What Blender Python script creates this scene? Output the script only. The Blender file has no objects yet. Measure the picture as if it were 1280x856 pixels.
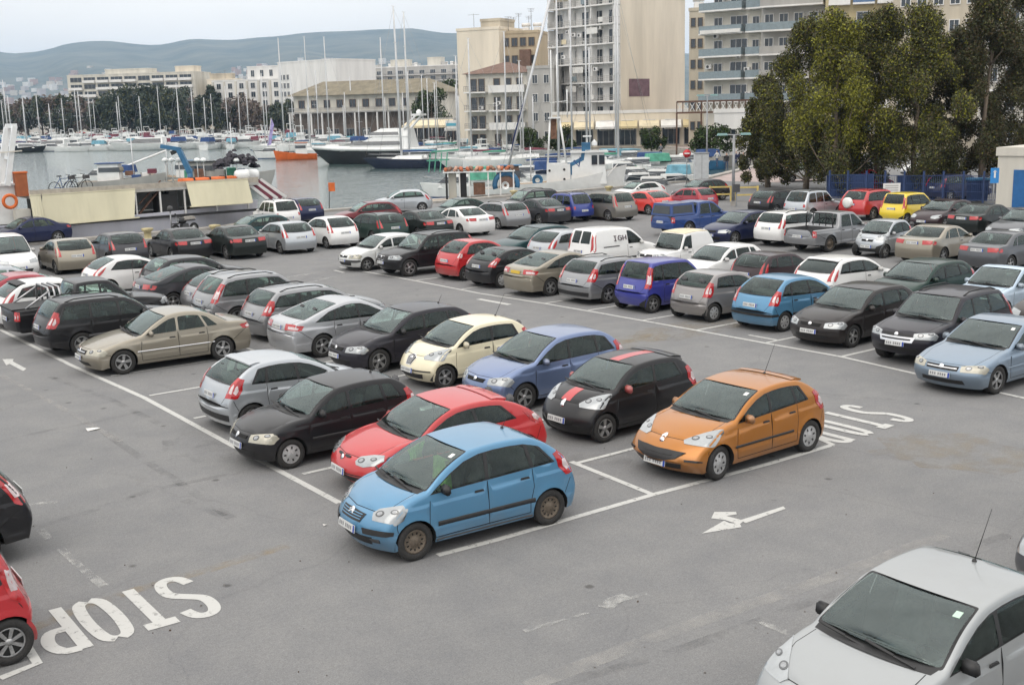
import bpy, bmesh, math, random
import numpy as np
from mathutils import Vector, Matrix
from mathutils.geometry import delaunay_2d_cdt
random.seed(7)
R = math.radians
sc = bpy.context.scene
COL = sc.collection

# ------------------------------------------------------------------ camera, sky, sun, exposure
FPX, PITCH, ROLL, YAW, HC = 1448.284, R(11.379513), R(-1.445464), R(-36.484338), 6.55
_c, _s = math.cos(YAW), math.sin(YAW)
R0 = Vector((_c, _s, 0)); FH = Vector((-_s, _c, 0)); UPV = Vector((0, 0, 1))
F0 = FH * math.cos(PITCH) - UPV * math.sin(PITCH)
U0 = FH * math.sin(PITCH) + UPV * math.cos(PITCH)
RR = R0 * math.cos(ROLL) + U0 * math.sin(ROLL)
UU = U0 * math.cos(ROLL) - R0 * math.sin(ROLL)
cam_d = bpy.data.cameras.new('camera'); cam = bpy.data.objects.new('camera', cam_d); COL.objects.link(cam)
cam.matrix_world = Matrix(((RR.x, UU.x, -F0.x, 0), (RR.y, UU.y, -F0.y, 0), (RR.z, UU.z, -F0.z, HC), (0, 0, 0, 1)))
cam_d.sensor_width = 36; cam_d.lens = FPX / 1280 * 36; cam_d.clip_start = .3; cam_d.clip_end = 30000
sc.camera = cam

SUN_EL, SUN_AZ = R(52), R(200)          # azimuth of the sun direction, measured as atan2(y, x)
world = bpy.data.worlds.new("World"); sc.world = world; world.use_nodes = True
def setup_world():
    nt = world.node_tree; nt.nodes.clear(); N = nt.nodes.new; L = nt.links.new
    out = N('ShaderNodeOutputWorld'); bg = N('ShaderNodeBackground')
    sky = N('ShaderNodeTexSky'); sky.sky_type = 'NISHITA'; sky.sun_disc = False
    sky.sun_elevation = SUN_EL; sky.sun_rotation = math.pi / 2 - SUN_AZ
    sky.air_density = 1.2; sky.dust_density = 4.0; sky.ozone_density = 1.0
    # a closed overcast deck in front of the clear sky: soft uneven cloud
    tc = N('ShaderNodeTexCoord'); mp = N('ShaderNodeMapping'); mp.inputs['Scale'].default_value = (1.2, 1.2, 4.5)
    nz = N('ShaderNodeTexNoise'); nz.inputs['Scale'].default_value = 1.6; nz.inputs['Detail'].default_value = 5; nz.inputs['Roughness'].default_value = .5
    ramp = N('ShaderNodeValToRGB')
    ramp.color_ramp.elements[0].position = .3; ramp.color_ramp.elements[0].color = (7.1, 6.85, 6.5, 1)
    ramp.color_ramp.elements[1].position = .72; ramp.color_ramp.elements[1].color = (9.1, 8.8, 8.35, 1)
    mix = N('ShaderNodeMix'); mix.data_type = 'RGBA'; mix.inputs['Factor'].default_value = .88
    L(tc.outputs['Generated'], mp.inputs['Vector']); L(mp.outputs['Vector'], nz.inputs['Vector']); L(nz.outputs['Fac'], ramp.inputs['Fac'])
    L(sky.outputs['Color'], mix.inputs['A']); L(ramp.outputs['Color'], mix.inputs['B'])
    # an overcast deck is about three times brighter overhead than at the horizon
    sx = N('ShaderNodeSeparateXYZ'); L(tc.outputs['Generated'], sx.inputs['Vector'])
    g1 = N('ShaderNodeMath'); g1.operation = 'MULTIPLY_ADD'; g1.use_clamp = False; g1.inputs[1].default_value = 1.0; g1.inputs[2].default_value = 1.
    c1 = N('ShaderNodeMath'); c1.operation = 'MAXIMUM'; c1.inputs[1].default_value = 0; L(sx.outputs['Z'], c1.inputs[0]); L(c1.outputs[0], g1.inputs[0])
    vm = N('ShaderNodeVectorMath'); vm.operation = 'SCALE'; L(mix.outputs['Result'], vm.inputs[0]); L(g1.outputs[0], vm.inputs['Scale'])
    L(vm.outputs['Vector'], bg.inputs['Color']); bg.inputs['Strength'].default_value = .1
    L(bg.outputs['Background'], out.inputs['Surface'])
setup_world()
sun_d = bpy.data.lights.new('sun', 'SUN'); sun = bpy.data.objects.new('sun', sun_d); COL.objects.link(sun)
sun_d.energy = .6; sun_d.angle = R(50); sun_d.color = (1, .96, .9)
sun.rotation_euler = Vector((math.cos(SUN_EL) * math.cos(SUN_AZ), math.cos(SUN_EL) * math.sin(SUN_AZ), math.sin(SUN_EL))).to_track_quat('Z', 'Y').to_euler()
vs = sc.view_settings; vs.view_transform = 'Standard'; vs.look = 'None'; vs.gamma = 1; vs.use_curve_mapping = False; vs.exposure = .42
sc.cycles.transparent_max_bounces = 24; sc.cycles.max_bounces = 8; sc.cycles.volume_bounces = 1

# ------------------------------------------------------------------ pixel helpers (photograph pixels, 1280 x 856)
def ray(px, py):
    return RR * ((px - 640) / FPX) + UU * (-(py - 428) / FPX) + F0
def gnd(px, py, z=0.):
    d = ray(px, py); t = (z - HC) / d.z
    return Vector((d.x * t, d.y * t, z))
def at(px, py, D):
    """the point D metres ahead (horizontally, along the view) on the ray through a pixel"""
    d = ray(px, py); t = D / d.dot(FH)
    return Vector((d.x * t, d.y * t, HC + d.z * t))
def col_at(px, D, z=0.):
    """the point at height z that stands D metres ahead in picture column px (column taken at the horizon)"""
    p = at(px, 136.5 - (px - 640) * .0252, D); return Vector((p.x, p.y, z))
def mpp(D): return D / FPX            # metres per photo pixel at distance D

# ------------------------------------------------------------------ object helpers
def tag(o, label=None, cat=None, group=None, kind=None):
    if label: o['label'] = label
    if cat: o['category'] = cat
    if group: o['group'] = group
    if kind: o['kind'] = kind
    return o
def thing(name, label, cat, loc=(0, 0, 0), rz=0, group=None):
    o = bpy.data.objects.new(name, None); COL.objects.link(o); o.location = loc; o.rotation_euler = (0, 0, rz)
    o.empty_display_size = .2
    return tag(o, label, cat, group)
def link(name, me, parent=None, loc=None, rot=None, scale=None):
    o = bpy.data.objects.new(name, me); COL.objects.link(o)
    if parent: o.parent = parent
    if loc is not None: o.location = loc
    if rot is not None: o.rotation_euler = rot
    if scale is not None: o.scale = scale
    return o
def mesh_from(name, V, F, mats, fm=None, smooth=False, sharp=None, merge=0):
    me = bpy.data.meshes.new(name); me.from_pydata([tuple(v) for v in V], [], F)
    for m in mats: me.materials.append(m)
    if fm is not None: me.polygons.foreach_set('material_index', fm)
    if smooth: me.polygons.foreach_set('use_smooth', [True] * len(me.polygons))
    if merge:
        bm = bmesh.new(); bm.from_mesh(me); bmesh.ops.remove_doubles(bm, verts=bm.verts, dist=merge); bm.to_mesh(me); bm.free()
    if sharp: me.set_sharp_from_angle(angle=R(sharp))
    me.update(); return me
class MB:
    """collects shapes for ONE mesh"""
    def __init__(s): s.V = []; s.F = []; s.M = []; s.mats = []; s.sm = []
    def mi(s, m):
        if m not in s.mats: s.mats.append(m)
        return s.mats.index(m)
    def add(s, V, F, m, smooth=False):
        b = len(s.V); s.V += [tuple(v) for v in V]; i = s.mi(m)
        for f in F: s.F.append([b + k for k in f]); s.M.append(i); s.sm.append(smooth)
    def box(s, c, d, m, rz=0, M=None, taper=1.):
        x, y, z = d[0] / 2, d[1] / 2, d[2] / 2
        V = [Vector((sx * x * (taper if sz > 0 else 1), sy * y * (taper if sz > 0 else 1), sz * z)) for sz in (-1, 1) for sy in (-1, 1) for sx in (-1, 1)]
        if rz: q = Matrix.Rotation(rz, 3, 'Z'); V = [q @ v for v in V]
        if M is not None: V = [M @ v for v in V]
        V = [v + Vector(c) for v in V]
        s.add(V, [(0, 2, 3, 1), (4, 5, 7, 6), (0, 1, 5, 4), (2, 6, 7, 3), (0, 4, 6, 2), (1, 3, 7, 5)], m)
    def bar(s, a, b, w, m, h=None):
        a, b = Vector(a), Vector(b); d = b - a; h = h or w
        if d.length < 1e-6: return
        z = d.normalized(); up = Vector((0, 0, 1)) if abs(z.z) < .95 else Vector((1, 0, 0)); x = z.cross(up).normalized(); y = x.cross(z)
        V = [p + x * (sx * w / 2) + y * (sy * h / 2) for p in (a, b) for sx, sy in ((-1, -1), (1, -1), (1, 1), (-1, 1))]
        s.add(V, [(3, 2, 1, 0), (4, 5, 6, 7), (0, 1, 5, 4), (1, 2, 6, 5), (2, 3, 7, 6), (3, 0, 4, 7)], m)
    def tube(s, pts, r, m, n=8, cap=True):
        pts = [Vector(p) for p in pts]; rs = r if isinstance(r, (list, tuple)) else [r] * len(pts)
        b = len(s.V); i = s.mi(m); prev = None
        for k, p in enumerate(pts):
            d = (pts[min(k + 1, len(pts) - 1)] - pts[max(k - 1, 0)]).normalized()
            up = Vector((0, 0, 1)) if abs(d.z) < .9 else Vector((1, 0, 0))
            x = d.cross(up).normalized() if prev is None else (prev - d * prev.dot(d)).normalized(); prev = x; y = d.cross(x)
            for j in range(n):
                a = 2 * math.pi * j / n; s.V.append(tuple(p + x * (math.cos(a) * rs[k]) + y * (math.sin(a) * rs[k])))
        for k in range(len(pts) - 1):
            for j in range(n):
                s.F.append([b + k * n + j, b + k * n + (j + 1) % n, b + (k + 1) * n + (j + 1) % n, b + (k + 1) * n + j]); s.M.append(i); s.sm.append(True)
        if cap:
            s.F.append([b + j for j in range(n)][::-1]); s.M.append(i); s.sm.append(False)
            s.F.append([b + (len(pts) - 1) * n + j for j in range(n)]); s.M.append(i); s.sm.append(False)
    def lathe(s, prof, m, n=24, axis='Z', c=(0, 0, 0), smooth=True):
        """prof: (radius, height) pairs"""
        b = len(s.V); i = s.mi(m); c = Vector(c)
        for (r, h) in prof:
            for j in range(n):
                a = 2 * math.pi * j / n
                p = (r * math.cos(a), r * math.sin(a), h)
                p = p if axis == 'Z' else ((p[0], p[2], p[1]) if axis == 'Y' else (p[2], p[0], p[1]))
                s.V.append(tuple(c + Vector(p)))
        for k in range(len(prof) - 1):
            for j in range(n):
                f = [b + k * n + j, b + k * n + (j + 1) % n, b + (k + 1) * n + (j + 1) % n, b + (k + 1) * n + j]
                if axis == 'Y': f = f[::-1]
                s.F.append(f); s.M.append(i); s.sm.append(smooth)
    def prism(s, poly, z0, z1, m):
        n = len(poly); V = [(p[0], p[1], z0) for p in poly] + [(p[0], p[1], z1) for p in poly]
        s.add(V, [list(range(n))[::-1], list(range(n, 2 * n))] + [(i, (i + 1) % n, n + (i + 1) % n, n + i) for i in range(n)], m)
    def build(s, name, parent=None, loc=None, rz=None, merge=0, sharp=None):
        me = bpy.data.meshes.new(name); me.from_pydata(s.V, [], s.F)
        for m in s.mats: me.materials.append(m)
        me.polygons.foreach_set('material_index', s.M); me.polygons.foreach_set('use_smooth', s.sm)
        if merge:
            bm = bmesh.new(); bm.from_mesh(me); bmesh.ops.remove_doubles(bm, verts=bm.verts, dist=merge); bm.to_mesh(me); bm.free()
        if sharp: me.set_sharp_from_angle(angle=R(sharp))
        me.update()
        return link(name, me, parent, loc, (0, 0, rz) if rz is not None else None)
def children(o): return [c for c in bpy.data.objects if c.parent == o]
def copy_tree(o, parent=None, kids=None):
    c = o.copy(); COL.objects.link(c)
    if parent: c.parent = parent
    for ch in list(o.children): copy_tree(ch, c)
    return c

# ------------------------------------------------------------------ materials
def rgb(r, g, b):
    f = lambda v: (v / 255 / 12.92) if v / 255 <= .04045 else ((v / 255 + .055) / 1.055) ** 2.4
    return (f(r), f(g), f(b), 1)
_mc = {}
def mat(name, col, rough=.6, metal=0., coat=0., vary=.12, scale=3., emit=None, spec=.5, bump=0., bscale=40., alpha=None, streak=False, coord='Object'):
    """Principled surface whose base colour drifts a little with two noises"""
    if name in _mc: return _mc[name]
    m = bpy.data.materials.new(name); m.use_nodes = True; nt = m.node_tree; N = nt.nodes.new; L = nt.links.new
    b = nt.nodes['Principled BSDF']; b.inputs['Roughness'].default_value = rough; b.inputs['Metallic'].default_value = metal
    b.inputs['Coat Weight'].default_value = coat; b.inputs['Coat Roughness'].default_value = .06; b.inputs['Specular IOR Level'].default_value = spec
    if len(col) == 3: col = (*col, 1)
    if vary:
        tc = N('ShaderNodeTexCoord'); nz = N('ShaderNodeTexNoise'); nz.inputs['Scale'].default_value = scale; nz.inputs['Detail'].default_value = 6; nz.inputs['Roughness'].default_value = .65
        src = tc.outputs[coord]
        if streak:
            mp = N('ShaderNodeMapping'); mp.inputs['Scale'].default_value = (1, 1, .12); L(src, mp.inputs['Vector']); src = mp.outputs['Vector']
        L(src, nz.inputs['Vector'])
        rp = N('ShaderNodeValToRGB'); e = rp.color_ramp.elements
        e[0].position = .28; e[0].color = tuple(c * (1 - vary * 1.4) for c in col[:3]) + (1,)
        e[1].position = .74; e[1].color = tuple(min(1, c * (1 + vary)) for c in col[:3]) + (1,)
        L(nz.outputs['Fac'], rp.inputs['Fac']); L(rp.outputs['Color'], b.inputs['Base Color'])
    else: b.inputs['Base Color'].default_value = col
    if bump:
        tc2 = N('ShaderNodeTexCoord'); n2 = N('ShaderNodeTexNoise'); n2.inputs['Scale'].default_value = bscale; n2.inputs['Detail'].default_value = 4
        bp = N('ShaderNodeBump'); bp.inputs['Strength'].default_value = bump; bp.inputs['Distance'].default_value = .02
        L(tc2.outputs[coord], n2.inputs['Vector']); L(n2.outputs['Fac'], bp.inputs['Height']); L(bp.outputs['Normal'], b.inputs['Normal'])
    if emit: b.inputs['Emission Color'].default_value = (*emit[:3], 1); b.inputs['Emission Strength'].default_value = emit[3]
    _mc[name] = m; return m
def paint(name, col, metal=0., rough=.32, coat=.7):
    """car paint with a clear coat, road film in patches, and a dark trimmed inside"""
    key = 'paint_' + name
    if key in _mc: return _mc[key]
    m = bpy.data.materials.new(key); m.use_nodes = True; nt = m.node_tree; N = nt.nodes.new; L = nt.links.new
    b = nt.nodes['Principled BSDF']; out = nt.nodes['Material Output']
    lum = max(col[:3]); dirt = min(1., .18 + lum * 2.2)          # road film shows less on dark paint
    coat = coat * (.45 + .55 * min(1, lum * 3)); b.inputs['Metallic'].default_value = metal; b.inputs['Coat Weight'].default_value = coat; b.inputs['Coat Roughness'].default_value = .03; b.inputs['Specular IOR Level'].default_value = .25 + .25 * min(1, lum * 3)
    tc = N('ShaderNodeTexCoord')
    nz = N('ShaderNodeTexNoise'); nz.inputs['Scale'].default_value = 2.2; nz.inputs['Detail'].default_value = 7; nz.inputs['Roughness'].default_value = .7
    L(tc.outputs['Object'], nz.inputs['Vector'])
    sp = N('ShaderNodeSeparateXYZ'); L(tc.outputs['Object'], sp.inputs['Vector'])
    mr = N('ShaderNodeMapRange'); mr.inputs['From Min'].default_value = .55; mr.inputs['From Max'].default_value = .12; mr.inputs['To Min'].default_value = 0; mr.inputs['To Max'].default_value = .75 * dirt
    L(sp.outputs['Z'], mr.inputs['Value'])
    ad = N('ShaderNodeMath'); ad.operation = 'MULTIPLY_ADD'; L(mr.outputs['Result'], ad.inputs[0]); L(nz.outputs['Fac'], ad.inputs[1]); ad.inputs[2].default_value = 0
    fl = N('ShaderNodeMapRange'); fl.inputs['From Min'].default_value = .45; fl.inputs['From Max'].default_value = .8; fl.inputs['To Max'].default_value = .10 * dirt
    L(nz.outputs['Fac'], fl.inputs['Value'])
    a2 = N('ShaderNodeMath'); a2.operation = 'ADD'; L(ad.outputs[0], a2.inputs[0]); L(fl.outputs['Result'], a2.inputs[1])
    mx = N('ShaderNodeMix'); mx.data_type = 'RGBA'; mx.inputs['A'].default_value = col; mx.inputs['B'].default_value = (.20, .185, .165, 1)
    L(a2.outputs[0], mx.inputs['Factor']); L(mx.outputs['Result'], b.inputs['Base Color'])
    r2 = N('ShaderNodeMath'); r2.operation = 'MULTIPLY_ADD'; L(a2.outputs[0], r2.inputs[0]); r2.inputs[1].default_value = .4; r2.inputs[2].default_value = rough; L(r2.outputs[0], b.inputs['Roughness'])
    dk = N('ShaderNodeBsdfDiffuse'); dk.inputs['Color'].default_value = (.09, .09, .088, 1)
    geo = N('ShaderNodeNewGeometry'); ms = N('ShaderNodeMixShader'); L(geo.outputs['Backfacing'], ms.inputs['Fac']); L(b.outputs[0], ms.inputs[1]); L(dk.outputs[0], ms.inputs[2]); L(ms.outputs[0], out.inputs['Surface'])
    _mc[key] = m; return m
def glass(name, tint, ior=1.55, rough=.015):
    if name in _mc: return _mc[name]
    m = bpy.data.materials.new(name); m.use_nodes = True; nt = m.node_tree; nt.nodes.clear(); N = nt.nodes.new; L = nt.links.new
    out = N('ShaderNodeOutputMaterial'); tr = N('ShaderNodeBsdfTransparent'); tr.inputs['Color'].default_value = (*tint, 1)
    gl = N('ShaderNodeBsdfGlossy'); gl.inputs['Roughness'].default_value = rough; gl.inputs['Color'].default_value = (.84, .97, .96, 1)
    df = N('ShaderNodeBsdfDiffuse'); df.inputs['Color'].default_value = (.26, .28, .27, 1)     # thin dust film
    nz = N('ShaderNodeTexNoise'); nz.inputs['Scale'].default_value = 5; nz.inputs['Detail'].default_value = 5; tc = N('ShaderNodeTexCoord'); L(tc.outputs['Object'], nz.inputs['Vector'])
    mr = N('ShaderNodeMapRange'); mr.inputs['From Min'].default_value = .3; mr.inputs['From Max'].default_value = .8; mr.inputs['To Min'].default_value = .0; mr.inputs['To Max'].default_value = .06
    L(nz.outputs['Fac'], mr.inputs['Value'])
    m0 = N('ShaderNodeMixShader'); L(mr.outputs['Result'], m0.inputs['Fac']); L(tr.outputs[0], m0.inputs[1]); L(df.outputs[0], m0.inputs[2])
    fr = N('ShaderNodeFresnel'); fr.inputs['IOR'].default_value = ior
    ms = N('ShaderNodeMixShader'); L(fr.outputs[0], ms.inputs['Fac']); L(m0.outputs[0], ms.inputs[1]); L(gl.outputs[0], ms.inputs[2]); L(ms.outputs[0], out.inputs['Surface'])
    _mc[name] = m; return m
M_BLACK = mat('black_plastic', (.018, .018, .019), .55, vary=.25, scale=8)
M_GREYPL = mat('grey_plastic', (.06, .06, .062), .6, vary=.2, scale=8)
M_GAP = mat('panel_gap', (.008, .008, .008), .9, vary=0)
M_TYRE = mat('tyre_rubber', (.028, .027, .026), .85, vary=.35, scale=14)
M_RIM = mat('alloy_rim', (.42, .42, .42), .38, .75, vary=.25, scale=10)
M_CAP = mat('silver_hubcap', (.46, .46, .46), .45, .3, vary=.25, scale=10)
M_STEEL = mat('dusty_steel_wheel', (.16, .13, .10), .6, .4, vary=.35, scale=10)
M_RIMDK = mat('brake_shadow_disc', (.03, .03, .03), .7, vary=.2)
M_CHROME = mat('chrome', (.75, .75, .76), .12, 1., vary=.05)
M_PLATE = mat('number_plate_white', (.58, .59, .58), .5, vary=.08, scale=8)
M_PLATEY = mat('number_plate_yellow', (.62, .42, .05), .5, vary=.15, scale=20)
M_SEAT = mat('seat_cloth', (.10, .10, .105), .9, vary=.25, scale=10)
M_SEATG = mat('seat_cloth_grey', (.24, .24, .24), .9, vary=.25, scale=10)
M_DASH = mat('dashboard_plastic', (.075, .077, .078), .7, vary=.2)
M_CLOTH = mat('hi_vis_green_cloth', (.22, .5, .08), .9, vary=.3, scale=12)
M_LAMP = mat('headlamp_clear', (.35, .37, .38), .08, .3, coat=1., vary=.12, scale=6)
M_LAMPD = mat('headlamp_dusty', (.42, .40, .33), .2, .15, coat=.6, vary=.15, scale=6)
M_BOWLC = mat('lamp_bowl', (.34, .35, .36), .3, .7, coat=.5, vary=.3, scale=40)
M_BOWL = mat('lamp_bowl_dark', (.10, .105, .11), .15, .6, coat=1., vary=.3, scale=30)
M_RED = mat('tail_lamp_red', (.42, .012, .015), .12, 0, coat=1., vary=.3, scale=14)
M_REDW = mat('tail_lamp_clear', (.62, .52, .52), .12, .2, coat=1., vary=.2, scale=14)
M_AMBER = mat('indicator_amber', (.6, .18, .02), .12, coat=1., vary=.2, scale=14)
M_GLASS = glass('car_glass_green', (.56, .68, .62), 1.5)
M_GLASSD = glass('car_glass_privacy', (.10, .11, .12), 1.6)
M_GLASSW = glass('windscreen_glass', (.66, .80, .75), 1.9)
M_GLASSV = glass('windscreen_violet', (.42, .40, .55), 1.9)
M_WHITEP = mat('white_paint', (.74, .74, .72), .45, vary=.08)
# ------------------------------------------------------------------ car library
def inpoly(P, poly):
    x, y = P[:, 0], P[:, 1]; c = np.zeros(len(P), bool); n = len(poly); j = n - 1
    for i in range(n):
        xi, yi = poly[i]; xj, yj = poly[j]
        cond = ((yi > y) != (yj > y))
        if cond.any():
            xs = (xj - xi) * (y - yi) / ((yj - yi) if yj != yi else 1e-12) + xi
            c ^= cond & (x < xs)
        j = i
    return c
def round_poly(poly, r):
    out = []; n = len(poly)
    for i in range(n):
        a, b, c = np.array(poly[i - 1], float), np.array(poly[i], float), np.array(poly[(i + 1) % n], float)
        u, v = a - b, c - b; lu, lv = np.linalg.norm(u), np.linalg.norm(v)
        if lu < 1e-6 or lv < 1e-6: continue
        cosang = (u @ v) / lu / lv
        if cosang < -.9: out.append(tuple(b)); continue
        k = min(r, lu * .45, lv * .45); p, q = b + u / lu * k, b + v / lv * k
        for t in (0, .33, .67, 1): out.append(tuple((1 - t) ** 2 * p + 2 * t * (1 - t) * b + t * t * q))
    return out
def strip(pts, w):
    pts = [np.array(p, float) for p in pts]; L_, R_ = [], []
    for k, p in enumerate(pts):
        d = pts[min(k + 1, len(pts) - 1)] - pts[max(k - 1, 0)]; d = d / np.linalg.norm(d); n = np.array([-d[1], d[0]]) * w / 2
        L_.append(tuple(p + n)); R_.append(tuple(p - n))
    return L_ + R_[::-1]
def cdt(outer, loops, grid):
    """triangulates outer; returns points, triangles and for each triangle the index of the last loop that holds it (-1: none)"""
    V, E = [], []
    for poly in [outer] + loops:
        b = len(V); V += [Vector((float(p[0]), float(p[1]))) for p in poly]; n = len(poly)
        E += [(b + i, b + (i + 1) % n) for i in range(n)]
    g = np.array(grid, float).reshape(-1, 2)
    if len(g): g = g[inpoly(g, outer)]
    V += [Vector((float(p[0]), float(p[1]))) for p in g]
    ov, oe, of, *_ = delaunay_2d_cdt(V, E, [], 0, 1e-6)
    P = np.array([(v.x, v.y) for v in ov]); T = np.array([f for f in of if len(f) == 3])
    C = P[T].mean(1); a = (P[T[:, 1]] - P[T[:, 0]]); b = (P[T[:, 2]] - P[T[:, 0]]); area = a[:, 0] * b[:, 1] - a[:, 1] * b[:, 0]
    keep = inpoly(C, outer) & (np.abs(area) > 1e-9); T, C = T[keep], C[keep]
    idx = np.full(len(T), -1)
    for k, poly in enumerate(loops): idx[inpoly(C, poly)] = k
    return P, T, idx

class Shape:
    """the analytic surface of one car body: top sheet T(s, q) over the centre line and side sheet y = E(x, z)"""
    def __init__(s, sp):
        s.__dict__.update(sp); L = s.L
        V = sp['prof']; names = ['b0', 'b1', 'n', 'c', 'h', 'r', 'g', 't', 'e', 'e0']
        bow = sp.get('bow', [.26, .27, .24, .13, .08, -.03, -.06, -.09, -.13, -.12])
        crn = sp.get('crn', [.0, .0, .025, .025, .02, .025, .02, .01, .0, .0])
        rad = sp.get('rad', [.05, .06, .07, .05, .05, .055, .05, .05, .06, .05])
        sag = sp.get('sag', [.0, .02, .035, .035, .045, .02, .0, .01, .0])
        px, pz, pb, pc, pr, mk = [], [], [], [], [], []
        acc = 0; s.S = {}
        for i in range(len(V) - 1):
            a, b = np.array(V[i]), np.array(V[i + 1]); d = b - a; l = np.hypot(*d); n = np.array([d[1], -d[0]]) / l     # outward is left of travel; x runs rearward here
            n = np.array([-d[1], d[0]]) / l
            m = max(2, int(l / .012)); s.S[names[i]] = acc
            for k in range(m):
                t = k / m; q = a + d * t + n * sag[i] * 4 * t * (1 - t)
                px.append(q[0]); pz.append(q[1]); w = t
                pb.append(bow[i] * (1 - w) + bow[i + 1] * w); pc.append(crn[i] * (1 - w) + crn[i + 1] * w); pr.append(rad[i] * (1 - w) + rad[i + 1] * w); mk.append(acc + l * t)
            acc += l
        s.S[names[-1]] = acc; px.append(V[-1][0]); pz.append(V[-1][1]); pb.append(bow[-1]); pc.append(crn[-1]); pr.append(rad[-1]); mk.append(acc)
        s.ss = np.array(mk); s.tot = acc
        def sm(a, sig):
            a = np.array(a, float); k = np.arange(-int(sig * 3), int(sig * 3) + 1); w = np.exp(-.5 * (k / sig) ** 2); w /= w.sum()
            n = len(k) // 2; e = np.concatenate([2 * a[0] - a[n:0:-1], a, 2 * a[-1] - a[-2:-n - 2:-1]]); return np.convolve(e, w, 'valid')
        sg = sp.get('soft', 4.5)
        s.px = L / 2 - sm(px, sg); s.pz = sm(pz, sg); s.pb = sm(pb, 8); s.pc = sm(pc, 8); s.pr = sm(pr, 8)
        tx, tz = np.gradient(s.px), np.gradient(s.pz); l = np.hypot(tx, tz) + 1e-9
        s.nx, s.nz = -tz / l, tx / l
        s.ex = s.px - s.pb + s.nx * (s.pc + s.pr); s.ez = s.pz + s.nz * (s.pc + s.pr)
        o = np.argsort(s.ex); s._ox, s._oz = s.ex[o], s.ez[o]
    def zb(s, x):
        d = s.L / 2 - np.asarray(x, float); return np.interp(d, [s.prof[3][0], s.L - .3], [s.belt[0], s.belt[1]])
    def E(s, x, z):
        x, z = np.asarray(x, float), np.asarray(z, float); d = s.L / 2 - x
        tf, tr = np.clip((s.pf - d) / s.pf, 0, 1), np.clip((d - (s.L - s.pr_)) / s.pr_, 0, 1)
        plan = 1 - s.af * tf ** 2.2 - s.ar * tr ** 2.2
        zb = s.zb(x); w = s.W / 2 * plan
        lo = np.clip((.60 - z) / .4, 0, 1.2); up = np.clip((z - .60) / np.maximum(zb - .60, .05), 0, 1)
        w = w - .035 * lo ** 2 - s.shl * up ** 2
        w = w - .016 * np.clip((z - (zb - .165)) / .03, 0, 1) + .012 * np.clip((.47 - z) / .03, 0, 1) * np.clip((z - .22) / .1, 0, 1)
        ab = np.maximum(z - zb, 0); w = w - s.tum * (np.sqrt(ab ** 2 + .0036) - .06) 
        if s.flare:
            for xw in s.xw:
                dd = np.hypot(x - xw, z - s.wr); w = w + s.flare * np.exp(-((dd - s.wr - .05) / .06) ** 2)
        return w
    def T(s, S, q):
        S, q = np.asarray(S, float), np.asarray(q, float); f = lambda a: np.interp(S, s.ss, a)
        x, z, b, c, r, nx, nz, ex, ez = map(f, (s.px, s.pz, s.pb, s.pc, s.pr, s.nx, s.nz, s.ex, s.ez))
        e = s.E(ex, ez); qa = np.minimum(np.abs(q), 1); q0 = 1 - np.minimum(r / e, .5); u = np.clip((qa - q0) / (1 - q0), 0, 1)
        drop = c * qa ** 2 + r * (1 - np.sqrt(np.maximum(1 - u * u, 0)))
        X = x - b * qa ** 2.2 + nx * drop; Z = z + nz * drop; Y = np.sign(q) * qa * e
        k = np.maximum(np.abs(q) - 1, 0)             # past the edge: on along the side
        fr = np.where(S < s.S['h'], -1., 1.); X2 = ex + fr * k; X = np.where(k > 0, X2, X); Z = np.where(k > 0, ez - .0 * k, Z); Y = np.where(k > 0, np.sign(q) * s.E(X2, ez), Y)
        return np.stack([X, Y, Z], -1)
    def side(s, x, z, sgn=1):
        return np.stack([x, sgn * s.E(x, z), z], -1)

def tri_mesh(name, P3, T, mats, fm=None, merge=0, sharp=None, smooth=True):
    used = np.unique(T); mp = -np.ones(len(P3), int); mp[used] = np.arange(len(used))
    return mesh_from(name, P3[used], mp[T].tolist(), mats, fm, smooth, sharp, merge)
def patch(name, fn, poly, mat_, off=.006, step=.05, center=(0, 0, .6), thick=0):
    """a thin panel lying on the surface fn(u, v), outline poly in its own parameters"""
    P = np.array(poly); a, b = P.min(0), P.max(0)
    g = [(u, v) for u in np.arange(a[0] + step, b[0] - step * .3, step) for v in np.arange(a[1] + step, b[1] - step * .3, step)]
    dense = []
    for i in range(len(poly)):
        p, q = np.array(poly[i]), np.array(poly[(i + 1) % len(poly)]); n = max(1, int(np.linalg.norm(q - p) / step))
        dense += [tuple(p + (q - p) * k / n) for k in range(n)]
    Q, T, _ = cdt(dense, [], g); P3 = fn(Q[:, 0], Q[:, 1])
    n = np.cross(P3[T[:, 1]] - P3[T[:, 0]], P3[T[:, 2]] - P3[T[:, 0]]); vn = np.zeros_like(P3)
    for k in range(3): np.add.at(vn, T[:, k], n)
    vn /= np.linalg.norm(vn, axis=1)[:, None] + 1e-12
    m = vn.mean(0); c = P3.mean(0) - np.array(center)
    if m @ c < 0: vn = -vn; T = T[:, ::-1]
    top = P3 + vn * off
    nb = len(dense); V = np.concatenate([top, P3[:nb] - vn[:nb] * .01]); nt = len(top)
    F = T.tolist(); flip = 1 if (np.cross(np.append(np.array(dense[1]) - np.array(dense[0]), 0), np.append(np.array(dense[2 % nb]) - np.array(dense[0]), 0))[2] > 0) else -1
    F += [[i, (i + 1) % nb, nt + (i + 1) % nb, nt + i] for i in range(nb)]
    return mesh_from(name, V, F, [mat_], None, True, 35)

SPEC = {}
def spec(key, base=None, **k):
    d = dict(SPEC[base]) if base else dict(af=.13, ar=.09, pf=.85, pr_=.7, shl=.03, tum=.36, flare=.014, belt=(.92, 1.0), trim=True, wins=[], rearlamp='hatch', lamp='swept', grille='mouth', rim='alloy5', soft=3.2, vent=True)
    d.update(k); SPEC[key] = d
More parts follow.
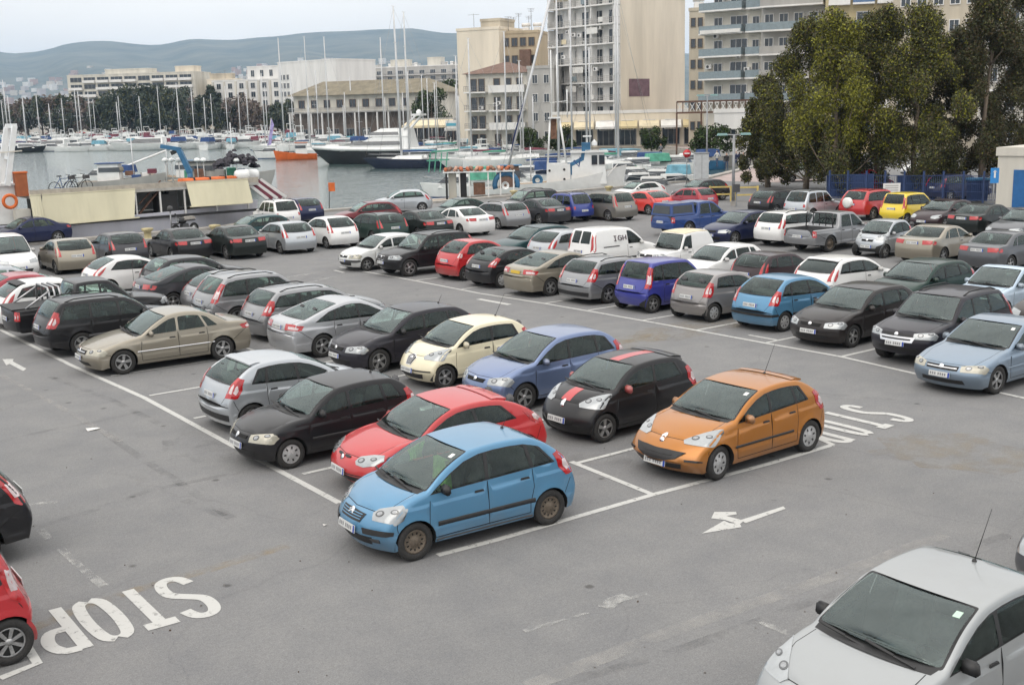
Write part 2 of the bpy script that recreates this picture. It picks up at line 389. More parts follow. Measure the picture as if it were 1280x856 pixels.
# prof: bumper foot, bumper, bonnet lip, cowl, screen top, roof end, rear glass foot, tail edge, rear bumper, rear foot   (distance from the nose, height)
# wins: pillar lines (at the belt, at the roof), the first starts the front door glass
spec('city', L=3.85, W=1.67, H=1.52, wb=2.46, fo=.72, wr=.295, prof=[(.16, .19), (0, .46), (.17, .76), (.82, 1.0), (1.72, 1.47), (2.95, 1.485), (3.60, 1.06), (3.70, .90), (3.85, .52), (3.76, .22)],
     sag=[0, .03, .06, .055, .035, .05, .0, .02, 0], wins=[(1.02, 1.42), (2.02, 2.06), (2.86, 2.80), (3.28, 3.02)], belt=(.95, 1.04))
spec('super', 'city', L=4.0, W=1.74, H=1.47, wb=2.54, fo=.82, wr=.31, prof=[(.2, .18), (0, .40), (.30, .72), (1.14, .98), (2.02, 1.41), (3.15, 1.435), (3.78, 1.06), (3.86, .92), (4.0, .54), (3.92, .22)],
     wins=[(1.34, 1.7), (2.24, 2.26), (2.98, 2.92), (3.3, 3.1)], belt=(.92, 1.05), lamp='long', plate_dz=-.09)
spec('mini', 'city', L=3.43, W=1.63, H=1.46, wb=2.34, fo=.62, wr=.295, prof=[(.16, .18), (0, .42), (.22, .76), (.78, .98), (1.55, 1.41), (2.75, 1.43), (3.22, 1.06), (3.30, .88), (3.43, .52), (3.36, .22)],
     wins=[(.98, 1.3), (2.02, 2.05), (2.80, 2.66)], belt=(.94, 1.04), lamp='long')
spec('compact', 'city', L=4.2, W=1.75, H=1.48, wb=2.58, fo=.85, wr=.315, prof=[(.14, .18), (0, .44), (.12, .72), (1.12, .96), (1.98, 1.42), (3.35, 1.435), (3.95, 1.05), (4.05, .92), (4.2, .54), (4.13, .22)],
     wins=[(1.34, 1.7), (2.26, 2.3), (3.08, 3.02), (3.58, 3.36)], belt=(.93, 1.02), lamp='block')
spec('compact_vw', 'compact', lamp='block', grille='none')
spec('compact_old', 'compact', L=3.8, W=1.65, H=1.42, wb=2.47, fo=.75, wr=.285, prof=[(.12, .20), (0, .44), (.10, .70), (1.05, .92), (1.80, 1.36), (3.10, 1.38), (3.60, 1.0), (3.66, .88), (3.8, .52), (3.74, .24)],
     wins=[(1.2, 1.55), (2.06, 2.06), (2.86, 2.80), (3.26, 3.08)], belt=(.90, .96), trim=False, rad=[.04, .05, .055, .05, .045, .05, .045, .045, .05, .04])
spec('coupe3', 'compact', L=4.05, H=1.42, wb=2.5, prof=[(.2, .18), (0, .40), (.16, .68), (1.1, .93), (1.9, 1.35), (2.95, 1.375), (3.72, 1.03), (3.86, .93), (4.05, .52), (3.96, .22)],
     wins=[(1.3, 1.62), (2.42, 2.36), (3.22, 2.92)], belt=(.90, 1.0), lamp='oval')
spec('sedan', L=4.6, W=1.80, H=1.46, wb=2.70, fo=.92, wr=.325, prof=[(.15, .18), (0, .44), (.12, .70), (1.30, .95), (2.12, 1.40), (3.18, 1.41), (3.88, 1.06), (4.48, 1.0), (4.6, .52), (4.52, .22)],
     af=.12, ar=.10, pf=.9, pr_=.8, shl=.03, tum=.38, flare=.012, belt=(.93, 1.0), trim=False, wins=[(1.46, 1.86), (2.42, 2.44), (3.22, 3.08), (3.56, 3.3)], rearlamp='sedan', lamp='block', grille='bar', rim='alloy5', soft=3.6, vent=True,
     sag=[0, .02, .035, .035, .05, .03, .015, .02, 0])
spec('liftback', 'sedan', L=4.6, prof=[(.18, .18), (0, .44), (.14, .70), (1.25, .95), (2.1, 1.41), (3.0, 1.42), (4.12, 1.08), (4.46, 1.01), (4.6, .54), (4.52, .22)], wins=[(1.44, 1.84), (2.42, 2.46), (3.22, 3.12), (3.78, 3.3)], trim=True)
spec('wagon', 'compact', L=4.55, W=1.80, H=1.50, wb=2.67, fo=.90, wr=.325, prof=[(.16, .18), (0, .44), (.14, .72), (1.22, .97), (2.08, 1.43), (3.85, 1.44), (4.28, 1.06), (4.38, .92), (4.55, .54), (4.47, .22)],
     wins=[(1.42, 1.82), (2.36, 2.4), (3.18, 3.16), (4.05, 3.78)], belt=(.94, 1.02), rail=True)
spec('wagon_tall', 'wagon', L=4.45, W=1.74, H=1.59, wb=2.52, wr=.335, prof=[(.14, .26), (0, .52), (.10, .82), (1.22, 1.0), (1.98, 1.52), (3.85, 1.54), (4.22, 1.12), (4.32, .98), (4.45, .60), (4.38, .32)],
     wins=[(1.38, 1.72), (2.28, 2.3), (3.1, 3.08), (3.98, 3.78)], belt=(1.0, 1.06), trim=True)
spec('suv', L=4.45, W=1.80, H=1.68, wb=2.62, fo=.86, wr=.36, prof=[(.2, .30), (0, .56), (.10, .88), (1.15, 1.06), (1.85, 1.60), (3.75, 1.61), (4.18, 1.16), (4.28, 1.02), (4.45, .62), (4.36, .34)],
     af=.11, ar=.07, pf=.85, pr_=.6, shl=.02, tum=.30, flare=.02, belt=(1.02, 1.08), trim=True, wins=[(1.34, 1.62), (2.28, 2.3), (3.08, 3.06), (3.92, 3.74)], rearlamp='tall', lamp='block', grille='bar', rim='alloy5', soft=4, rail=True, vent=True,
     sag=[0, .015, .03, .03, .04, .02, 0, .015, 0])
spec('suv_short', 'suv', L=3.75, W=1.64, H=1.68, wb=2.3, fo=.68, wr=.34, prof=[(.1, .34), (0, .56), (.06, .86), (.98, 1.0), (1.55, 1.60), (3.2, 1.62), (3.58, 1.08), (3.64, .96), (3.75, .60), (3.70, .36)], tum=.22,
     wins=[(1.12, 1.4), (1.98, 2.0), (2.62, 2.62), (3.34, 3.2)], belt=(.98, 1.0), trim=False, rearlamp='low')
spec('jeep', 'suv_short', L=3.45, W=1.54, H=1.66, wb=2.05, fo=.62, prof=[(.05, .36), (0, .56), (.04, .88), (1.12, .96), (1.45, 1.56), (2.9, 1.60), (3.28, 1.02), (3.34, .92), (3.45, .58), (3.42, .38)], tum=.12,
     wins=[(1.24, 1.38), (1.92, 1.92)], belt=(.95, .97), af=.05, ar=.03, rail=False, softtop=True)
spec('micra', 'city', L=3.72, W=1.66, H=1.54, wb=2.43, prof=[(.14, .18), (0, .44), (.16, .76), (.95, .99), (1.74, 1.46), (2.80, 1.49), (3.44, 1.08), (3.56, .90), (3.72, .52), (3.64, .22)], wins=[(1.12, 1.5), (2.0, 2.02), (2.72, 2.64), (3.06, 2.86)], lamp='oval')
spec('boxy', 'city', L=3.5, W=1.62, H=1.66, wb=2.36, prof=[(.1, .2), (0, .44), (.10, .82), (.72, 1.0), (1.32, 1.58), (3.0, 1.60), (3.28, 1.08), (3.34, .94), (3.5, .54), (3.44, .24)], wins=[(.88, 1.16), (1.82, 1.84), (2.6, 2.58), (3.06, 2.94)], tum=.24, rearlamp='tall')
spec('tall_hatch', 'compact', L=4.05, W=1.69, H=1.55, wb=2.6, prof=[(.14, .19), (0, .46), (.14, .78), (1.02, 1.02), (1.88, 1.49), (3.2, 1.50), (3.80, 1.10), (3.90, .94), (4.05, .54), (3.98, .22)], wins=[(1.2, 1.6), (2.16, 2.2), (3.0, 2.96), (3.48, 3.24)], belt=(.97, 1.04))
spec('smart', 'mini', L=2.55, W=1.52, H=1.54, wb=1.82, fo=.34, wr=.285, prof=[(.08, .2), (0, .44), (.10, .80), (.42, .98), (1.02, 1.47), (1.95, 1.50), (2.36, 1.05), (2.42, .92), (2.55, .54), (2.5, .24)], wins=[(.58, .84), (1.62, 1.62), (2.16, 2.02)], tum=.28, bow=[.2, .2, .2, .12, .08, -.03, -.06, -.08, -.1, -.1])
spec('mpv', 'wagon', L=4.5, W=1.80, H=1.68, wb=2.75, prof=[(.14, .2), (0, .48), (.12, .80), (.98, 1.06), (1.92, 1.60), (3.85, 1.61), (4.25, 1.12), (4.34, .96), (4.5, .56), (4.42, .24)], wins=[(1.24, 1.66), (2.24, 2.28), (3.1, 3.1), (4.0, 3.82)], belt=(1.0, 1.05), rail=False, rearlamp='tall')
spec('van', 'mpv', L=4.14, W=1.72, H=1.80, wb=2.69, prof=[(.12, .22), (0, .48), (.14, .82), (1.02, 1.06), (1.82, 1.70), (3.75, 1.72), (3.98, 1.16), (4.02, 1.0), (4.14, .56), (4.08, .26)], wins=[(1.2, 1.5), (2.12, 2.14)], belt=(1.04, 1.06), tum=.2, trim=False, rail=False, vandoors=True)
spec('pickup', 'suv', L=5.0, W=1.78, H=1.74, wb=2.96, fo=.85, wr=.37, prof=[(.14, .34), (0, .58), (.08, .92), (1.25, 1.08), (1.95, 1.66), (3.05, 1.66), (3.3, 1.06), (4.94, 1.04), (5.0, .62), (4.96, .40)], rail=False, bed=(3.42, 4.9), soft=3.2,
     wins=[(1.42, 1.74), (2.3, 2.32), (3.08, 2.96)], belt=(1.04, 1.05), trim=False, rearlamp='pick', tum=.26, ar=.02, sag=[0, .015, .03, .03, .035, 0, 0, 0, 0])
spec('pickup_small', 'pickup', L=4.4, W=1.64, H=1.46, wb=2.6, wr=.29, fo=.8, prof=[(.12, .22), (0, .46), (.10, .76), (1.15, .95), (1.9, 1.41), (2.55, 1.41), (2.75, .95), (4.36, .93), (4.4, .52), (4.36, .28)], bed=(2.9, 4.3), wins=[(1.32, 1.66), (2.55, 2.45)], belt=(.93, .93), lamp='block')

def make_rims():
    M = {}
    def tyre(r, w):
        b = MB(); ri = r * .64; h = w / 2
        b.lathe([(ri, -h * .8), (ri + .02, -h), (r - .03, -h), (r, -h * .72), (r, h * .72), (r - .03, h), (ri + .02, h), (ri, h * .8)], M_TYRE, 28, 'Y')
        b.lathe([(ri, -h * .8), (ri * .98, -h * .1)], M_RIMDK, 28, 'Y'); b.lathe([(ri, h * .8), (ri * .98, h * .1)], M_RIMDK, 28, 'Y')
        return b.build('tyre')
    # everything at radius 1 (rim radius .64), width .62
    t = tyre(1., .62); M['tyre'] = t.data; bpy.data.objects.remove(t)
    def rim(kind):
        b = MB(); ri = .645
        if kind.startswith('alloy'):
            n = int(kind[5:]); m = M_RIM
            b.lathe([(.0, .12), (ri, .10)], M_RIMDK, 28, 'Y'); b.lathe([(ri * .9, .26), (ri, .29), (ri, .18)], m, 28, 'Y'); b.lathe([(0, .27), (.15, .26), (.17, .2)], m, 16, 'Y')
            for k in range(n):
                a = 2 * math.pi * k / n; u = np.array([math.cos(a), math.sin(a)]); v = np.array([-u[1], u[0]])
                w0, w1 = (.085, .13) if n <= 5 else (.06, .085)
                pts = [u * .08 + v * w0, u * .08 - v * w0, u * (ri * .93) - v * w1, u * (ri * .93) + v * w1]
                V = [(p[0], .245, p[1]) for p in pts] + [(p[0], .16, p[1]) for p in pts]
                b.add(V, [(0, 1, 2, 3), (0, 4, 5, 1), (1, 5, 6, 2), (2, 6, 7, 3), (3, 7, 4, 0)], m)
        elif kind == 'cap':
            m = M_CAP; b.lathe([(0, .27), (.2, .28), (.24, .25), (.56, .27), (ri * .94, .25), (ri, .29), (ri, .15)], m, 28, 'Y')
            for k in range(7):
                a = 2 * math.pi * k / 7; c = Vector((math.cos(a) * .43, .266, math.sin(a) * .43)); q = Matrix.Rotation(-a, 3, 'Y')
                b.box(c, (.17, .02, .11), M_RIMDK, M=q)
        else:
            m = M_STEEL; b.lathe([(0, .24), (.2, .26), (.26, .2), (.5, .2), (.56, .26), (ri, .26), (ri, .15)], m, 28, 'Y')
            for k in range(11):
                a = 2 * math.pi * k / 11; c = Vector((math.cos(a) * .43, .205, math.sin(a) * .43)); q = Matrix.Rotation(-a, 3, 'Y')
                b.box(c, (.12, .02, .07), M_GAP, M=q)
        o = b.build('rim'); me = o.data; bpy.data.objects.remove(o); return me
    for k in ('alloy5', 'alloy7', 'alloy9', 'cap', 'steel'): M[k] = rim(k)
    return M
RIMS = make_rims()
def seat_mesh(m, bench=False):
    b = MB(); w = .5 if not bench else 1.25
    b.box((0, 0, .1), (.5, w, .16), m, taper=.94); q = Matrix.Rotation(R(-16), 3, 'Y')
    b.box((-.30, 0, .42), (.14, w, .62), m, M=q, taper=.85)
    for y in ((0,) if not bench else (-.38, .38)): b.box((-.41, y, .80), (.09, .26, .18), m, M=q, taper=.85)
    o = b.build('seat', merge=1e-4); bm = bmesh.new(); bm.from_mesh(o.data); bmesh.ops.bevel(bm, geom=bm.edges[:], offset=.035, segments=2, affect='EDGES'); bm.to_mesh(o.data); bm.free()
    o.data.polygons.foreach_set('use_smooth', [True] * len(o.data.polygons)); me = o.data; bpy.data.objects.remove(o); return me
SEATS = {(g, be): seat_mesh(M_SEATG if g else M_SEAT, be) for g in (0, 1) for be in (0, 1)}

CARS = {}
def car_meshes(key, near):
    """all meshes of one car type in its own frame: x forward, origin under the middle"""
    ck = (key, near)
    if ck in CARS: return CARS[ck]
    sp = dict(SPEC[key]); L = sp['L']; sp['xw'] = [L / 2 - sp['fo'], L / 2 - sp['fo'] - sp['wb']]
    s = Shape(sp); out = {'shape': s}; S = s.S; hx = L / 2
    st = .07 if near else .11
    # ---- top sheet
    qk = [0, .2, .4, .58, .72, .84, .9, .94, .965, .985, 1.] if near else [0, .33, .62, .84, .93, .975, 1.]
    qs = np.array([-q for q in qk[:0:-1]] + qk); QS = .8
    marks = sorted(S.values()); sl = []
    for a, b in zip(marks[:-1], marks[1:]):
        n = max(1, int(round((b - a) / st))); sl += [a + (b - a) * k / n for k in range(n)]
    sl.append(s.tot); sl = np.array(sl)
    outer = [(v, -QS) for v in sl] + [(sl[-1], q * QS) for q in qs[1:-1]] + [(v, QS) for v in sl[::-1]] + [(sl[0], q * QS) for q in qs[::-1][1:-1]]
    grid = [(v, q * QS) for v in sl[1:-1] for q in qs[1:-1]]
    loops, tags = [], []
    def lp(poly, tag): loops.append([(p[0], p[1] * QS) for p in poly]); tags.append(tag)
    wq = .90
    lp([(S['c'] - .07, -.86), (S['c'] + .07, -.9), (S['c'] + .07, .9), (S['c'] - .07, .86)], 'blk')
    lp(round_poly([(S['c'] + .03, -.93), (S['c'] + .03, .93), (S['h'] - .01, .93), (S['h'] - .01, -.93)], .05), 'blk')
    lp(round_poly([(S['c'] + .06, -wq), (S['c'] + .06, wq), (S['h'] - .045, wq), (S['h'] - .045, -wq)], .05), 'windscreen')
    rq = .78 if sp['rearlamp'] in ('tall', 'pick') else .84
    g0, g1 = S['r'] + .05, S['g'] - .02
    if key.startswith('pickup'): g0, g1 = S['r'] + .06, S['g'] - .12
    if sp.get('vandoors'):
        lp(round_poly([(g0 + .02, -.72), (g0 + .02, -.05), (g1, -.05), (g1, -.72)], .05), 'rear_window'); lp(round_poly([(g0 + .02, .05), (g0 + .02, .72), (g1, .72), (g1, .05)], .05), 'rear_window')
    else:
        lp(round_poly([(g0 - .025, -rq - .03), (g0 - .025, rq + .03), (g1 + .025, rq + .03), (g1 + .025, -rq - .03)], .06), 'blk')
        lp(round_poly([(g0, -rq), (g0, rq), (g1, rq), (g1, -rq)], .06), 'rear_window')
    hq = .83
    if near:
        sn = S['n'] + .02; lp(strip([(S['c'] - .08, -hq * .98), ((sn + S['c']) / 2, -hq), (sn + .06, -hq * .9), (sn, -hq * .8), (sn, 0), (sn, hq * .8), (sn + .06, hq * .9), ((sn + S['c']) / 2, hq), (S['c'] - .08, hq * .98)], .012), 'gap')
        if sp['rearlamp'] != 'sedan': lp(strip([(S['g'] - .05, -.88), (S['t'] + .10, -.80), (S['t'] + .30, -.66), (S['t'] + .30, .66), (S['t'] + .10, .80), (S['g'] - .05, .88)], .012), 'gap')
        else: lp(strip([(S['g'] + .05, -.80), (S['t'] - .04, -.80), (S['t'] + .22, -.6), (S['t'] + .22, .6), (S['t'] - .04, .80), (S['g'] + .05, .80)], .012), 'gap')
    if near and not sp.get('bed'): lp(strip([(S['t'] + .335, -.97), (S['t'] + .335, .97)], .012), 'gap')
    if sp.get('bed'):
        sb0 = S['g'] + (sp['bed'][0] - sp['prof'][6][0]); sb1 = S['g'] + (sp['bed'][1] - sp['prof'][6][0])
        lp([(sb0, -.88), (sb0, .88), (sb1, .88), (sb1, -.88)], 'hole')
    P, T, idx = cdt(outer, loops, grid); P3 = s.T(P[:, 0], P[:, 1] / QS)
    TG = np.array(tags + ['body'])[idx]
    n = np.cross(P3[T[:, 1]] - P3[T[:, 0]], P3[T[:, 2]] - P3[T[:, 0]]); 
    if n[TG == 'body'][:, 2].sum() < 0: T = T[:, ::-1]
    for nm in ('windscreen', 'rear_window'):
        k = TG == nm
        if k.any(): out[nm] = tri_mesh(nm, P3, T[k], [M_GLASSW if nm == 'windscreen' else M_GLASS])
    k = (TG == 'body') | (TG == 'blk') | (TG == 'gap')
    tV, tT, tM = P3, T[k], np.select([TG[k] == 'blk', TG[k] == 'gap'], [1, 2], 0)
    # ---- side sheet
    ex, ez = np.interp(sl, s.ss, s.ex), np.interp(sl, s.ss, s.ez)
    zs = .19 + (.12 if 'suv' in key or 'pickup' in key or key in ('jeep',) else .0) + .03
    ra = sp['wr'] + .045; bot = []
    for xw, zw in ((s.xw[1], sp['wr']), (s.xw[0], sp['wr'])):
        a0 = math.asin(max(-1, min(1, (zs - zw) / ra)))
        for kk in range(15):
            a = (math.pi - a0) + (2 * a0 - math.pi) * kk / 14 if True else 0
            bot.append((xw + ra * math.cos(a), zw + ra * math.sin(a)))
    outer = list(zip(ex, ez)) + bot
    zsil = lambda x: np.interp(x, s._ox, s._oz)
    xs = np.arange(-hx + .08, hx - .08, st); zz = np.arange(zs + .06, sp['H'], st * .9)
    grid = [(x, z) for x in xs for z in zz if z < zsil(x) - .03]
    if near:
        for x in xs:
            z1 = float(s.zb(x))
            for z in (z1 - .172, z1 - .13, z1 - .005, z1 + .03, .435, .475):
                if z < zsil(x) - .035: grid.append((x, z))
    for xw in s.xw:
        for kk in range(17):
            a = math.pi * kk / 16
            for rr in (ra + .03, ra + .07): grid.append((xw + rr * math.cos(a), sp['wr'] + rr * math.sin(a)))
    loops, tags = [], []; W = sp['wins']
    top = lambda d: zsil(hx - d) - .045; bt = lambda d: float(s.zb(hx - d)) + .015
    def winpoly(l, r, gl, gr, m=0.):
        db0, dt0, db1, dt1 = l[0] + gl, l[1] + gl, r[0] - gr, r[1] - gr; b_, t_ = [], []
        for k in range(7):
            d = db0 + (db1 - db0) * k / 6; b_.append((hx - d, bt(d) - m))
        for k in range(7):
            d = dt1 + (dt0 - dt1) * k / 6; zt = max(top(d) + m, bt(d) + .01); t_.append((hx - d, zt))
        return round_poly(b_ + t_, .035)
    wn = []
    if len(W) > 1:
        if sp['trim']: loops.append(winpoly(W[0], W[-1], -.03, -.03, .018)); tags.append('blk')
        for k in range(len(W) - 1):
            loops.append(winpoly(W[k], W[k + 1], .0 if k == 0 else .03, .035)); tags.append('win%d' % k); wn.append('win%d' % k)
    def tz(x): return min(float(s.zb(x)) - .01, zsil(x) - .08)
    if near and W:
        fd = hx - W[0][0] + .04; xB = hx - W[1][0]; 
        seams = [[(fd, .30), (fd + .02, .55), (fd - .02, tz(fd - .02))], [(xB, .30), (xB, .6), (xB, tz(xB))]]
        if len(W) > 3 or (len(W) == 3 and key.startswith('pickup')):
            xC = hx - W[2][0]; xa = s.xw[1] + math.sqrt(max(.001, (ra + .05) ** 2 - .0)); 
            seams.append([(max(xa, xC - .02), .31), (max(xa, xC) - .0, .45), (xC - .01, .72), (xC, tz(xC))])
            out['handles'] = [(xB + .16, -.13), (xC + .15, -.13)]
            seams.append([(fd, .30), (max(xa, xC - .02), .31)])
        else:
            out['handles'] = [(xB + .18, -.13)]; seams.append([(fd, .30), (xB, .31)])
        for xw, sgn, Se in ((s.xw[0], 1, S['n'] - .10), (s.xw[1], -1, S['t'] + .16)):
            x1, z1 = float(np.interp(Se, s.ss, s.ex)), float(np.interp(Se, s.ss, s.ez)); x0_, z0_ = xw + sgn * (ra + .012) * math.cos(.62), sp['wr'] + (ra + .012) * math.sin(.62); seams.append([(x0_, z0_), (x0_ * .5 + x1 * .5, z0_ * .5 + z1 * .5 + .01), (x1 - sgn * .02, z1 - .004)])
        for sm_ in seams: loops.append(strip(sm_, .012)); tags.append('gap')
    elif W:
        xB = hx - W[1][0]; out['handles'] = [(xB + .16, -.13)]
        loops.append(strip([(xB, .30), (xB, .6), (xB, tz(xB))], .014)); tags.append('gap')
    P, T, idx = cdt(outer, loops, grid); TG = np.array(tags + ['body'])[idx]
    k = np.isin(TG, ['body', 'blk', 'gap'])
    sides = []
    for sg in (1, -1):
        P3 = s.side(P[:, 0], P[:, 1], sg)
        n = np.cross(P3[T[:, 1]] - P3[T[:, 0]], P3[T[:, 2]] - P3[T[:, 0]])
        Ts = T[:, ::-1] if (n[:, 1].sum() * sg < 0) else T
        for w_ in wn:
            kk = TG == w_
            if kk.any(): Q = P3.copy(); Q[:, 1] -= sg * .006; out.setdefault('windows', []).append((tri_mesh('window', Q, Ts[kk], [M_GLASS]), sg, w_))
        sides.append((P3, Ts[k]))
    sM = np.select([TG[k] == 'blk', TG[k] == 'gap'], [1, 2], 0)
    # ---- wheel wells, sills, floor
    b = MB()
    for xw in s.xw:
        for sg in (1, -1):
            A = []
            for kk in range(15):
                a0 = math.asin(max(-1, min(1, (zs - sp['wr']) / ra))); a = (math.pi - a0) + (2 * a0 - math.pi) * kk / 14
                x, z = xw + ra * math.cos(a), sp['wr'] + ra * math.sin(a); A.append((x, z))
            V = [(x, sg * (float(s.E(x, z)) - .004), z) for x, z in A] + [(x, sg * (sp['W'] / 2 - .32), z) for x, z in A]
            b.add(V, [(i, i + 1, 16 + i, 15 + i) for i in range(14)], M_GAP)
            b.add([(x, sg * (sp['W'] / 2 - .32), z) for x, z in A], [list(range(15))], M_GAP)
    nf = 14; X_ = np.linspace(ex[-1] + .05, ex[0] - .05, nf)
    V = [(x, sg * (float(s.E(x, zs)) - .012), zs + .01) for sg in (-1, 1) for x in X_]
    b.add(V, [(i, i + 1, nf + i + 1, nf + i) for i in range(nf - 1)], M_GAP)
    # dark floor of the cabin
    X2 = np.linspace(hx - sp['prof'][3][0] - .1, -hx + (L - sp['prof'][6][0]) + .05, 6)
    V = [(x, sg * (float(s.E(x, .5)) - .05), .42) for sg in (-1, 1) for x in X2]; b.add(V, [(i, i + 1, 7 + i, 6 + i) for i in range(5)], M_DASH)
    if sp.get('bed'):
        x0, x1 = hx - sp['bed'][0], hx - sp['bed'][1]; zt_ = float(np.interp(sb0 + .3, s.ss, s.pz)); y = float(s.E(0, zt_)) * .86; z0 = zt_ - .42
        b.add([(x0, -y, z0), (x1, -y, z0), (x1, y, z0), (x0, y, z0), (x0, -y, zt_), (x1, -y, zt_), (x1, y, zt_), (x0, y, zt_)], [(0, 3, 2, 1), (0, 1, 5, 4), (1, 2, 6, 5), (2, 3, 7, 6), (3, 0, 4, 7)], M_GREYPL)
    V = list(map(tuple, tV)); F = tT.tolist(); FM = list(tM)
    for P3, Ts in sides:
        o = len(V); V += list(map(tuple, P3)); F += (Ts + o).tolist(); FM += list(sM)
    o = len(V); V += b.V; F += [[o + i for i in f] for f in b.F]; lut = {id(M_GAP): 2, id(M_DASH): 1, id(M_GREYPL): 3}
    FM += [lut[id(b.mats[i])] for i in b.M]
    out['body'] = mesh_from(key + '_body', V, F, [M_WHITEP, M_BLACK, M_GAP, M_GREYPL], FM, True, 42, 2e-4)
    bm = bmesh.new(); bm.from_mesh(out['body']); loose = [v for v in bm.verts if not v.link_faces]; bmesh.ops.delete(bm, geom=loose, context='VERTS'); bm.to_mesh(out['body']); bm.free()
    # ---- lamps, grille, plates as panels laid on the surface
    Sn, Sg, St = S['n'], S['g'], S['t']
    fT = lambda u, v: s.T(u, v)
    LP = {'swept': [(-.12, .62), (.0, .54), (.09, .60), (.25, .93), (.25, 1.0), (-.03, 1.08), (-.13, 1.0)], 'long': [(-.05, .54), (.03, .47), (.17, .60), (.52, .97), (.48, 1.0), (.03, 1.06), (-.06, .93)],
          'block': [(-.16, .52), (-.01, .50), (.10, .88), (.14, 1.0), (.0, 1.14), (-.16, 1.08)], 'oval': [(-.12, .55), (-.06, .48), (.06, .50), (.18, .72), (.22, .92), (.10, .99), (-.08, .95), (-.14, .75)]}[sp['lamp']]
    RL = {'hatch': [(-.22, .90), (-.22, 1.06), (.10, 1.16), (.28, 1.10), (.30, .78), (.06, .82)], 'tall': [(-.42, .84), (-.42, 1.04), (.24, 1.08), (.30, 1.0), (.30, .82)],
          'sedan': [(St - Sg + .02, .48), (St - Sg + .0, 1.08), (St - Sg + .06, 1.20), (St - Sg + .18, 1.14), (St - Sg + .20, .50)], 'pick': [(St - Sg + .03, .86), (St - Sg + .03, 1.04), (St - Sg + .32, 1.04), (St - Sg + .32, .86)],
          'low': [(.16, .80), (.16, 1.06), (.34, 1.06), (.34, .80)]}[sp['rearlamp']]
    stp = .06 if near else .12
    for sg in (1, -1):
        out['headlight%+d' % sg] = patch('headlight', fT, [(Sn + a, sg * t) for a, t in LP], M_LAMP, .008, stp)
        out['taillight%+d' % sg] = patch('taillight', fT, [(Sg + a, sg * t) for a, t in RL], M_RED, .008, stp)
        if near:
            cS, ct = np.mean([a for a, t in LP]), np.mean([min(t, 1.0) for a, t in LP]); B_ = []
            for dS, dt_, r in ((-.035, -.13, .058), (.045, .09, .048)):
                for rr, mm, of in ((r, M_BOWL, .012), (r * .62, M_BOWLC, .015)):
                    B_.append(patch('bowl', fT, [(Sn + cS + dS + rr * math.cos(a), sg * (ct + dt_ + rr * 1.35 * math.sin(a))) for a in np.linspace(0, 2 * math.pi, 15)[:-1]], mm, of, .05))
            out['bowls%+d' % sg] = B_
            tS, tt = np.mean([a for a, t in RL]), np.mean([t for a, t in RL])
            out['tail_insert%+d' % sg] = patch('clear_lens', fT, [(Sg + tS + (a - tS) * .42 + .03, sg * (tt + (t - tt) * .55)) for a, t in RL], M_REDW, .012, .06)
    sb1, sb0 = S['b1'], 0
    G = {'mouth': [(sb1 - .20, -.58), (sb1 - .20, .58), (sb1 - .05, .66), (sb1 - .05, -.66)], 'bar': [(Sn - .15, -.44), (Sn - .15, .44), (Sn - .03, .46), (Sn - .03, -.46)], 'slim': [(Sn - .10, -.4), (Sn - .10, .4), (Sn - .03, .42), (Sn - .03, -.42)],
         'shield': [(Sn - .22, -.10), (Sn - .22, .10), (Sn - .02, .20), (Sn + .02, .0), (Sn - .02, -.20)], 'big': [(sb1 - .12, -.42), (sb1 - .12, .42), (sb1 + .10, .62), (sb1 + .14, 0), (sb1 + .10, -.62)], 'none': None}[sp['grille']]
    if G: out['grille'] = patch('grille', fT, G, M_BLACK, .006, stp)
    out['intake'] = patch('air_intake', fT, [(sb1 - .19, -.62), (sb1 - .19, .62), (sb1 - .08, .58), (sb1 - .08, -.58)], M_BLACK, .005, stp) if sp['grille'] not in ('mouth',) else None
    # plates
    def at_T(S_, q): return s.T(np.array([S_]), np.array([q]))[0]
    p = at_T(sb1 + sp.get('plate_dz', .03), 0); out['plate_front'] = tuple(p + np.array([.012, 0, 0]))
    sp_r = St + .14 if sp['rearlamp'] in ('hatch', 'tall', 'sedan') else St + .30
    p = at_T(sp_r, 0); out['plate_rear'] = tuple(p - np.array([.012, 0, 0]))
    out['roof_back'] = tuple(at_T(S['r'] - .12, 0)); out['roof_front'] = tuple(at_T(S['h'] + .2, 0))
    # mirrors and handles anchors
    md = W[0][0] + .22 if W else 1.; zm = float(s.zb(hx - md)); out['mirror'] = (hx - md, float(s.E(hx - md, zm)), zm + .05)
    out['bumper_strip_r'] = patch('bumper_strip', fT, [(S['e'] - .04, -1.18), (S['e'] - .04, 1.18), (S['e'] + .05, 1.18), (S['e'] + .05, -1.18)], M_BLACK, .012, .1)
    if sp.get('rail'):
        for sg in (1, -1):
            b = MB(); d0, d1 = sp['prof'][4][0] + .18, sp['prof'][5][0] - .1; pts = []
            for kk in range(7):
                x = hx - (d0 + (d1 - d0) * kk / 6); Sx = float(np.interp(-x, -s.px, s.ss)); p = at_T(Sx, .86); pts.append((p[0], sg * p[1], p[2] + (.055 if 0 < kk < 6 else .0)))
            b.tube(pts, .018, M_BLACK, 6); o = b.build('r'); out['rail%+d' % sg] = o.data; bpy.data.objects.remove(o)
    CARS[ck] = out; return out

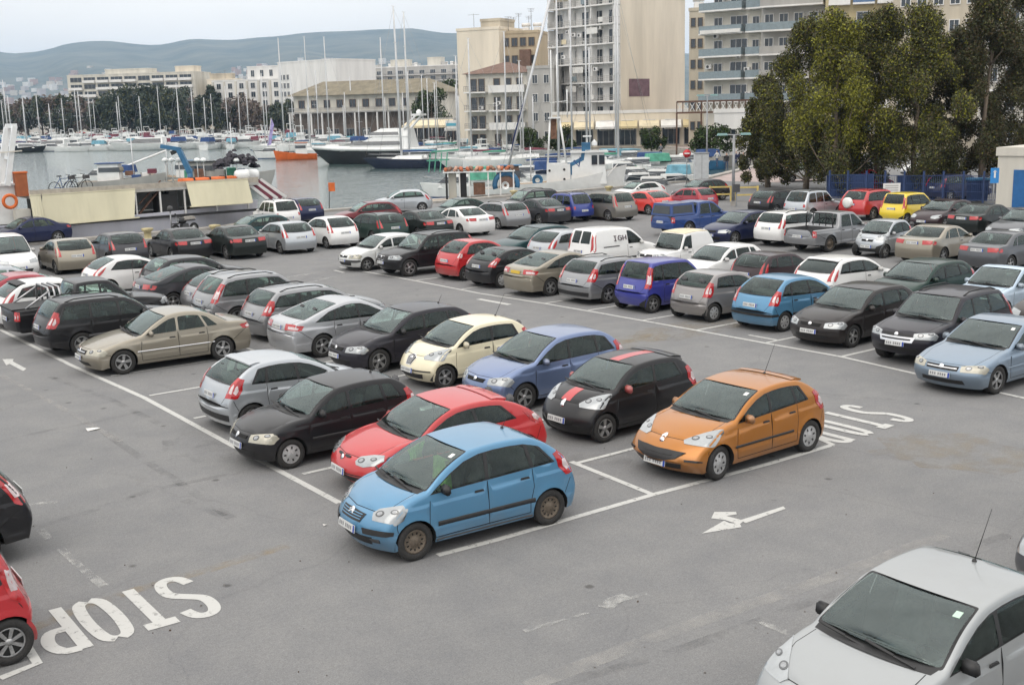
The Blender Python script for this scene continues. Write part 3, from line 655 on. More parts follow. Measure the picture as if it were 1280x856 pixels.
def _mirror_mesh():
    b = MB(); V = []
    b.box((0, .10, .0), (.10, .20, .15), M_BLACK, taper=.85); b.box((0, 0, -.06), (.06, .08, .05), M_BLACK)
    o = b.build('m', merge=1e-5); bm = bmesh.new(); bm.from_mesh(o.data); bmesh.ops.bevel(bm, geom=bm.edges[:], offset=.03, segments=2, affect='EDGES', clamp_overlap=True); bm.to_mesh(o.data); bm.free()
    o.data.polygons.foreach_set('use_smooth', [True] * len(o.data.polygons)); me = o.data; bpy.data.objects.remove(o); return me
MIRROR = _mirror_mesh()
M_PLATEK = mat('plate_dark_marks', (.22, .22, .23), .5, vary=.2)
def _small(name, fn):
    b = MB(); fn(b); o = b.build(name); me = o.data; bpy.data.objects.remove(o); return me
HANDLE = _small('door_handle', lambda b: b.box((0, 0, 0), (.17, .03, .03), M_BLACK, taper=.8))
PLATE = _small('number_plate', lambda b: ([b.box((.004, -.215 + k * .055 + (.03 if k > 2 else 0), 0), (.008, .034, .058), M_PLATEK) for k in range(7)], b.box((0, 0, 0), (.012, .52, .115), M_PLATE), b.box((.002, .235, 0), (.012, .045, .112), mat('plate_blue_band', (.02, .06, .35), .5, vary=0))))
PLATEY = _small('number_plate', lambda b: b.box((0, 0, 0), (.012, .52, .115), M_PLATEY))
ANT = _small('antenna', lambda b: (b.tube([(0, 0, 0), (-.30, 0, .55)], [.006, .0035], M_BLACK, 5), b.lathe([(.03, 0), (.02, .03), (0, .035)], M_BLACK, 8)))
ANTS = _small('antenna', lambda b: (b.tube([(0, 0, 0), (-.12, 0, .22)], [.006, .004], M_BLACK, 5), b.lathe([(.03, 0), (.02, .03), (0, .035)], M_BLACK, 8)))
WIPER = _small('wiper', lambda b: (b.bar((0, 0, .02), (.12, .56, .035), .02, M_BLACK, .012), b.bar((-.02, -.05, .02), (.06, .30, .03), .025, M_BLACK, .015)))
EMBLEM = _small('emblem', lambda b: b.lathe([(0, .012), (.045, .01), (.055, 0)], M_CHROME, 14))
CROSSBAR = {}
def car(key, x, y, h, pname, col, label, cat='car', metal=0., near=1, rim=None, lampm=None, plate=None, mirror=None, handle=None, ant=None, tint=None, screen=None, z=0., name='parked_car', group='cars in the car park',
        redlamp=None, strip=False, seats=0, hands=None, rough=.32, wd=0, win_rear_only=None, emblem=True):
    c = car_meshes(key, near); s = c['shape']; sp = s
    root = thing(name, label, cat, (x, y, z), h, group); pm = paint(pname, col, metal, rough)
    def part(nm, me, parent=root, m=None, slot=0, **k):
        o = link(nm, me, parent, **k)
        if m is not None: o.material_slots[slot].link = 'OBJECT'; o.material_slots[slot].material = m
        return o
    part('body', c['body'], m=pm)
    gm = tint or M_GLASS
    if 'windscreen' in c: part('windscreen', c['windscreen'], m=screen)
    if 'rear_window' in c: part('rear_window', c['rear_window'], m=tint)
    for me, sg, w in c.get('windows', []):
        part('window', me, m=tint if (tint and (not win_rear_only or w != 'win0')) else None)
    for sg in ('+1', '-1'):
        hl = part('headlight', c['headlight' + sg], m=lampm); tl = part('taillight', c['taillight' + sg], m=redlamp)
        for me in c.get('bowls' + sg, []): link('reflector', me, hl)
        if 'tail_insert' + sg in c: link('clear_lens', c['tail_insert' + sg], tl)
        if 'rail' + sg in c: part('roof_rail', c['rail' + sg])
    if c.get('grille'): part('grille', c['grille'])
    if c.get('intake'): part('air_intake', c['intake'])
    for nm, fr in (('plate_front', 1), ('plate_rear', -1)):
        part('number_plate', PLATEY if (plate == 'yellow' and fr < 0) else PLATE, loc=c[nm], rot=(0, R(-8 if fr > 0 else -8), 0 if fr > 0 else math.pi))
    ww = .20 if s.wr < .34 else .24
    for xw in s.xw:
        for sg in (1, -1):
            w = link('wheel', RIMS['tyre'], root, loc=(xw, sg * (s.W / 2 - .015 - .31 * s.wr * ww / .2 * 1.02), s.wr), rot=(0, R(random.uniform(0, 70)), 0 if sg > 0 else math.pi), scale=(s.wr, s.wr * ww / .2, s.wr))
            link('rim', RIMS[rim or s.rim], w)
            if xw == s.xw[0] and wd: w.rotation_euler.z += R(wd)
    mx, my, mz = c['mirror']
    for sg in (1, -1):
        part('mirror', MIRROR, m=mirror or pm, loc=(mx, sg * (my - .02), mz), scale=(1, sg, 1))
        for (hx_, dz) in c.get('handles', []):
            zz = float(s.zb(hx_)) + dz; part('door_handle', HANDLE, m=handle, loc=(hx_, sg * (float(s.E(hx_, zz)) + .008), zz))
    if ant: part('antenna', ANT if ant == 'long' else ANTS, loc=c['roof_back'] if ant != 'front' else c['roof_front'])
    if near:
        hx = s.L / 2; sm = SEATS[(seats, 0)]; xs = hx - sp.prof[3][0] - 1.02
        for sg in (1, -1): link('seat', sm, root, loc=(xs, sg * s.W * .215, .42))
        if len(s.wins) > 2 and not key.startswith('pickup'): link('rear_seat', SEATS[(seats, 1)], root, loc=(xs - .85, 0, .44))
        ck = ('dash', key)
        if ck not in CARS:
            b = MB(); d = sp.prof[3][0]; zd = float(s.zb(hx - d)) - .06; yd = float(s.E(hx - d - .2, .8)) - .06
            b.add([(hx - d + .15, -yd, zd - .1), (hx - d + .15, yd, zd - .1), (hx - d - .42, yd, zd), (hx - d - .42, -yd, zd), (hx - d - .5, yd, zd - .4), (hx - d - .5, -yd, zd - .4)], [(0, 1, 2, 3), (3, 2, 4, 5)], M_DASH)
            q = Matrix.Rotation(R(-62), 3, 'Y'); pts = [q @ Vector((.18 * math.cos(a), .18 * math.sin(a), 0)) + Vector((hx - d - .58, s.W * .215, zd - .02)) for a in np.linspace(0, 2 * math.pi, 17)]
            b.tube(pts, .014, M_BLACK, 5, False); o = b.build('d'); CARS[ck] = o.data; bpy.data.objects.remove(o)
        link('dashboard', CARS[ck], root)
        for yo in (-.62, -.02):
            S_ = s.S['c'] + .04; p = s.T(np.array([S_]), np.array([(yo + .25) / (s.W / 2)]))[0]; p2 = s.T(np.array([S_ + .3]), np.array([0.]))[0]; p1 = s.T(np.array([S_]), np.array([0.]))[0]
            sl = math.atan2(p2[2] - p1[2], p1[0] - p2[0]); link('wiper', WIPER, root, loc=(p1[0] - .01 - abs(yo + .3) * .02, yo, p1[2] + .012), rot=(0, sl, R(8)))
        if emblem:
            p = s.T(np.array([s.S['n'] - .06]), np.array([0.]))[0]; link('emblem', EMBLEM, root, loc=tuple(p + np.array([.012, 0, .0])), rot=(0, R(65), 0))
    if strip: part('bumper_strip', c['bumper_strip_r'])
    return root

def on_body(root, key, nm, poly, m, rel='n', off=.009, step=.06, near=1):
    """one more panel on the body of a car: poly in (distance along the centre line from a named edge, share of half width)"""
    s = car_meshes(key, near)['shape']; me = patch(nm, s.T, [(s.S[rel] + a, t) for a, t in poly], m, off, step); return link(nm, me, root)
def on_side(root, key, nm, x0, x1, z, h, m, off=.012, near=1):
    s = car_meshes(key, near)['shape']
    for sg in (1, -1):
        n = 12; V, F = [], []
        for i in range(n + 1):
            x = x0 + (x1 - x0) * i / n
            for dz, o in ((-h / 2, 0), (-h / 2 + .012, off), (h / 2 - .012, off), (h / 2, 0)): V.append((x, sg * (float(s.E(x, z + dz)) + o), z + dz))
        for i in range(n):
            for j in range(3): f = (i * 4 + j, i * 4 + j + 1, i * 4 + j + 5, i * 4 + j + 4); F.append(f if sg < 0 else f[::-1])
        link(nm, mesh_from(nm, V, F, [m], smooth=True), root)
def spoiler(root, key, m, reach=.16, near=1):
    s = car_meshes(key, near)['shape']; b = MB(); S = s.S['r']
    rows = []
    for ds, dz in ((-.12, .012), (.0, .03), (reach, .03), (reach, .0), (.02, -.01)):
        P = s.T(np.full(9, min(S + (ds if ds < 0 else 0), s.tot)), np.linspace(-.9, .9, 9)); rows.append([(p[0] - max(ds, 0), p[1], p[2] + dz - max(ds, 0) * .18) for p in P])
    V = [v for r in rows for v in r]; n = 9
    F = [(k * n + i, k * n + i + 1, (k + 1) % 5 * n + i + 1, (k + 1) % 5 * n + i) for k in range(5) for i in range(n - 1)]
    F += [tuple(k * n for k in range(5)), tuple(k * n + n - 1 for k in range(5))[::-1]]
    me = mesh_from('roof_spoiler', V, F, [m], smooth=False); return link('roof_spoiler', me, root)
# ------------------------------------------------------------------ the parked cars: type, x, y, heading, paint name, colour, label, options
BLK = (.012, .012, .014, 1); BLK2 = (.02, .02, .023, 1); WHT = (.72, .72, .71, 1); SIL = (.42, .43, .44, 1); SILD = (.27, .275, .285, 1)
def build_cars():
    n = dict(near=1); f = dict(near=0); g = {}
    # front row of the near block
    g['c3'] = car('city', 9.71, 14.73, R(177.2), 'sky_blue', (.085, .235, .39, 1), 'light blue hatchback with dusty brass-coloured wheels, nearest car of the middle block', rim='steel', mirror=M_BLACK, handle=M_BLACK, metal=.35, ant='short', **n)
    g['lanos'] = car('coupe3', 11.14, 17.45, R(176), 'bright_red', (.44, .016, .020, 1), 'bright red three-door coupe with roof spoiler beside the light blue hatchback', rim='cap', ant=None, rough=.36, **n)
    g['clio'] = car('compact_old', 10.26, 20.20, R(180), 'black', BLK, 'black five-door hatchback with silver hubcaps between the red coupe and a silver hatchback', rim='cap', mirror=M_BLACK, lampm=M_LAMPD, ant='short', **n)
    g['fiesta'] = car('super', 10.98, 23.09, 0, 'pale_silver', (.43, .455, .48, 1), 'pale silver hatchback with big red tail lamps, reversed beside the black hatchback', metal=.6, mirror=None, **n)
    g['beige'] = car('sedan', 10.85, 30.66, R(178), 'champagne', (.30, .27, .215, 1), 'champagne beige saloon with five-spoke wheels standing by an empty bay', metal=.6, lampm=M_LAMPD, **n)
    g['forester'] = car('wagon_tall', 10.57, 34.0, R(.5), 'black', BLK2, 'black estate car showing its square back, next to the champagne saloon', near=1, tint=None)
    g['navara'] = car('pickup', 10.73, 36.9, 0, 'black', BLK, 'black pickup with chrome roll bars over its covered bed', cat='pickup', **n)
    g['whitehatch'] = car('compact', 10.61, 39.7, 0, 'white', WHT, 'white hatchback with black roof spoiler behind the black pickup', **f)
    g['redroof'] = car('coupe3', 10.54, 42.4, 0, 'dark_red', (.30, .012, .03, 1), 'dark red coupe of which only the curved roof shows behind a white hatchback', **f)
    g['silverleft'] = car('compact_old', 10.40, 45.3, 0, 'pale_silver', (.43, .455, .48, 1), 'pale silver car at the left edge, in front of the white van', metal=.5, **f)
    g['vanleft'] = car('van', 12.3, 53.3, R(-90), 'white', WHT, 'white van facing the camera at the left edge of the car park', cat='van', **f)
    # back row of the near block
    g['orange'] = car('super', 15.78, 14.56, R(181.5), 'amber_orange', (.40, .145, .012, 1), 'amber orange hatchback with long headlamps and a whip antenna at the end of its row', metal=.45, rim='cap', ant='long', wd=8, **n)
    g['stripe'] = car('mini', 15.75, 17.59, R(180.9), 'black', BLK, 'small black hatchback with red stripes and red mirrors', mirror=paint('bright_red', (.44, .016, .020, 1)), ant=None, **n)
    g['ltblue'] = car('tall_hatch', 16.15, 20.62, R(179.5), 'grey_blue', (.16, .215, .36, 1), 'grey-blue tall hatchback between the cream car and the striped black one', metal=.6, ant=None, **n)
    g['cream'] = car('mini', 15.93, 23.49, R(178), 'cream', (.70, .64, .46, 1), 'cream coloured three-door car with a tall ribbed grille', ant='long', **n)
    g['seat'] = car('compact', 15.76, 26.17, R(179.5), 'black_violet', (.016, .015, .022, 1), 'black hatchback with bulging bonnet beside the cream car', mirror=M_BLACK, ant='short', **n)
    g['mondeo'] = car('liftback', 15.66, 28.98, 0, 'bright_silver', (.45, .46, .48, 1), 'silver liftback saloon with sloping rear window, second behind the champagne saloon', metal=.6, **n)
    g['mwagon'] = car('wagon', 16.1, 31.9, 0, 'silver', SILD, 'grey silver estate car between the silver liftback and the off-roader with red pillars', metal=.6, **n)
    g['xtrail'] = car('suv', 15.61, 34.66, 0, 'silver', SIL, 'silver off-roader with tall red lamps on its rear pillars and roof bars', cat='suv', metal=.55, **n)
    g['hidsil'] = car('coupe3', 16.0, 37.15, 0, 'silver', SIL, 'low silver car mostly hidden to the left of the silver off-roader', metal=.5, **f)
    g['bsedan'] = car('liftback', 15.44, 39.5, 0, 'graphite', (.045, .046, .052, 1), 'graphite liftback with large pale rear window behind the black pickup', metal=.4, **f)
    g['greyroof'] = car('compact', 16.4, 42.2, 0, 'charcoal', (.035, .036, .04, 1), 'charcoal car whose dark roof shows just behind the graphite liftback', metal=.4, **f)
    g['civic'] = car('coupe3', 14.9, 44.6, 0, 'white', WHT, 'white coupe with red tail lamps at the far end of the near block', **f)
    # quay row, parked nose to the water
    q = dict(near=0)
    g['b207'] = car('super', 14.75, 53.25, R(88.5), 'champagne', (.34, .315, .27, 1), 'beige silver hatchback parked nose to the quay, right of the white van', metal=.5, **q)
    g['dgrey'] = car('compact', 17.27, 54.0, R(89), 'graphite', (.045, .046, .052, 1), 'graphite hatchback on the quay, right of the beige silver hatchback', metal=.4, redlamp=M_RED, **q)
    g['bmerc'] = car('sedan', 20.06, 53.6, R(90), 'black', BLK, 'black saloon with bright red tail lamps in front of the motorcycle', **q)
    g['baudi'] = car('sedan', 22.3, 52.6, R(90), 'black_green', (.010, .014, .013, 1), 'black older saloon close against the right side of another black saloon', **q)
    g['sfocus'] = car('compact', 24.95, 52.45, R(90), 'pale_silver', (.43, .455, .48, 1), 'silver hatchback with high red lamps beside the white hatchback on the quay', metal=.6, **q)
    g['wkia'] = car('city', 27.51, 52.61, R(90), 'white', WHT, 'white rounded hatchback parked nose to the quay', **q)
    g['green'] = car('wagon', 30.34, 52.88, R(90), 'bottle_green', (.012, .035, .028, 1), 'dark green estate right of the white rounded hatchback', metal=.3, **q)
    g['dsedan'] = car('sedan', 32.75, 52.4, R(90), 'black_green', (.010, .014, .013, 1), 'black-green saloon between the dark green estate and a white saloon', **q)
    g['wmerc'] = car('sedan', 35.37, 52.34, R(90), 'white', WHT, 'white saloon with triangular red lamps on the quay', **q)
    g['swagon'] = car('wagon', 38.7, 53.5, R(90), 'silver', SILD, 'grey estate between the white saloon and the dark saloon by the quay', metal=.5, **q)
    g['dbmw'] = car('sedan', 41.6, 53.5, R(90), 'graphite', (.03, .03, .034, 1), 'dark saloon with wide red lamps in front of the blue mini off-roader', metal=.3, **q)
    g['jimny'] = car('suv_short', 43.65, 53.4, R(90), 'royal_blue', (.02, .04, .22, 1), 'small royal blue off-roader squeezed beside a brown-grey people carrier', cat='suv', **q)
    g['mpv'] = car('mpv', 45.7, 52.3, R(90), 'taupe', (.20, .19, .17, 1), 'brown-grey people carrier with tall red and white lamps', metal=.5, **q)
    g['redh'] = car('coupe3', 49.81, 53.2, R(90), 'orange_red', (.60, .035, .025, 1), 'orange-red coupe right of the brown-grey people carrier', **q)
    g['redh2'] = car('compact_old', 53.39, 52.76, R(90), 'dark_red', (.42, .015, .03, 1), 'dark red hatchback beside the blue pickup near the boats', **q)
    # loose second line on the quay
    p = col_at(26, 62.); g['navyl'] = car('sedan', p.x, p.y + 1.2, R(186), 'navy', (.012, .018, .06, 1), 'navy blue saloon right below the white hull, behind the white van', metal=.3, **q)
    g['darkl'] = car('compact', 12.9, 58.2, R(90), 'graphite', (.03, .03, .034, 1), 'dark car almost hidden between the white van and the beige hatchback', **q)
    g['sside'] = car('compact', 40.54, 66.84, R(150), 'pale_silver', (.55, .55, .54, 1), 'pale silver hatchback seen from its side at the edge of the water', metal=.4, **q)
    g['teal'] = car('compact', 25.3, 56.6, R(178), 'dark_teal', (.015, .05, .055, 1), 'dark teal hatchback parked across behind the silver hatchback on the quay', metal=.4, **q)
    g['wsmall'] = car('suv_short', 29.99, 63.9, R(90), 'white', WHT, 'small white boxy car with two side windows, left of a navy hatchback', **q)
    g['dkblue'] = car('compact', 32.79, 66.6, R(90), 'navy', (.012, .018, .06, 1), 'navy hatchback next to the small white boxy car by the bow', metal=.3, **q)
    g['maroon'] = car('compact', 33.78, 59.67, R(165), 'maroon', (.13, .012, .018, 1), 'maroon hatchback parked across behind the white rounded hatchback', metal=.3, **q)
    g['dkgreen'] = car('sedan', 38.68, 57.4, R(170), 'bottle_green', (.012, .035, .028, 1), 'dark green saloon parked across below the small fishing boat', metal=.3, **q)
    g['dsuv'] = car('suv', 43.92, 57.3, R(170), 'graphite', (.03, .03, .034, 1), 'dark off-roader with roof bars below the white trawler', cat='suv', **q)
    g['wconv'] = car('coupe3', 55.66, 60.03, R(170), 'white', WHT, 'white coupe with a black roof behind the orange-red coupe', **q)
    g['dome'] = car('compact', 58.66, 57.0, R(170), 'charcoal', (.035, .036, .04, 1), 'charcoal hatchback with a domed roof behind the dark red hatchback', metal=.4, **q)
    # front row of the far block
    g['wold'] = car('compact_old', 25.18, 43.4, R(180), 'off_white', (.60, .61, .60, 1), 'old off-white hatchback at the left end of the far block', lampm=M_LAMPD, **n)
    g['x5'] = car('suv', 25.80, 40.67, R(178.6), 'black', BLK, 'big black off-roader with silver five-spoke wheels beside the red rounded car', cat='suv', near=1)
    g['micra'] = car('micra', 26.66, 38.0, 0, 'bright_red', (.44, .016, .020, 1), 'red rounded hatchback next to the big black off-roader', **n)
    g['bcoupe'] = car('coupe3', 26.57, 35.48, 0, 'black', BLK, 'black three-door coupe between the red rounded car and the beige coupe', rim='cap', **n)
    g['beige2'] = car('liftback', 26.67, 32.75, 0, 'champagne', (.30, .27, .215, 1), 'beige silver coupe with a yellow number plate', metal=.6, plate='yellow', **n)
    g['fwagon'] = car('wagon', 27.04, 30.1, 0, 'silver', (.33, .335, .36, 1), 'silver estate with roof rails between the beige coupe and the bright blue car', metal=.6, **n)
    g['agila'] = car('boxy', 26.85, 27.6, 0, 'violet_blue', (.035, .042, .26, 1), 'bright violet-blue boxy car with its back to the lane', metal=.2, **n)
    g['c2'] = car('mini', 26.97, 25.15, 0, 'warm_grey', (.27, .255, .25, 1), 'warm grey three-door car between the violet-blue and light blue cars', metal=.5, rim='cap', **n)
    g['c3b'] = car('city', 27.32, 22.7, 0, 'sky_blue', (.085, .235, .39, 1), 'light blue hatchback seen from behind in the far block', metal=.35, rim='cap', strip=True, **n)
    g['golf'] = car('compact_vw', 26.85, 20.04, R(181.6), 'black_brown', (.018, .015, .015, 1), 'black hatchback with round badge, right of the rear of a light blue hatchback', near=1)
    g['urban'] = car('suv', 26.72, 17.2, R(183), 'black_violet', (.016, .015, .022, 1), 'black crossover with chrome bar grille and white headlamps', cat='suv', near=1)
    g['vectra'] = car('sedan', 25.13, 14.72, R(180), 'steel_blue', (.20, .265, .34, 1), 'steel blue saloon with violet tinted windscreen at the right edge', metal=.6, screen=M_GLASSV, lampm=M_LAMPD, **n)
    # back row of the far block
    g['dkblue4'] = car('compact', 31.4, 40.7, R(180), 'dark_teal', (.012, .035, .05, 1), 'dark blue-green hatchback behind the red rounded car', metal=.3, **q)
    g['sastra'] = car('compact', 31.84, 38.4, 0, 'pale_silver', (.43, .455, .48, 1), 'pale silver hatchback left of the white panel van', metal=.6, **q)
    g['van'] = car('van', 31.87, 35.75, 0, 'white', (.78, .78, .78, 1), 'white panel van with dark lettering on its side', cat='van', **q)
    g['jeep'] = car('jeep', 32.84, 33.2, R(180.9), 'white', WHT, 'small white open off-roader with a cream soft top', cat='suv', **n)
    g['whatch4'] = car('compact_old', 31.9, 30.0, R(180), 'white', WHT, 'white older hatchback behind the warm grey three-door car', **q)
    g['punto'] = car('compact_old', 32.0, 27.2, 0, 'dark_plum', (.030, .016, .020, 1), 'dark plum hatchback with high red lamps behind the light blue car', rim='cap', **q)
    g['wleon'] = car('compact', 32.37, 24.5, 0, 'white', WHT, 'white sporty hatchback with dark windows behind the black hatchback', tint=M_GLASSD, **q)
    g['dgolf'] = car('compact', 32.51, 21.8, R(180), 'bottle_green', (.016, .026, .024, 1), 'very dark green hatchback left of the pale blue pickup', **q)
    g['caddy'] = car('pickup_small', 33.37, 19.4, R(182), 'pale_blue', (.42, .53, .64, 1), 'small pale blue pickup with a load bed cover, behind the black crossover', cat='pickup', **n)
    g['darkr'] = car('compact', 32.12, 16.6, R(180), 'brown_black', (.03, .024, .022, 1), 'dark brown car at the right edge behind the black crossover', **q)
    # third block
    g['bpick'] = car('pickup', 43.68, 42.66, R(-3), 'deep_blue', (.015, .05, .19, 1), 'deep blue pickup with a windowed canopy over its bed', cat='pickup', **n)
    g['navy5'] = car('compact', 42.28, 38.4, R(180), 'navy', (.018, .025, .10, 1), 'navy hatchback facing the camera, right of the deep blue pickup', metal=.3, **q)
    g['wwagon'] = car('wagon_tall', 43.55, 36.0, 0, 'white', (.66, .67, .67, 1), 'white estate with red lamps left of the silver pickup', **q)
    g['l200'] = car('pickup', 42.97, 33.4, 0, 'silver', (.27, .28, .28, 1), 'silver grey pickup with an open bed and muddy wheels', cat='pickup', metal=.5, rim='steel', **n)
    g['smart'] = car('smart', 42.49, 30.36, R(181.4), 'pale_silver', (.55, .56, .58, 1), 'tiny pale silver two-seater beside the silver grey pickup', metal=.4, **n)
    g['volvo'] = car('sedan', 42.98, 27.92, R(4), 'champagne', (.36, .345, .32, 1), 'light champagne saloon with red corner lamps, right of the tiny two-seater', metal=.6, **q)
    g['gsedan'] = car('sedan', 42.52, 24.63, 0, 'gunmetal', (.11, .115, .125, 1), 'gunmetal saloon at the right edge of the far block', metal=.6, **q)
    # last row along the trees
    g['bhatch6'] = car('compact', 54.59, 46.4, 0, 'black', BLK, 'black hatchback standing left of the boxy silver off-roader by the trees', **q)
    g['vitara'] = car('suv_short', 53.4, 42.9, 0, 'pale_silver', (.50, .51, .51, 1), 'boxy pale silver off-roader under the trees', cat='suv', metal=.4, **q)
    g['redsuv'] = car('suv', 55.8, 40.6, 0, 'bright_red', (.44, .016, .020, 1), 'red off-roader with a white spare wheel cover', cat='suv', **q)
    g['yellow'] = car('boxy', 55.07, 37.8, 0, 'yellow', (.70, .52, .02, 1), 'yellow boxy hatchback under the trees', **q)
    g['mcoupe'] = car('coupe3', 53.95, 35.0, R(181.9), 'dark_plum', (.030, .012, .016, 1), 'dark plum coupe between the yellow car and a black saloon', **q)
    g['gsedan6'] = car('sedan', 52.88, 31.87, 0, 'black_green', (.010, .014, .013, 1), 'black-green saloon in front of the cream kiosk', **q)
    g['silver6'] = car('sedan', 51.31, 28.95, R(180), 'gunmetal', (.20, .21, .24, 1), 'silver grey saloon facing the camera at the far right', metal=.5, **q)
    # foreground
    p = gnd(26, 703); g['bpick0'] = car('suv', p.x - 1.85, p.y + .9, R(180), 'black', BLK, 'black off-roader cut by the left edge, showing a red and white tail lamp', cat='suv', **n)
    p = gnd(14, 829); g['panda'] = car('boxy', p.x - 1.33, p.y + .74, R(180), 'wine_red', (.40, .014, .02, 1), 'red small off-road hatchback with alloy wheels at the lower left corner', rim='alloy7', **n)
    g['silver0'] = car('super', 10.38, 6.80, R(180), 'clean_silver', (.33, .345, .35, 1), 'silver hatchback with black mirrors in the lower right corner, closest to the camera', metal=.45, mirror=M_BLACK, handle=M_BLACK, ant='long', rough=.36, **n)
    g['sliver'] = car('compact', 15.92, 7.0, R(180), 'gunmetal', (.05, .06, .075, 1), 'dark grey car behind the closest silver hatchback, cut by the right edge', metal=.4, **f)
    return g
G = build_cars()

def mirror_pts(P): return [(a, -t) for a, t in P][::-1]
def details():
    body = lambda n: _mc['paint_' + n]
    # light blue hatchback: slatted grille with a double chevron, black bumper inserts, black side strips
    r = G['c3']; k = 'city'
    on_body(r, k, 'upper_grille', [(-.20, -.36), (-.20, .36), (-.05, .42), (-.03, 0), (-.05, -.42)], M_BLACK)
    for a in (-.165, -.125, -.085): on_body(r, k, 'grille_slat', [(a, -.35), (a, .35), (a + .015, .36), (a + .015, -.36)], body('sky_blue'), off=.016)
    for a in (-.10, -.055): on_body(r, k, 'chevron_badge', [(a - .03, -.085), (a + .012, 0), (a - .03, .085), (a - .008, .085), (a + .038, 0), (a - .008, -.085)], M_CHROME, off=.022, step=.03)
    for sg in (1, -1): on_body(r, k, 'bumper_insert', [(.0, sg * .50), (.0, sg * 1.02), (.085, sg * 1.02), (.085, sg * .46)], M_BLACK, 'b1', .016); on_body(r, k, 'fog_lamp', [(-.14, sg * .62), (-.14, sg * .78), (-.07, sg * .80), (-.07, sg * .60)], M_GREYPL, 'b1', .012)
    on_side(r, k, 'door_strip', .82, -.95, .50, .075, M_BLACK); on_side(r, k, 'sill_strip', .85, -.9, .25, .04, M_GREYPL)
    # amber hatchback: wide low mouth, side strips
    r = G['orange']; k = 'super'
    on_body(r, k, 'mouth_grille', [(.06, -.54), (.0, -.3), (-.02, 0), (.0, .3), (.06, .54), (.20, .70), (.215, .3), (.205, 0), (.215, -.3), (.20, -.70)], M_BLACK, 'b1', .012)
    for a in (.05, .11): on_body(r, k, 'mouth_bar', [(a, -.42), (a, .42), (a + .012, .44), (a + .012, -.44)], M_BLACK, 'b1', .02)
    for sg in (1, -1): on_body(r, k, 'bumper_insert', [(.02, sg * .74), (.02, sg * 1.03), (.065, sg * 1.03), (.065, sg * .72)], M_BLACK, 'b1', .014)
    on_side(r, k, 'door_strip', .78, -.85, .52, .05, M_BLACK); spoiler(r, k, body('amber_orange'), .18)
    on_body(r, k, 'lion_badge', [(-.02, -.05), (.03, -.07), (.10, -.02), (.10, .03), (.04, .06), (-.02, .05), (.02, .0)], M_CHROME, off=.02, step=.03)
    # red coupe: split oval nostrils, spoiler
    r = G['lanos']; k = 'coupe3'
    for sg in (1, -1): on_body(r, k, 'nostril_grille', [(-.03, sg * .05), (-.045, sg * .16), (-.03, sg * .27), (.005, sg * .27), (.012, sg * .16), (.005, sg * .05)], M_BLACK, off=.01, step=.04)
    spoiler(r, k, body('bright_red'), .2); on_body(r, k, 'bumper_gap', [(-.0, -.9), (-.0, .9), (.012, .9), (.012, -.9)], M_GAP, 'b1', .006)
    # black hatchback: twin slot grille and a diamond badge, door strips
    r = G['clio']; k = 'compact_old'
    for sg in (1, -1): on_body(r, k, 'grille_slot', [(-.11, sg * .10), (-.11, sg * .40), (-.04, sg * .42), (-.04, sg * .06)], M_GAP, off=.012)
    on_body(r, k, 'diamond_badge', [(-.14, 0), (-.075, .045), (-.01, 0), (-.075, -.045)], M_CHROME, off=.02, step=.03); on_side(r, k, 'door_strip', .7, -.95, .50, .06, M_BLACK)
    # striped black car
    r = G['stripe']; k = 'mini'; red = body('bright_red'); Lh = car_meshes(k, 1)['shape']; hl = Lh.S['c'] - Lh.S['n']; rl = Lh.S['r'] - Lh.S['h']
    on_body(r, k, 'bonnet_stripe', [(.05, -.18), (.05, .16), (hl - .12, .16), (hl - .12, -.18)], red, off=.004); on_body(r, k, 'roof_stripe', [(.03, -.20), (.03, .20), (rl - .03, .20), (rl - .03, -.20)], red, 'h', .004)
    spoiler(r, k, body('black'), .2); on_body(r, k, 'mouth_grille', [(-.05, -.5), (-.10, 0), (-.05, .5), (.06, .56), (.03, 0), (.06, -.56)], M_GAP, 'b1', .01)
    on_body(r, k, 'lion_badge', [(-.05, -.05), (.0, -.07), (.07, -.02), (.07, .03), (.01, .06), (-.05, .05), (-.01, .0)], M_CHROME, off=.02, step=.03)
    # cream car: shield grille with ribs
    r = G['cream']; k = 'mini'
    on_body(r, k, 'shield_frame', [(-.26, -.14), (-.26, .14), (-.04, .24), (.03, .12), (.05, 0), (.03, -.12), (-.04, -.24)], M_CHROME, off=.010, step=.04); on_body(r, k, 'shield_grille', [(-.24, -.12), (-.24, .12), (-.05, .205), (.015, .10), (.03, 0), (.015, -.10), (-.05, -.205)], M_BLACK, off=.017, step=.04)
    for q in (-.10, -.05, 0, .05, .10): on_body(r, k, 'grille_rib', [(-.23, q - .008), (-.23, q + .008), (.0, q * 1.5 + .01), (.0, q * 1.5 - .01)], M_CHROME, off=.024, step=.05)
    on_body(r, k, 'bumper_slot', [(.02, -.92), (.02, .92), (.055, .92), (.055, -.92)], M_BLACK, 'b1', .012)
    # others that face the camera
    for n, k, bar in (('seat', 'compact', 0), ('golf', 'compact_vw', 0), ('ltblue', 'tall_hatch', 0), ('smart', 'smart', 0), ('wold', 'compact_old', 1), ('caddy', 'pickup_small', 1), ('navy5', 'compact', 0)):
        r = G[n]; nr = 1 if n not in ('navy5',) else 0
        on_body(r, k, 'upper_grille', [(-.13, -.36), (-.13, .36), (-.04, .40), (-.04, -.40)], M_GAP, off=.012, near=nr)
        if bar: on_body(r, k, 'bumper_band', [(-.05, -1.1), (-.05, 1.1), (.06, 1.1), (.06, -1.1)], M_GREYPL, 'b1', .012, near=nr)
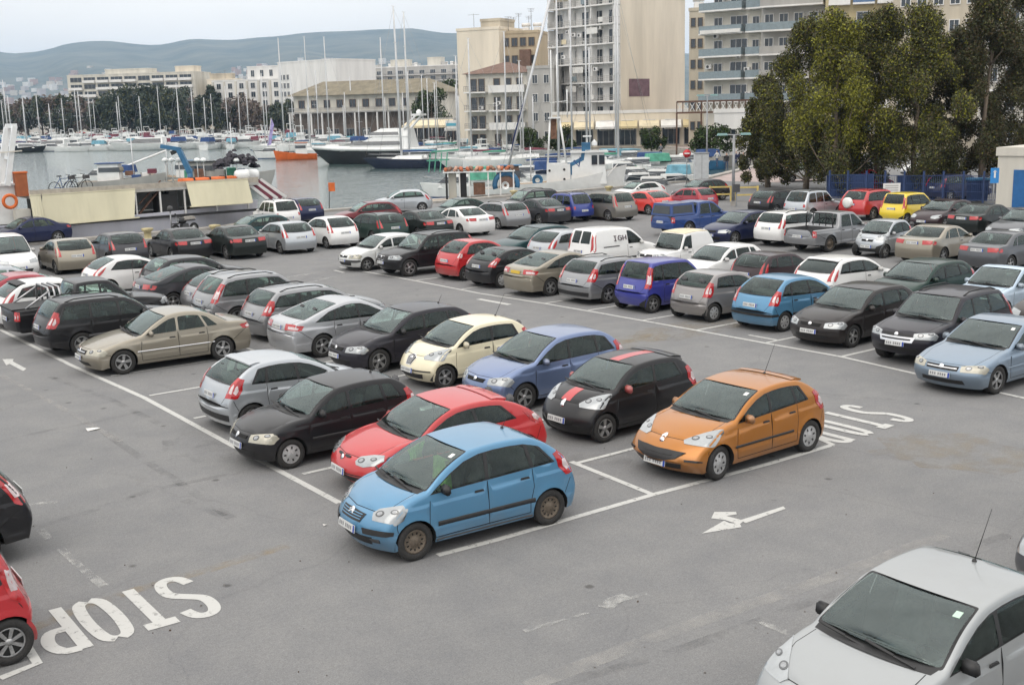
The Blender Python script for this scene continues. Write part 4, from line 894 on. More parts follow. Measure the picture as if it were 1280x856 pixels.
    r = G['urban']; k = 'suv'; on_body(r, k, 'chrome_grille', [(-.26, -.50), (-.26, .50), (-.12, .56), (-.12, -.56)], M_CHROME, off=.012); on_body(r, k, 'grille_gap', [(-.205, -.44), (-.205, .44), (-.165, .46), (-.165, -.46)], M_BLACK, off=.02)
    r = G['x5']
    for sg in (1, -1): on_body(r, k, 'kidney_frame', [(-.20, sg * .03), (-.20, sg * .24), (-.02, sg * .25), (-.01, sg * .04)], M_CHROME, off=.012, step=.05); on_body(r, k, 'kidney_grille', [(-.185, sg * .045), (-.185, sg * .225), (-.035, sg * .235), (-.025, sg * .055)], M_BLACK, off=.019, step=.05)
    for n in ('vectra', 'beige'): on_body(G[n], 'sedan', 'chrome_bar', [(-.105, -.42), (-.105, .42), (-.08, .42), (-.08, -.42)], M_CHROME, off=.018); on_side(G[n], 'sedan', 'door_strip', 1.0, -1.1, .55, .03, M_CHROME if n == 'beige' else body('steel_blue'), .008)
    for n, k in (('fiesta', 'super'), ('c2', 'mini'), ('fwagon', 'wagon'), ('micra', 'micra'), ('agila', 'boxy'), ('c3b', 'city')): on_body(G[n], k, 'bumper_lower', [(.10, -.95), (.10, .95), (.24, .9), (.24, -.9)], M_BLACK if n in ('fiesta', 'fwagon') else body({'c2': 'warm_grey', 'micra': 'bright_red', 'agila': 'violet_blue', 'c3b': 'sky_blue'}[n]), 'e', .010)
    on_side(G['c3b'], 'city', 'door_strip', .82, -.95, .50, .075, M_BLACK); on_side(G['forester'], 'wagon_tall', 'door_strip', 1.0, -1.0, .55, .08, M_GREYPL)
    spoiler(G['wleon'], 'compact', body('white'), .16, 0); spoiler(G['whitehatch'], 'compact', M_BLACK, .2, 0); spoiler(G['fiesta'], 'super', body('pale_silver'), .14)
    # chrome roll bars and bed cover of the black pickup
    r = G['navara']; s = car_meshes('pickup', 1)['shape']; hx = s.L / 2
    for dx in (3.50, 3.66, 3.82):
        b = MB(); x = hx - dx; b.tube([(x, -.74, 1.04), (x, -.70, 1.45), (x, -.58, 1.60), (x, .58, 1.60), (x, .70, 1.45), (x, .74, 1.04)], .030, M_STEELBAR, 8); b.build('roll_bar', r)
    for sg in (1, -1):
        b = MB(); b.tube([(hx - 3.82, sg * .69, 1.50), (hx - 4.55, sg * .74, 1.05)], .030, M_STEELBAR, 8); b.build('roll_bar_strut', r)
    b = MB(); b.box((hx - 4.2, 0, 1.045), (1.5, 1.5, .05), M_BLACK); b.build('bed_cover', r)
    # canopy of the deep blue pickup, ladder rack of the silver one
    r = G['bpick']; b = MB(); frustv = [(hx - 4.92, -.80, 1.06), (hx - 3.34, -.80, 1.06), (hx - 3.34, .80, 1.06), (hx - 4.92, .80, 1.06), (hx - 4.82, -.68, 1.66), (hx - 3.36, -.68, 1.68), (hx - 3.36, .68, 1.68), (hx - 4.82, .68, 1.66)]
    b.add(frustv, [(4, 5, 6, 7), (0, 1, 5, 4), (1, 2, 6, 5), (2, 3, 7, 6), (3, 0, 4, 7)], body('deep_blue')); b.build('canopy', r)
    for sg in (1, -1):
        b = MB(); b.add([(hx - 4.80, sg * .782, 1.18), (hx - 3.48, sg * .782, 1.18), (hx - 3.48, sg * .715, 1.56), (hx - 4.74, sg * .715, 1.56)], [(0, 1, 2, 3)], M_PANE_CAR); b.build('canopy_window', r)
    b = MB(); b.add([(hx - 4.925, -.66, 1.16), (hx - 4.925, .66, 1.16), (hx - 4.845, .58, 1.56), (hx - 4.845, -.58, 1.56)], [(0, 1, 2, 3)], M_PANE_CAR); b.build('canopy_window', r)
    r = G['l200']; b = MB(); x = hx - 3.5; b.tube([(x, -.74, 1.05), (x, -.70, 1.66), (x, .70, 1.66), (x, .74, 1.05)], .03, M_BLACK, 6); [b.bar((x, y, 1.1), (x, y, 1.64), .03, M_BLACK) for y in (-.35, 0, .35)]; b.build('cab_guard', r)
    # cream soft top of the little off-roader: a canvas skin over the roof and rear
    r = G['jeep']; k = 'jeep'; sh = car_meshes(k, 1)['shape']; lr = sh.S['r'] - sh.S['h']; cv = mat('canvas_cream', (.62, .55, .40), .9, vary=.15, scale=3)
    on_body(r, k, 'soft_top', [(.06, -.96), (.06, .96), (lr - .02, .96), (lr - .02, -.96)], cv, 'h', .02); on_body(r, k, 'rear_curtain', [(.0, -.95), (.0, .95), (.5, .95), (.5, -.95)], mat('curtain_pale_green', (.36, .52, .44), .6, vary=.15), 'r', .015)
    # spare wheel cover of the red off-roader
    r = G['redsuv']; b = MB(); b.lathe([(0, .16), (.28, .15), (.34, .10), (.34, -.08), (0, -.08)][::-1], M_WHITEP, 20, 'X', (-hxs(r), .05, .98)) if False else b.lathe([(.0, -.12), (.24, -.11), (.29, -.05), (.29, .12)], M_WHITEP, 20, 'X', (-4.45 / 2 - .02, .15, .98)); b.build('spare_wheel_cover', r)
    sh = car_meshes('coupe3', 0)['shape']; lr = sh.S['r'] - sh.S['h']; on_body(G['wconv'], 'coupe3', 'black_roof', [(-.02, -.96), (-.02, .96), (lr + .02, .96), (lr + .02, -.96)], M_BLACK, 'h', .012, .08, 0)
    # dark lettering on the panel van, tailgate handles
    r = G['van']; s = car_meshes('van', 0)['shape']
    ml = mat('letter_dark', (.06, .03, .04), .6, vary=.1); b = MB(); G3 = {'I': [((.5, 0), (.5, 1)), ((.2, 0), (.8, 0)), ((.2, 1), (.8, 1))], 'G': [((.95, .9), (.3, 1)), ((.3, 1), (.05, .6)), ((.05, .6), (.1, .15)), ((.1, .15), (.5, 0)), ((.5, 0), (.95, .1)), ((.95, .1), (.95, .5)), ((.95, .5), (.55, .5))], 'H': [((.1, 0), (.1, 1)), ((.9, 0), (.9, 1)), ((.1, .5), (.9, .5))]}
    for q, ch in enumerate('IGH'):
        for p0, p1 in G3[ch]:
            V = [(-.80 + q * .25 + p[0] * .20, -(float(s.E(0, 1.24 + p[1] * .19)) + .015), 1.24 + p[1] * .19) for p in (p0, p1)]; b.bar(V[0], V[1], .042, ml, .02)
    b.build('van_lettering', r)
    on_side(r, 'van', 'side_strip', -.5, -1.35, 1.02, .05, M_GREYPL, .012, 0); on_side(r, 'van', 'door_strip', 1.0, -1.1, .52, .08, M_GREYPL, .012, 0)
    # inner mirror and stickers on windscreens near the camera
    for n, k in (('silver0', 'super'), ('orange', 'super'), ('c3', 'city'), ('vectra', 'sedan')):
        s = car_meshes(k, 1)['shape']; S_ = s.S['h'] - .16; p = s.T(np.array([S_]), np.array([0.]))[0]; b = MB(); b.box((p[0] - .10, 0, p[2] - .06), (.05, .22, .07), M_BLACK); b.build('inner_mirror', G[n])
        on_body(G[n], k, 'sticker', [(-.26, .70), (-.26, .80), (-.16, .80), (-.16, .70)], M_WHITEP if n != 'silver0' else mat('sticker_pale_green', (.45, .6, .5), .6, vary=.1), 'h', .004)
    # something pale green hung on the driver's seat of the light blue hatchback
    b = MB(); b.box((.02, 0, .44), (.10, .46, .46), M_CLOTH, taper=.8); b.build('seat_vest', G['c3'], loc=(.02, -.36, .42)); 
M_STEELBAR = mat('polished_steel_bar', (.45, .45, .46), .3, .8, vary=.1)
M_PANE_CAR = mat('car_pane_dark', (.03, .036, .04), .06, vary=.2, spec=.6)
details()
# ------------------------------------------------------------------ ground, markings, water, far land
def node_mat(name):
    m = bpy.data.materials.new(name); m.use_nodes = True; nt = m.node_tree
    return m, nt, nt.nodes.new, nt.links.new, nt.nodes['Principled BSDF']
def asphalt_mat():
    m, nt, N, L, b = node_mat('asphalt'); tc = N('ShaderNodeTexCoord'); P = tc.outputs['Object']
    def noise(sc_, det=5, rough=.6, off=0.):
        mp = N('ShaderNodeMapping'); mp.inputs['Location'].default_value = (off, off * .7, 0); L(P, mp.inputs['Vector'])
        n = N('ShaderNodeTexNoise'); n.inputs['Scale'].default_value = sc_; n.inputs['Detail'].default_value = det; n.inputs['Roughness'].default_value = rough; L(mp.outputs['Vector'], n.inputs['Vector']); return n.outputs['Fac']
    def ramp(f, a, ca, b_, cb):
        r = N('ShaderNodeValToRGB'); e = r.color_ramp.elements; e[0].position = a; e[0].color = ca; e[1].position = b_; e[1].color = cb; L(f, r.inputs['Fac']); return r.outputs['Color']
    def mul(a, b_, fac=1.):
        x = N('ShaderNodeMix'); x.data_type = 'RGBA'; x.blend_type = 'MULTIPLY'; x.inputs['Factor'].default_value = fac; L(a, x.inputs['A']); L(b_, x.inputs['B']); return x.outputs['Result']
    c = ramp(noise(.16, 6, .62), .32, (.174, .176, .179, 1), .68, (.200, .201, .203, 1))
    c = mul(c, ramp(noise(1.1, 6, .7, 3), .3, (.88, .88, .89, 1), .62, (1.05, 1.04, 1.02, 1)))
    c = mul(c, ramp(noise(55, 3, .7, 9), .3, (.70, .70, .70, 1), .7, (1.26, 1.26, 1.26, 1)))
    c = mul(c, ramp(noise(17, 4, .75, 21), .32, (.87, .87, .87, 1), .68, (1.11, 1.11, 1.11, 1)))
    vo = N('ShaderNodeTexVoronoi'); vo.inputs['Scale'].default_value = .85; vo.inputs['Randomness'].default_value = 1.; L(P, vo.inputs['Vector'])
    c = mul(c, ramp(vo.outputs['Distance'], .035, (.5, .49, .48, 1), .075, (1, 1, 1, 1)))        # oil drips
    dn = N('ShaderNodeTexNoise'); dn.inputs['Scale'].default_value = .55; dn.inputs['Detail'].default_value = 4; L(P, dn.inputs['Vector'])
    ad = N('ShaderNodeVectorMath'); ad.operation = 'MULTIPLY_ADD'; L(dn.outputs['Color'], ad.inputs[0]); ad.inputs[1].default_value = (1.6, 1.6, 0); L(P, ad.inputs[2])
    ck = N('ShaderNodeTexVoronoi'); ck.feature = 'DISTANCE_TO_EDGE'; ck.inputs['Scale'].default_value = .16; L(ad.outputs['Vector'], ck.inputs['Vector'])
    ckc = ramp(ck.outputs['Distance'], .0012, (.66, .66, .68, 1), .004, (1, 1, 1, 1)); c = mul(c, ckc, .3)     # hairline cracks
    L(c, b.inputs['Base Color']); b.inputs['Roughness'].default_value = .86; b.inputs['Specular IOR Level'].default_value = .3
    bp = N('ShaderNodeBump'); bp.inputs['Strength'].default_value = .35; bp.inputs['Distance'].default_value = .01; L(noise(90, 3, .7, 5), bp.inputs['Height']); L(bp.outputs['Normal'], b.inputs['Normal'])
    return m
def decal(name, col, lo, hi, scale=6., amount=1., rough=.8, detail=6):
    """worn coating: noise eats holes into it"""
    m, nt, N, L, b = node_mat(name); b.inputs['Base Color'].default_value = (*col, 1); b.inputs['Roughness'].default_value = rough; out = nt.nodes['Material Output']
    tc = N('ShaderNodeTexCoord'); n = N('ShaderNodeTexNoise'); n.inputs['Scale'].default_value = scale; n.inputs['Detail'].default_value = detail; n.inputs['Roughness'].default_value = .72; L(tc.outputs['Object'], n.inputs['Vector'])
    mr = N('ShaderNodeMapRange'); mr.inputs['From Min'].default_value = lo; mr.inputs['From Max'].default_value = hi; mr.inputs['To Max'].default_value = amount; L(n.outputs['Fac'], mr.inputs['Value'])
    t = N('ShaderNodeBsdfTransparent'); x = N('ShaderNodeMixShader'); L(mr.outputs['Result'], x.inputs['Fac']); L(t.outputs[0], x.inputs[1]); L(b.outputs[0], x.inputs[2]); L(x.outputs[0], out.inputs['Surface'])
    return m
M_ASPH = asphalt_mat()
M_LINE = decal('road_paint_white', (.50, .50, .48), .28, .44, 7., .92)
M_LINEW = decal('road_paint_worn', (.50, .50, .48), .42, .64, 4.5, .58)
M_LINEF = decal('road_paint_faint', (.40, .39, .37), .38, .66, 2.2, .45)
M_YEL = decal('road_paint_yellow_faint', (.40, .27, .09), .40, .70, 3., .25)
M_TAR = decal('tar_seam', (.085, .085, .09), .44, .72, 1.6, .26)
M_STAIN = decal('dark_stain', (.09, .09, .094), .45, .80, 1.3, .32)
M_SAND = decal('sandy_dust', (.30, .24, .15), .42, .72, 1.6, .4)
M_CONC = mat('quay_concrete', (.36, .34, .31), .85, vary=.25, scale=1.2, bump=.3, bscale=8)
M_PAVE = mat('promenade_paving', (.36, .29, .27), .85, vary=.2, scale=.8)
def flat(name, polys, m, z, kind='structure'):
    V, F = [], []
    for k, p in enumerate(polys): b = len(V); V += [(q[0], q[1], z + .0004 * (k % 12)) for q in p]; F.append(list(range(b, b + len(p))))
    me = mesh_from(name, V, F, [m]); 
    for pl in me.polygons:
        if pl.normal.z < 0: pl.flip()
    o = link(name, me); o['kind'] = kind; return o
QUAY = [(-160, 65.6), (27.5, 66.2), (34, 71.6), (63, 71.6), (74, 72.6), (99, 86.5), (118, 112), (150, 168)]
def smooth_path(P, n=4):
    P = [np.array(p, float) for p in P]; out = []
    for i in range(len(P) - 1):
        a, b, c, d = P[max(i - 1, 0)], P[i], P[i + 1], P[min(i + 2, len(P) - 1)]
        for k in range(n): t = k / n; out.append(tuple(.5 * (2 * b + (c - a) * t + (2 * a - 5 * b + 4 * c - d) * t * t + (3 * b - a - 3 * c + d) * t ** 3)))
    return out + [tuple(P[-1])]
def build_ground():
    V2 = QUAY + [(420, 168), (420, -60), (-160, -60)]
    flat('car_park_ground', [V2], M_ASPH, 0)
    b = MB()                                              # quay wall and coping
    for a, c in zip(QUAY[:-1], QUAY[1:]):
        a, c = Vector((*a, 0)), Vector((*c, 0)); d = (c - a).normalized(); n = Vector((-d.y, d.x, 0))
        b.add([a + n * .0 + Vector((0, 0, .0)), c, c - Vector((0, 0, 3)), a - Vector((0, 0, 3))], [(0, 1, 2, 3)], M_CONC)
        m_ = (a + c) / 2 - n * .35; b.box((m_.x, m_.y, .06), ((c - a).length, .7, .16), M_CONC, rz=math.atan2(d.y, d.x))
    o = b.build('quay_wall'); tag(o, 'concrete quay wall with pale coping along the water', 'quay wall')
    # the promenade and pavement
    flat('promenade_pavement', [[(74.5, 71.9), (99.4, 85.9), (118.4, 111.5), (150, 167), (175, 160), (128, 96), (88, 64), (76, 64)]], M_PAVE, .006)
    # markings
    def ln(pts, w=.12, m=None): return strip([(gnd(*p).x, gnd(*p).y) for p in pts], w)
    def wl(pts, w=.12): return strip(pts, w)
    W_ = []
    W_ += [ln([(0, 412), (90, 457), (180, 497), (285, 554), (425, 629)], .13)]
    W_ += [ln([(547, 694), (620, 675), (817, 618), (960, 580), (1041, 556)], .13), ln([(714, 577), (771, 600), (818, 619)], .12)]
    x0 = 9.0
    for y in (16.4, 18.95, 21.6, 24.25, 27.05, 29.9, 32.7): W_.append(wl([(x0 + .1, y), (13.2, y)], .11))
    for y in (16.1, 18.95, 21.8, 24.7, 27.5): W_.append(wl([(13.35, y), (17.7, y)], .11))
    W_.append(wl([(13.3, 18.9), (13.3, 36)], .11)); W_.append(ln([(1041, 556), (1030, 551), (1008, 541)], .12))
    W_.append(ln([(418, 338), (430, 341)], .14)); W_.append(ln([(425, 334), (518, 351), (600, 367), (680, 379.5), (750, 391.5), (870, 413), (956, 429), (1051, 446), (1143, 467), (1290, 500)], .13))
    for (px, py) in ((518, 351), (575, 362), (628, 370), (680, 379.5), (733, 388.5), (801, 401), (869.6, 413), (956, 429), (1051, 446), (1156, 470)):
        p = gnd(px, py); W_.append(wl([(p.x + .08, p.y), (p.x + 4.6, p.y)], .11))
    W_.append(ln([(598, 374), (637, 381)], .22)); W_.append(ln([(936, 419), (975, 426)], .12))
    W_.append(ln([(0, 848), (47, 829), (32, 806)], .13))
    flat('bay_lines', W_, M_LINE, .006)
    flat('worn_lines', [ln([(24, 632), (72, 627)], .12), ln([(50, 662), (62, 674)], .13), ln([(76, 686), (100, 708), (112, 718)], .13), ln([(114, 720), (130, 733)], .15), ln([(940, 773), (995, 796)], .11), ln([(655, 789), (690, 779)], .09), ln([(756, 760), (768, 750), (785, 745)], .22), ln([(788, 748), (808, 742)], .08), ln([(690, 779), (735, 766)], .05),
                        ln([(352, 348), (392, 342)], .25), ln([(372, 357), (418, 346)], .2), ln([(1120, 463), (1143, 468)], .1)], M_LINEW, .006)
    flat('faint_lines', [ln([(660, 858), (740, 827), (820, 796), (910, 764), (1000, 735), (1090, 702), (1180, 668)], .26), ln([(0, 468), (60, 500), (150, 552)], .15)], M_LINEF, .005)
    flat('yellow_faint_line', [ln([(30, 790), (90, 764), (170, 737), (260, 712), (360, 682)], .22), ], M_YEL, .004)
    tar = [[(0, 552), (60, 538), (130, 525), (185, 512)], [(130, 540), (180, 575), (220, 600), (290, 648)], [(40, 660), (110, 640), (190, 612), (300, 590), (330, 580)], [(670, 862), (760, 838), (860, 808), (960, 772), (1050, 738), (1150, 706), (1260, 668)], [(230, 625), (280, 645)], [(60, 470), (140, 500), (200, 530)],
           [(610, 455), (700, 470)], [(200, 480), (260, 500)], [(880, 470), (1000, 490), (1120, 500)]]
    flat('tar_seams', [ln(t, .18) for t in tar], M_TAR, .003)
    def blob(px, py, rx, ry, seed):
        rnd = random.Random(seed); c = gnd(px, py); return [(c.x + rx * math.cos(a) * rnd.uniform(.75, 1.2), c.y + ry * math.sin(a) * rnd.uniform(.75, 1.2)) for a in np.linspace(0, 2 * math.pi, 22)[:-1]]
    flat('dark_stains', [blob(270, 555, 1.0, 1.3, 3), blob(735, 580, .9, .6, 6), blob(560, 640, 1.4, .8, 7), blob(870, 560, 1.3, .7, 8), blob(640, 475, 1.2, .7, 9)], M_STAIN, .002)
    flat('sandy_dust', [blob(1190, 565, 1.3, 1.4, 11), blob(870, 410, 3., 1.0, 12), blob(760, 430, 2.4, .9, 13)], M_SAND, .0025)
    # letters: strokes in a unit box, x to the reader's right, y up
    def letters(o, right, up, spc, w, sw):
        G_ = {'S': [[(.95, .80), (.80, .95), (.5, 1.), (.2, .95), (.06, .80), (.12, .62), (.5, .5), (.88, .38), (.94, .2), (.8, .05), (.5, 0), (.2, .05), (.05, .2)]], 'T': [[(.5, 0), (.5, .9)], [(0, .93), (1, .93)]],
              'O': [[(.42, .98), (.15, .88), (.05, .5), (.15, .12), (.42, .02)], [(.58, .98), (.85, .88), (.95, .5), (.85, .12), (.58, .02)]], 'P': [[(.12, 0), (.12, 1.)], [(.26, .97), (.70, .95), (.93, .82), (.93, .66), (.72, .52), (.30, .5)]]}
        out = []
        for k, ch in enumerate('STOP'):
            for st in G_[ch]:
                st = smooth_path(st) if len(st) > 4 else st
                P = [tuple(o + right * (k * spc + (p[0] - .5) * w) + up * p[1]) for p in st]
                wd = sw * (1.25 if (ch == 'T' and st[0] == (0, .93)) else 1.)
                out.append(strip(P, wd))
        return out
    # near word: foot of the S at upper left, tops toward the camera
    def frame(sfoot, stop, pfoot, sw, ww):
        a, t, p = [np.array(gnd(*q)[:2]) for q in (sfoot, stop, pfoot)]; return letters(a, (p - a) / np.linalg.norm(p - a), t - a, np.linalg.norm(p - a) / 3, ww, sw)
    L1 = frame((210, 725), (259, 768), (53, 765), .17, .43) ; L2 = frame((1056, 508), (1136, 526), (981, 532), .17, .36)
    flat('stop_lettering', [q for q in L1 + L2], M_LINE, .007)
    # arrows
    def quad(*pts): return [(gnd(*p).x, gnd(*p).y) for p in pts]
    flat('lane_arrows', [quad((982, 636), (979, 633), (926, 650), (932, 654)), quad((877, 667), (905, 651), (912, 654), (925, 655), (927, 659)), quad((889, 648), (893, 640), (920, 640), (921, 643), (908, 645), (930, 651), (924, 656), (906, 650)),
                         quad((3, 449), (17, 449), (16, 452), (33, 461), (29, 464), (12, 455), (8, 457))], M_LINE, .007)
build_ground()

def water_mat():
    m, nt, N, L, b = node_mat('harbour_water'); tc = N('ShaderNodeTexCoord')
    b.inputs['Base Color'].default_value = (.085, .125, .12, 1); b.inputs['Roughness'].default_value = .05; b.inputs['IOR'].default_value = 1.33; b.inputs['Specular IOR Level'].default_value = .9
    def nz(s, d): 
        mp = N('ShaderNodeMapping'); mp.inputs['Scale'].default_value = s; mp.inputs['Rotation'].default_value = (0, 0, R(53)); L(tc.outputs['Object'], mp.inputs['Vector']); n = N('ShaderNodeTexNoise'); n.inputs['Scale'].default_value = 1; n.inputs['Detail'].default_value = d; n.inputs['Roughness'].default_value = .55; L(mp.outputs['Vector'], n.inputs['Vector']); return n.outputs['Fac']
    a = N('ShaderNodeMath'); a.operation = 'MULTIPLY_ADD'; L(nz((.22, .5, 1), 5), a.inputs[0]); a.inputs[1].default_value = 1.4; L(nz((1.3, 2.4, 1), 3), a.inputs[2])
    bp = N('ShaderNodeBump'); bp.inputs['Strength'].default_value = .38; bp.inputs['Distance'].default_value = .2; L(a.outputs[0], bp.inputs['Height']); L(bp.outputs['Normal'], b.inputs['Normal'])
    return m
WZ = -1.2
SHORE = [(-420, 640), (-200, 600), (0, 545), (150, 505), (300, 455), (420, 395), (500, 300), (570, 245), (640, 212), (700, 190), (800, 180), (880, 172), (930, 168)]
def build_water():
    flat('harbour_water', [[(-1500, -200), (600, -200), (1500, 1600), (-900, 2200)]], water_mat(), WZ)
    pts = [col_at(px, D) for px, D in SHORE]
    ml = mat('far_shore_ground', (.24, .22, .19), .9, vary=.2, scale=.05)
    far = [(p.x, p.y) for p in pts]
    flat('far_shore_ground', [far + [(260, 168), (900, 100), (6000, 3000), (6000, 12000), (-4000, 12000), (-3000, 2500)]], ml, -.05)
    b = MB()
    for a, c in zip(far[:-1], far[1:]): b.add([(*a, -.05), (*c, -.05), (*c, -3), (*a, -3)], [(0, 1, 2, 3)], M_CONC)
    tag(b.build('far_quay_wall'), 'long pale quay wall on the far side of the marina', 'quay wall')
    # hills: a ridge some six kilometres off, wooded, with a paler foot
    m, nt, N, L, bs = node_mat('wooded_hillside'); tc = N('ShaderNodeTexCoord'); n = N('ShaderNodeTexNoise'); n.inputs['Scale'].default_value = .004; n.inputs['Detail'].default_value = 8; n.inputs['Roughness'].default_value = .65; L(tc.outputs['Object'], n.inputs['Vector'])
    r = N('ShaderNodeValToRGB'); e = r.color_ramp.elements; e[0].position = .35; e[0].color = (.028, .045, .03, 1); e[1].position = .7; e[1].color = (.12, .12, .085, 1); L(n.outputs['Fac'], r.inputs['Fac']); L(r.outputs['Color'], bs.inputs['Base Color']); bs.inputs['Roughness'].default_value = 1
    prof = [(-500, 75), (-250, 72), (0, 62), (25, 65), (55, 63), (90, 55), (150, 53), (215, 55), (250, 50), (300, 50), (360, 46), (420, 40), (470, 37), (520, 36), (575, 39), (640, 44), (700, 52), (800, 62), (950, 75), (1200, 88), (1600, 100)]
    pxs = np.arange(-500, 1600, 12.); ys = np.interp(pxs, [p[0] for p in prof], [p[1] for p in prof]); rnd = np.random.RandomState(3)
    rows = 64; D0, D1 = 2600., 6600.; V, F = [], []
    bumps = np.convolve(rnd.randn(len(pxs) + 40), np.exp(-np.linspace(-2, 2, 9) ** 2), 'same')[:len(pxs)]
    for j in range(rows):
        t = j / (rows - 1)
        for i, px in enumerate(pxs):
            Dn = D0 + (D1 - D0) * t; top = at(px, ys[i], D1).z + bumps[i] * 3
            z = -5 + (top + 5) * (t ** 1.35) * (1 + .0 * math.sin(i)) + 22 * math.sin(px * .021 + 4 * t) * math.sin(px * .047 + 9 * t) * t * (1 - t) * 4
            p = col_at(px, Dn); V.append((p.x, p.y, z))
    n_ = len(pxs)
    for j in range(rows - 1):
        for i in range(n_ - 1): F.append((j * n_ + i, j * n_ + i + 1, (j + 1) * n_ + i + 1, (j + 1) * n_ + i))
    for i in range(n_): p = col_at(pxs[i], D1 + 900); V.append((p.x, p.y, -20))
    for i in range(n_ - 1): F.append(((rows - 1) * n_ + i, (rows - 1) * n_ + i + 1, rows * n_ + i + 1, rows * n_ + i))
    o = link('hills', mesh_from('hills', V, F, [m], smooth=True)); o['kind'] = 'structure'
    # the town at the foot of the hills, a scatter of pale houses too small to count
    b = MB(); rnd = random.Random(11); mw = [mat('town_wall_%d' % i, c, .8, vary=.1, scale=.1) for i, c in enumerate([(.62, .60, .56), (.52, .47, .40), (.44, .40, .38), (.36, .24, .19)])]
    for k in range(900):
        px = rnd.choice((rnd.uniform(-40, 600), rnd.gauss(420, 60), rnd.gauss(340, 40), rnd.gauss(60, 50))); t = rnd.uniform(.05, .62) ** 1.25; i = int((px + 500) / 12)
        if not 0 <= i < n_: continue
        j = min(rows - 2, int(t * (rows - 1)) + 1); v = V[j * n_ + i]; D = D0 + (D1 - D0) * j / (rows - 1); s = rnd.uniform(8, 20)
        b.box((v[0] + rnd.uniform(-30, 30), v[1] + rnd.uniform(-30, 30), v[2] + s * .35), (s * 1.3, s, s * rnd.uniform(.7, 1.3)), rnd.choice(mw), rz=rnd.uniform(0, 3))
    o = b.build('far_town'); tag(o, 'pale town houses scattered over the foot of the hills', 'town', kind='stuff')
build_water()
def build_haze():
    m = bpy.data.materials.new('haze_air'); m.use_nodes = True; nt = m.node_tree; nt.nodes.clear(); out = nt.nodes.new('ShaderNodeOutputMaterial'); v = nt.nodes.new('ShaderNodeVolumePrincipled')
    v.inputs['Color'].default_value = (.50, .71, 1.0, 1); v.inputs['Density'].default_value = .000078; v.inputs['Anisotropy'].default_value = .1; nt.links.new(v.outputs[0], out.inputs['Volume'])
    b = MB(); b.box((2500, 4500, 238), (15000, 15000, 532), m); o = b.build('haze'); tag(o, 'pale air haze over the bay', 'haze', kind='stuff')
build_haze()

def build_litter():
    mp = mat('paper_white', (.66, .65, .62), .8, vary=.15, scale=20); rnd = random.Random(5)
    for i, (px, py, s) in enumerate(((116, 537, .13), (406, 657, .03))):
        p = gnd(px, py); b = MB(); b.add([(-s, -s * .6, .01), (s, -s * .7, .03), (s * .9, s * .6, .015), (-s * .95, s * .65, .04)], [(0, 1, 2, 3)], mp); o = b.build('paper_scrap', loc=p); tag(o, ['white scrap of paper lying on the lane at the left', 'tiny white scrap in front of the light blue hatchback', 'tiny pale scrap on the lane at the right', 'tiny pale scrap beside the light blue hatchback'][i], 'litter')
    b = MB()
    for k in range(70):
        p = gnd(rnd.uniform(0, 1280), rnd.uniform(470, 850)); s = rnd.uniform(.010, .024); b.box((p.x, p.y, s * .4), (s, s * rnd.uniform(.6, 1.4), s * .8), M_STONE if k % 3 else M_DARKBIT, rz=rnd.uniform(0, 3), taper=.6)
    tag(b.build('grit'), 'loose grit and dry leaf bits scattered over the asphalt', 'grit', kind='stuff')
M_STONE = mat('grit_stone', (.16, .15, .14), .9, vary=.3, scale=30); M_DARKBIT = mat('dry_leaf', (.07, .045, .03), .9, vary=.3, scale=30)
build_litter()
# ------------------------------------------------------------------ buildings on the far shore
M_CREAM = mat('render_cream', (.70, .63, .52), .9, vary=.16, scale=.25, streak=True)
M_CREAM2 = mat('render_pale_cream', (.58, .555, .49), .9, vary=.18, scale=.3, streak=True)
M_BEIGE = mat('render_beige', (.47, .42, .335), .9, vary=.2, scale=.25, streak=True)
M_WALLW = mat('render_white', (.70, .69, .67), .9, vary=.12, scale=.3, streak=True)
M_WALLG = mat('render_grey', (.40, .39, .37), .9, vary=.2, scale=.3, streak=True)
M_OCHRE = mat('render_ochre', (.46, .38, .27), .9, vary=.18, scale=.3, streak=True)
M_YELW = mat('render_yellow', (.56, .47, .28), .9, vary=.12, scale=.3)
M_BLUEW = mat('panel_blue', (.10, .17, .30), .6, vary=.15)
M_ROOF = mat('clay_tiles', (.17, .105, .08), .85, vary=.3, scale=1.2)
M_ROOFO = mat('olive_tiles', (.20, .175, .125), .9, vary=.25, scale=.6)
M_BROWN = mat('brown_timber', (.12, .065, .045), .8, vary=.25)
M_PANE = mat('window_pane_dark', (.035, .045, .055), .08, vary=.4, scale=.5, spec=.8)
M_SHUT = mat('shutter_brown', (.16, .12, .09), .8, vary=.2)
M_GLR = mat('balcony_glass_blue', (.20, .25, .27), .12, vary=.15, spec=.8)
M_RAIL = mat('balcony_rail_grey', (.16, .16, .17), .6, vary=.2)
M_AWN = mat('awning_cream', (.62, .54, .38), .9, vary=.15, scale=.8)
M_AWNW = mat('awning_white', (.68, .67, .64), .9, vary=.12, scale=.8)
M_STEELG = mat('galvanised_steel', (.36, .37, .38), .45, .7, vary=.2)
M_POLE = mat('grey_pole', (.30, .31, .32), .5, .4, vary=.2)
M_SEABLUE = mat('marine_blue', (.035, .14, .27), .5, vary=.25, scale=2)
M_ORANGE = mat('orange_plastic', (.62, .13, .02), .6, vary=.25, scale=2)
_wm = {}
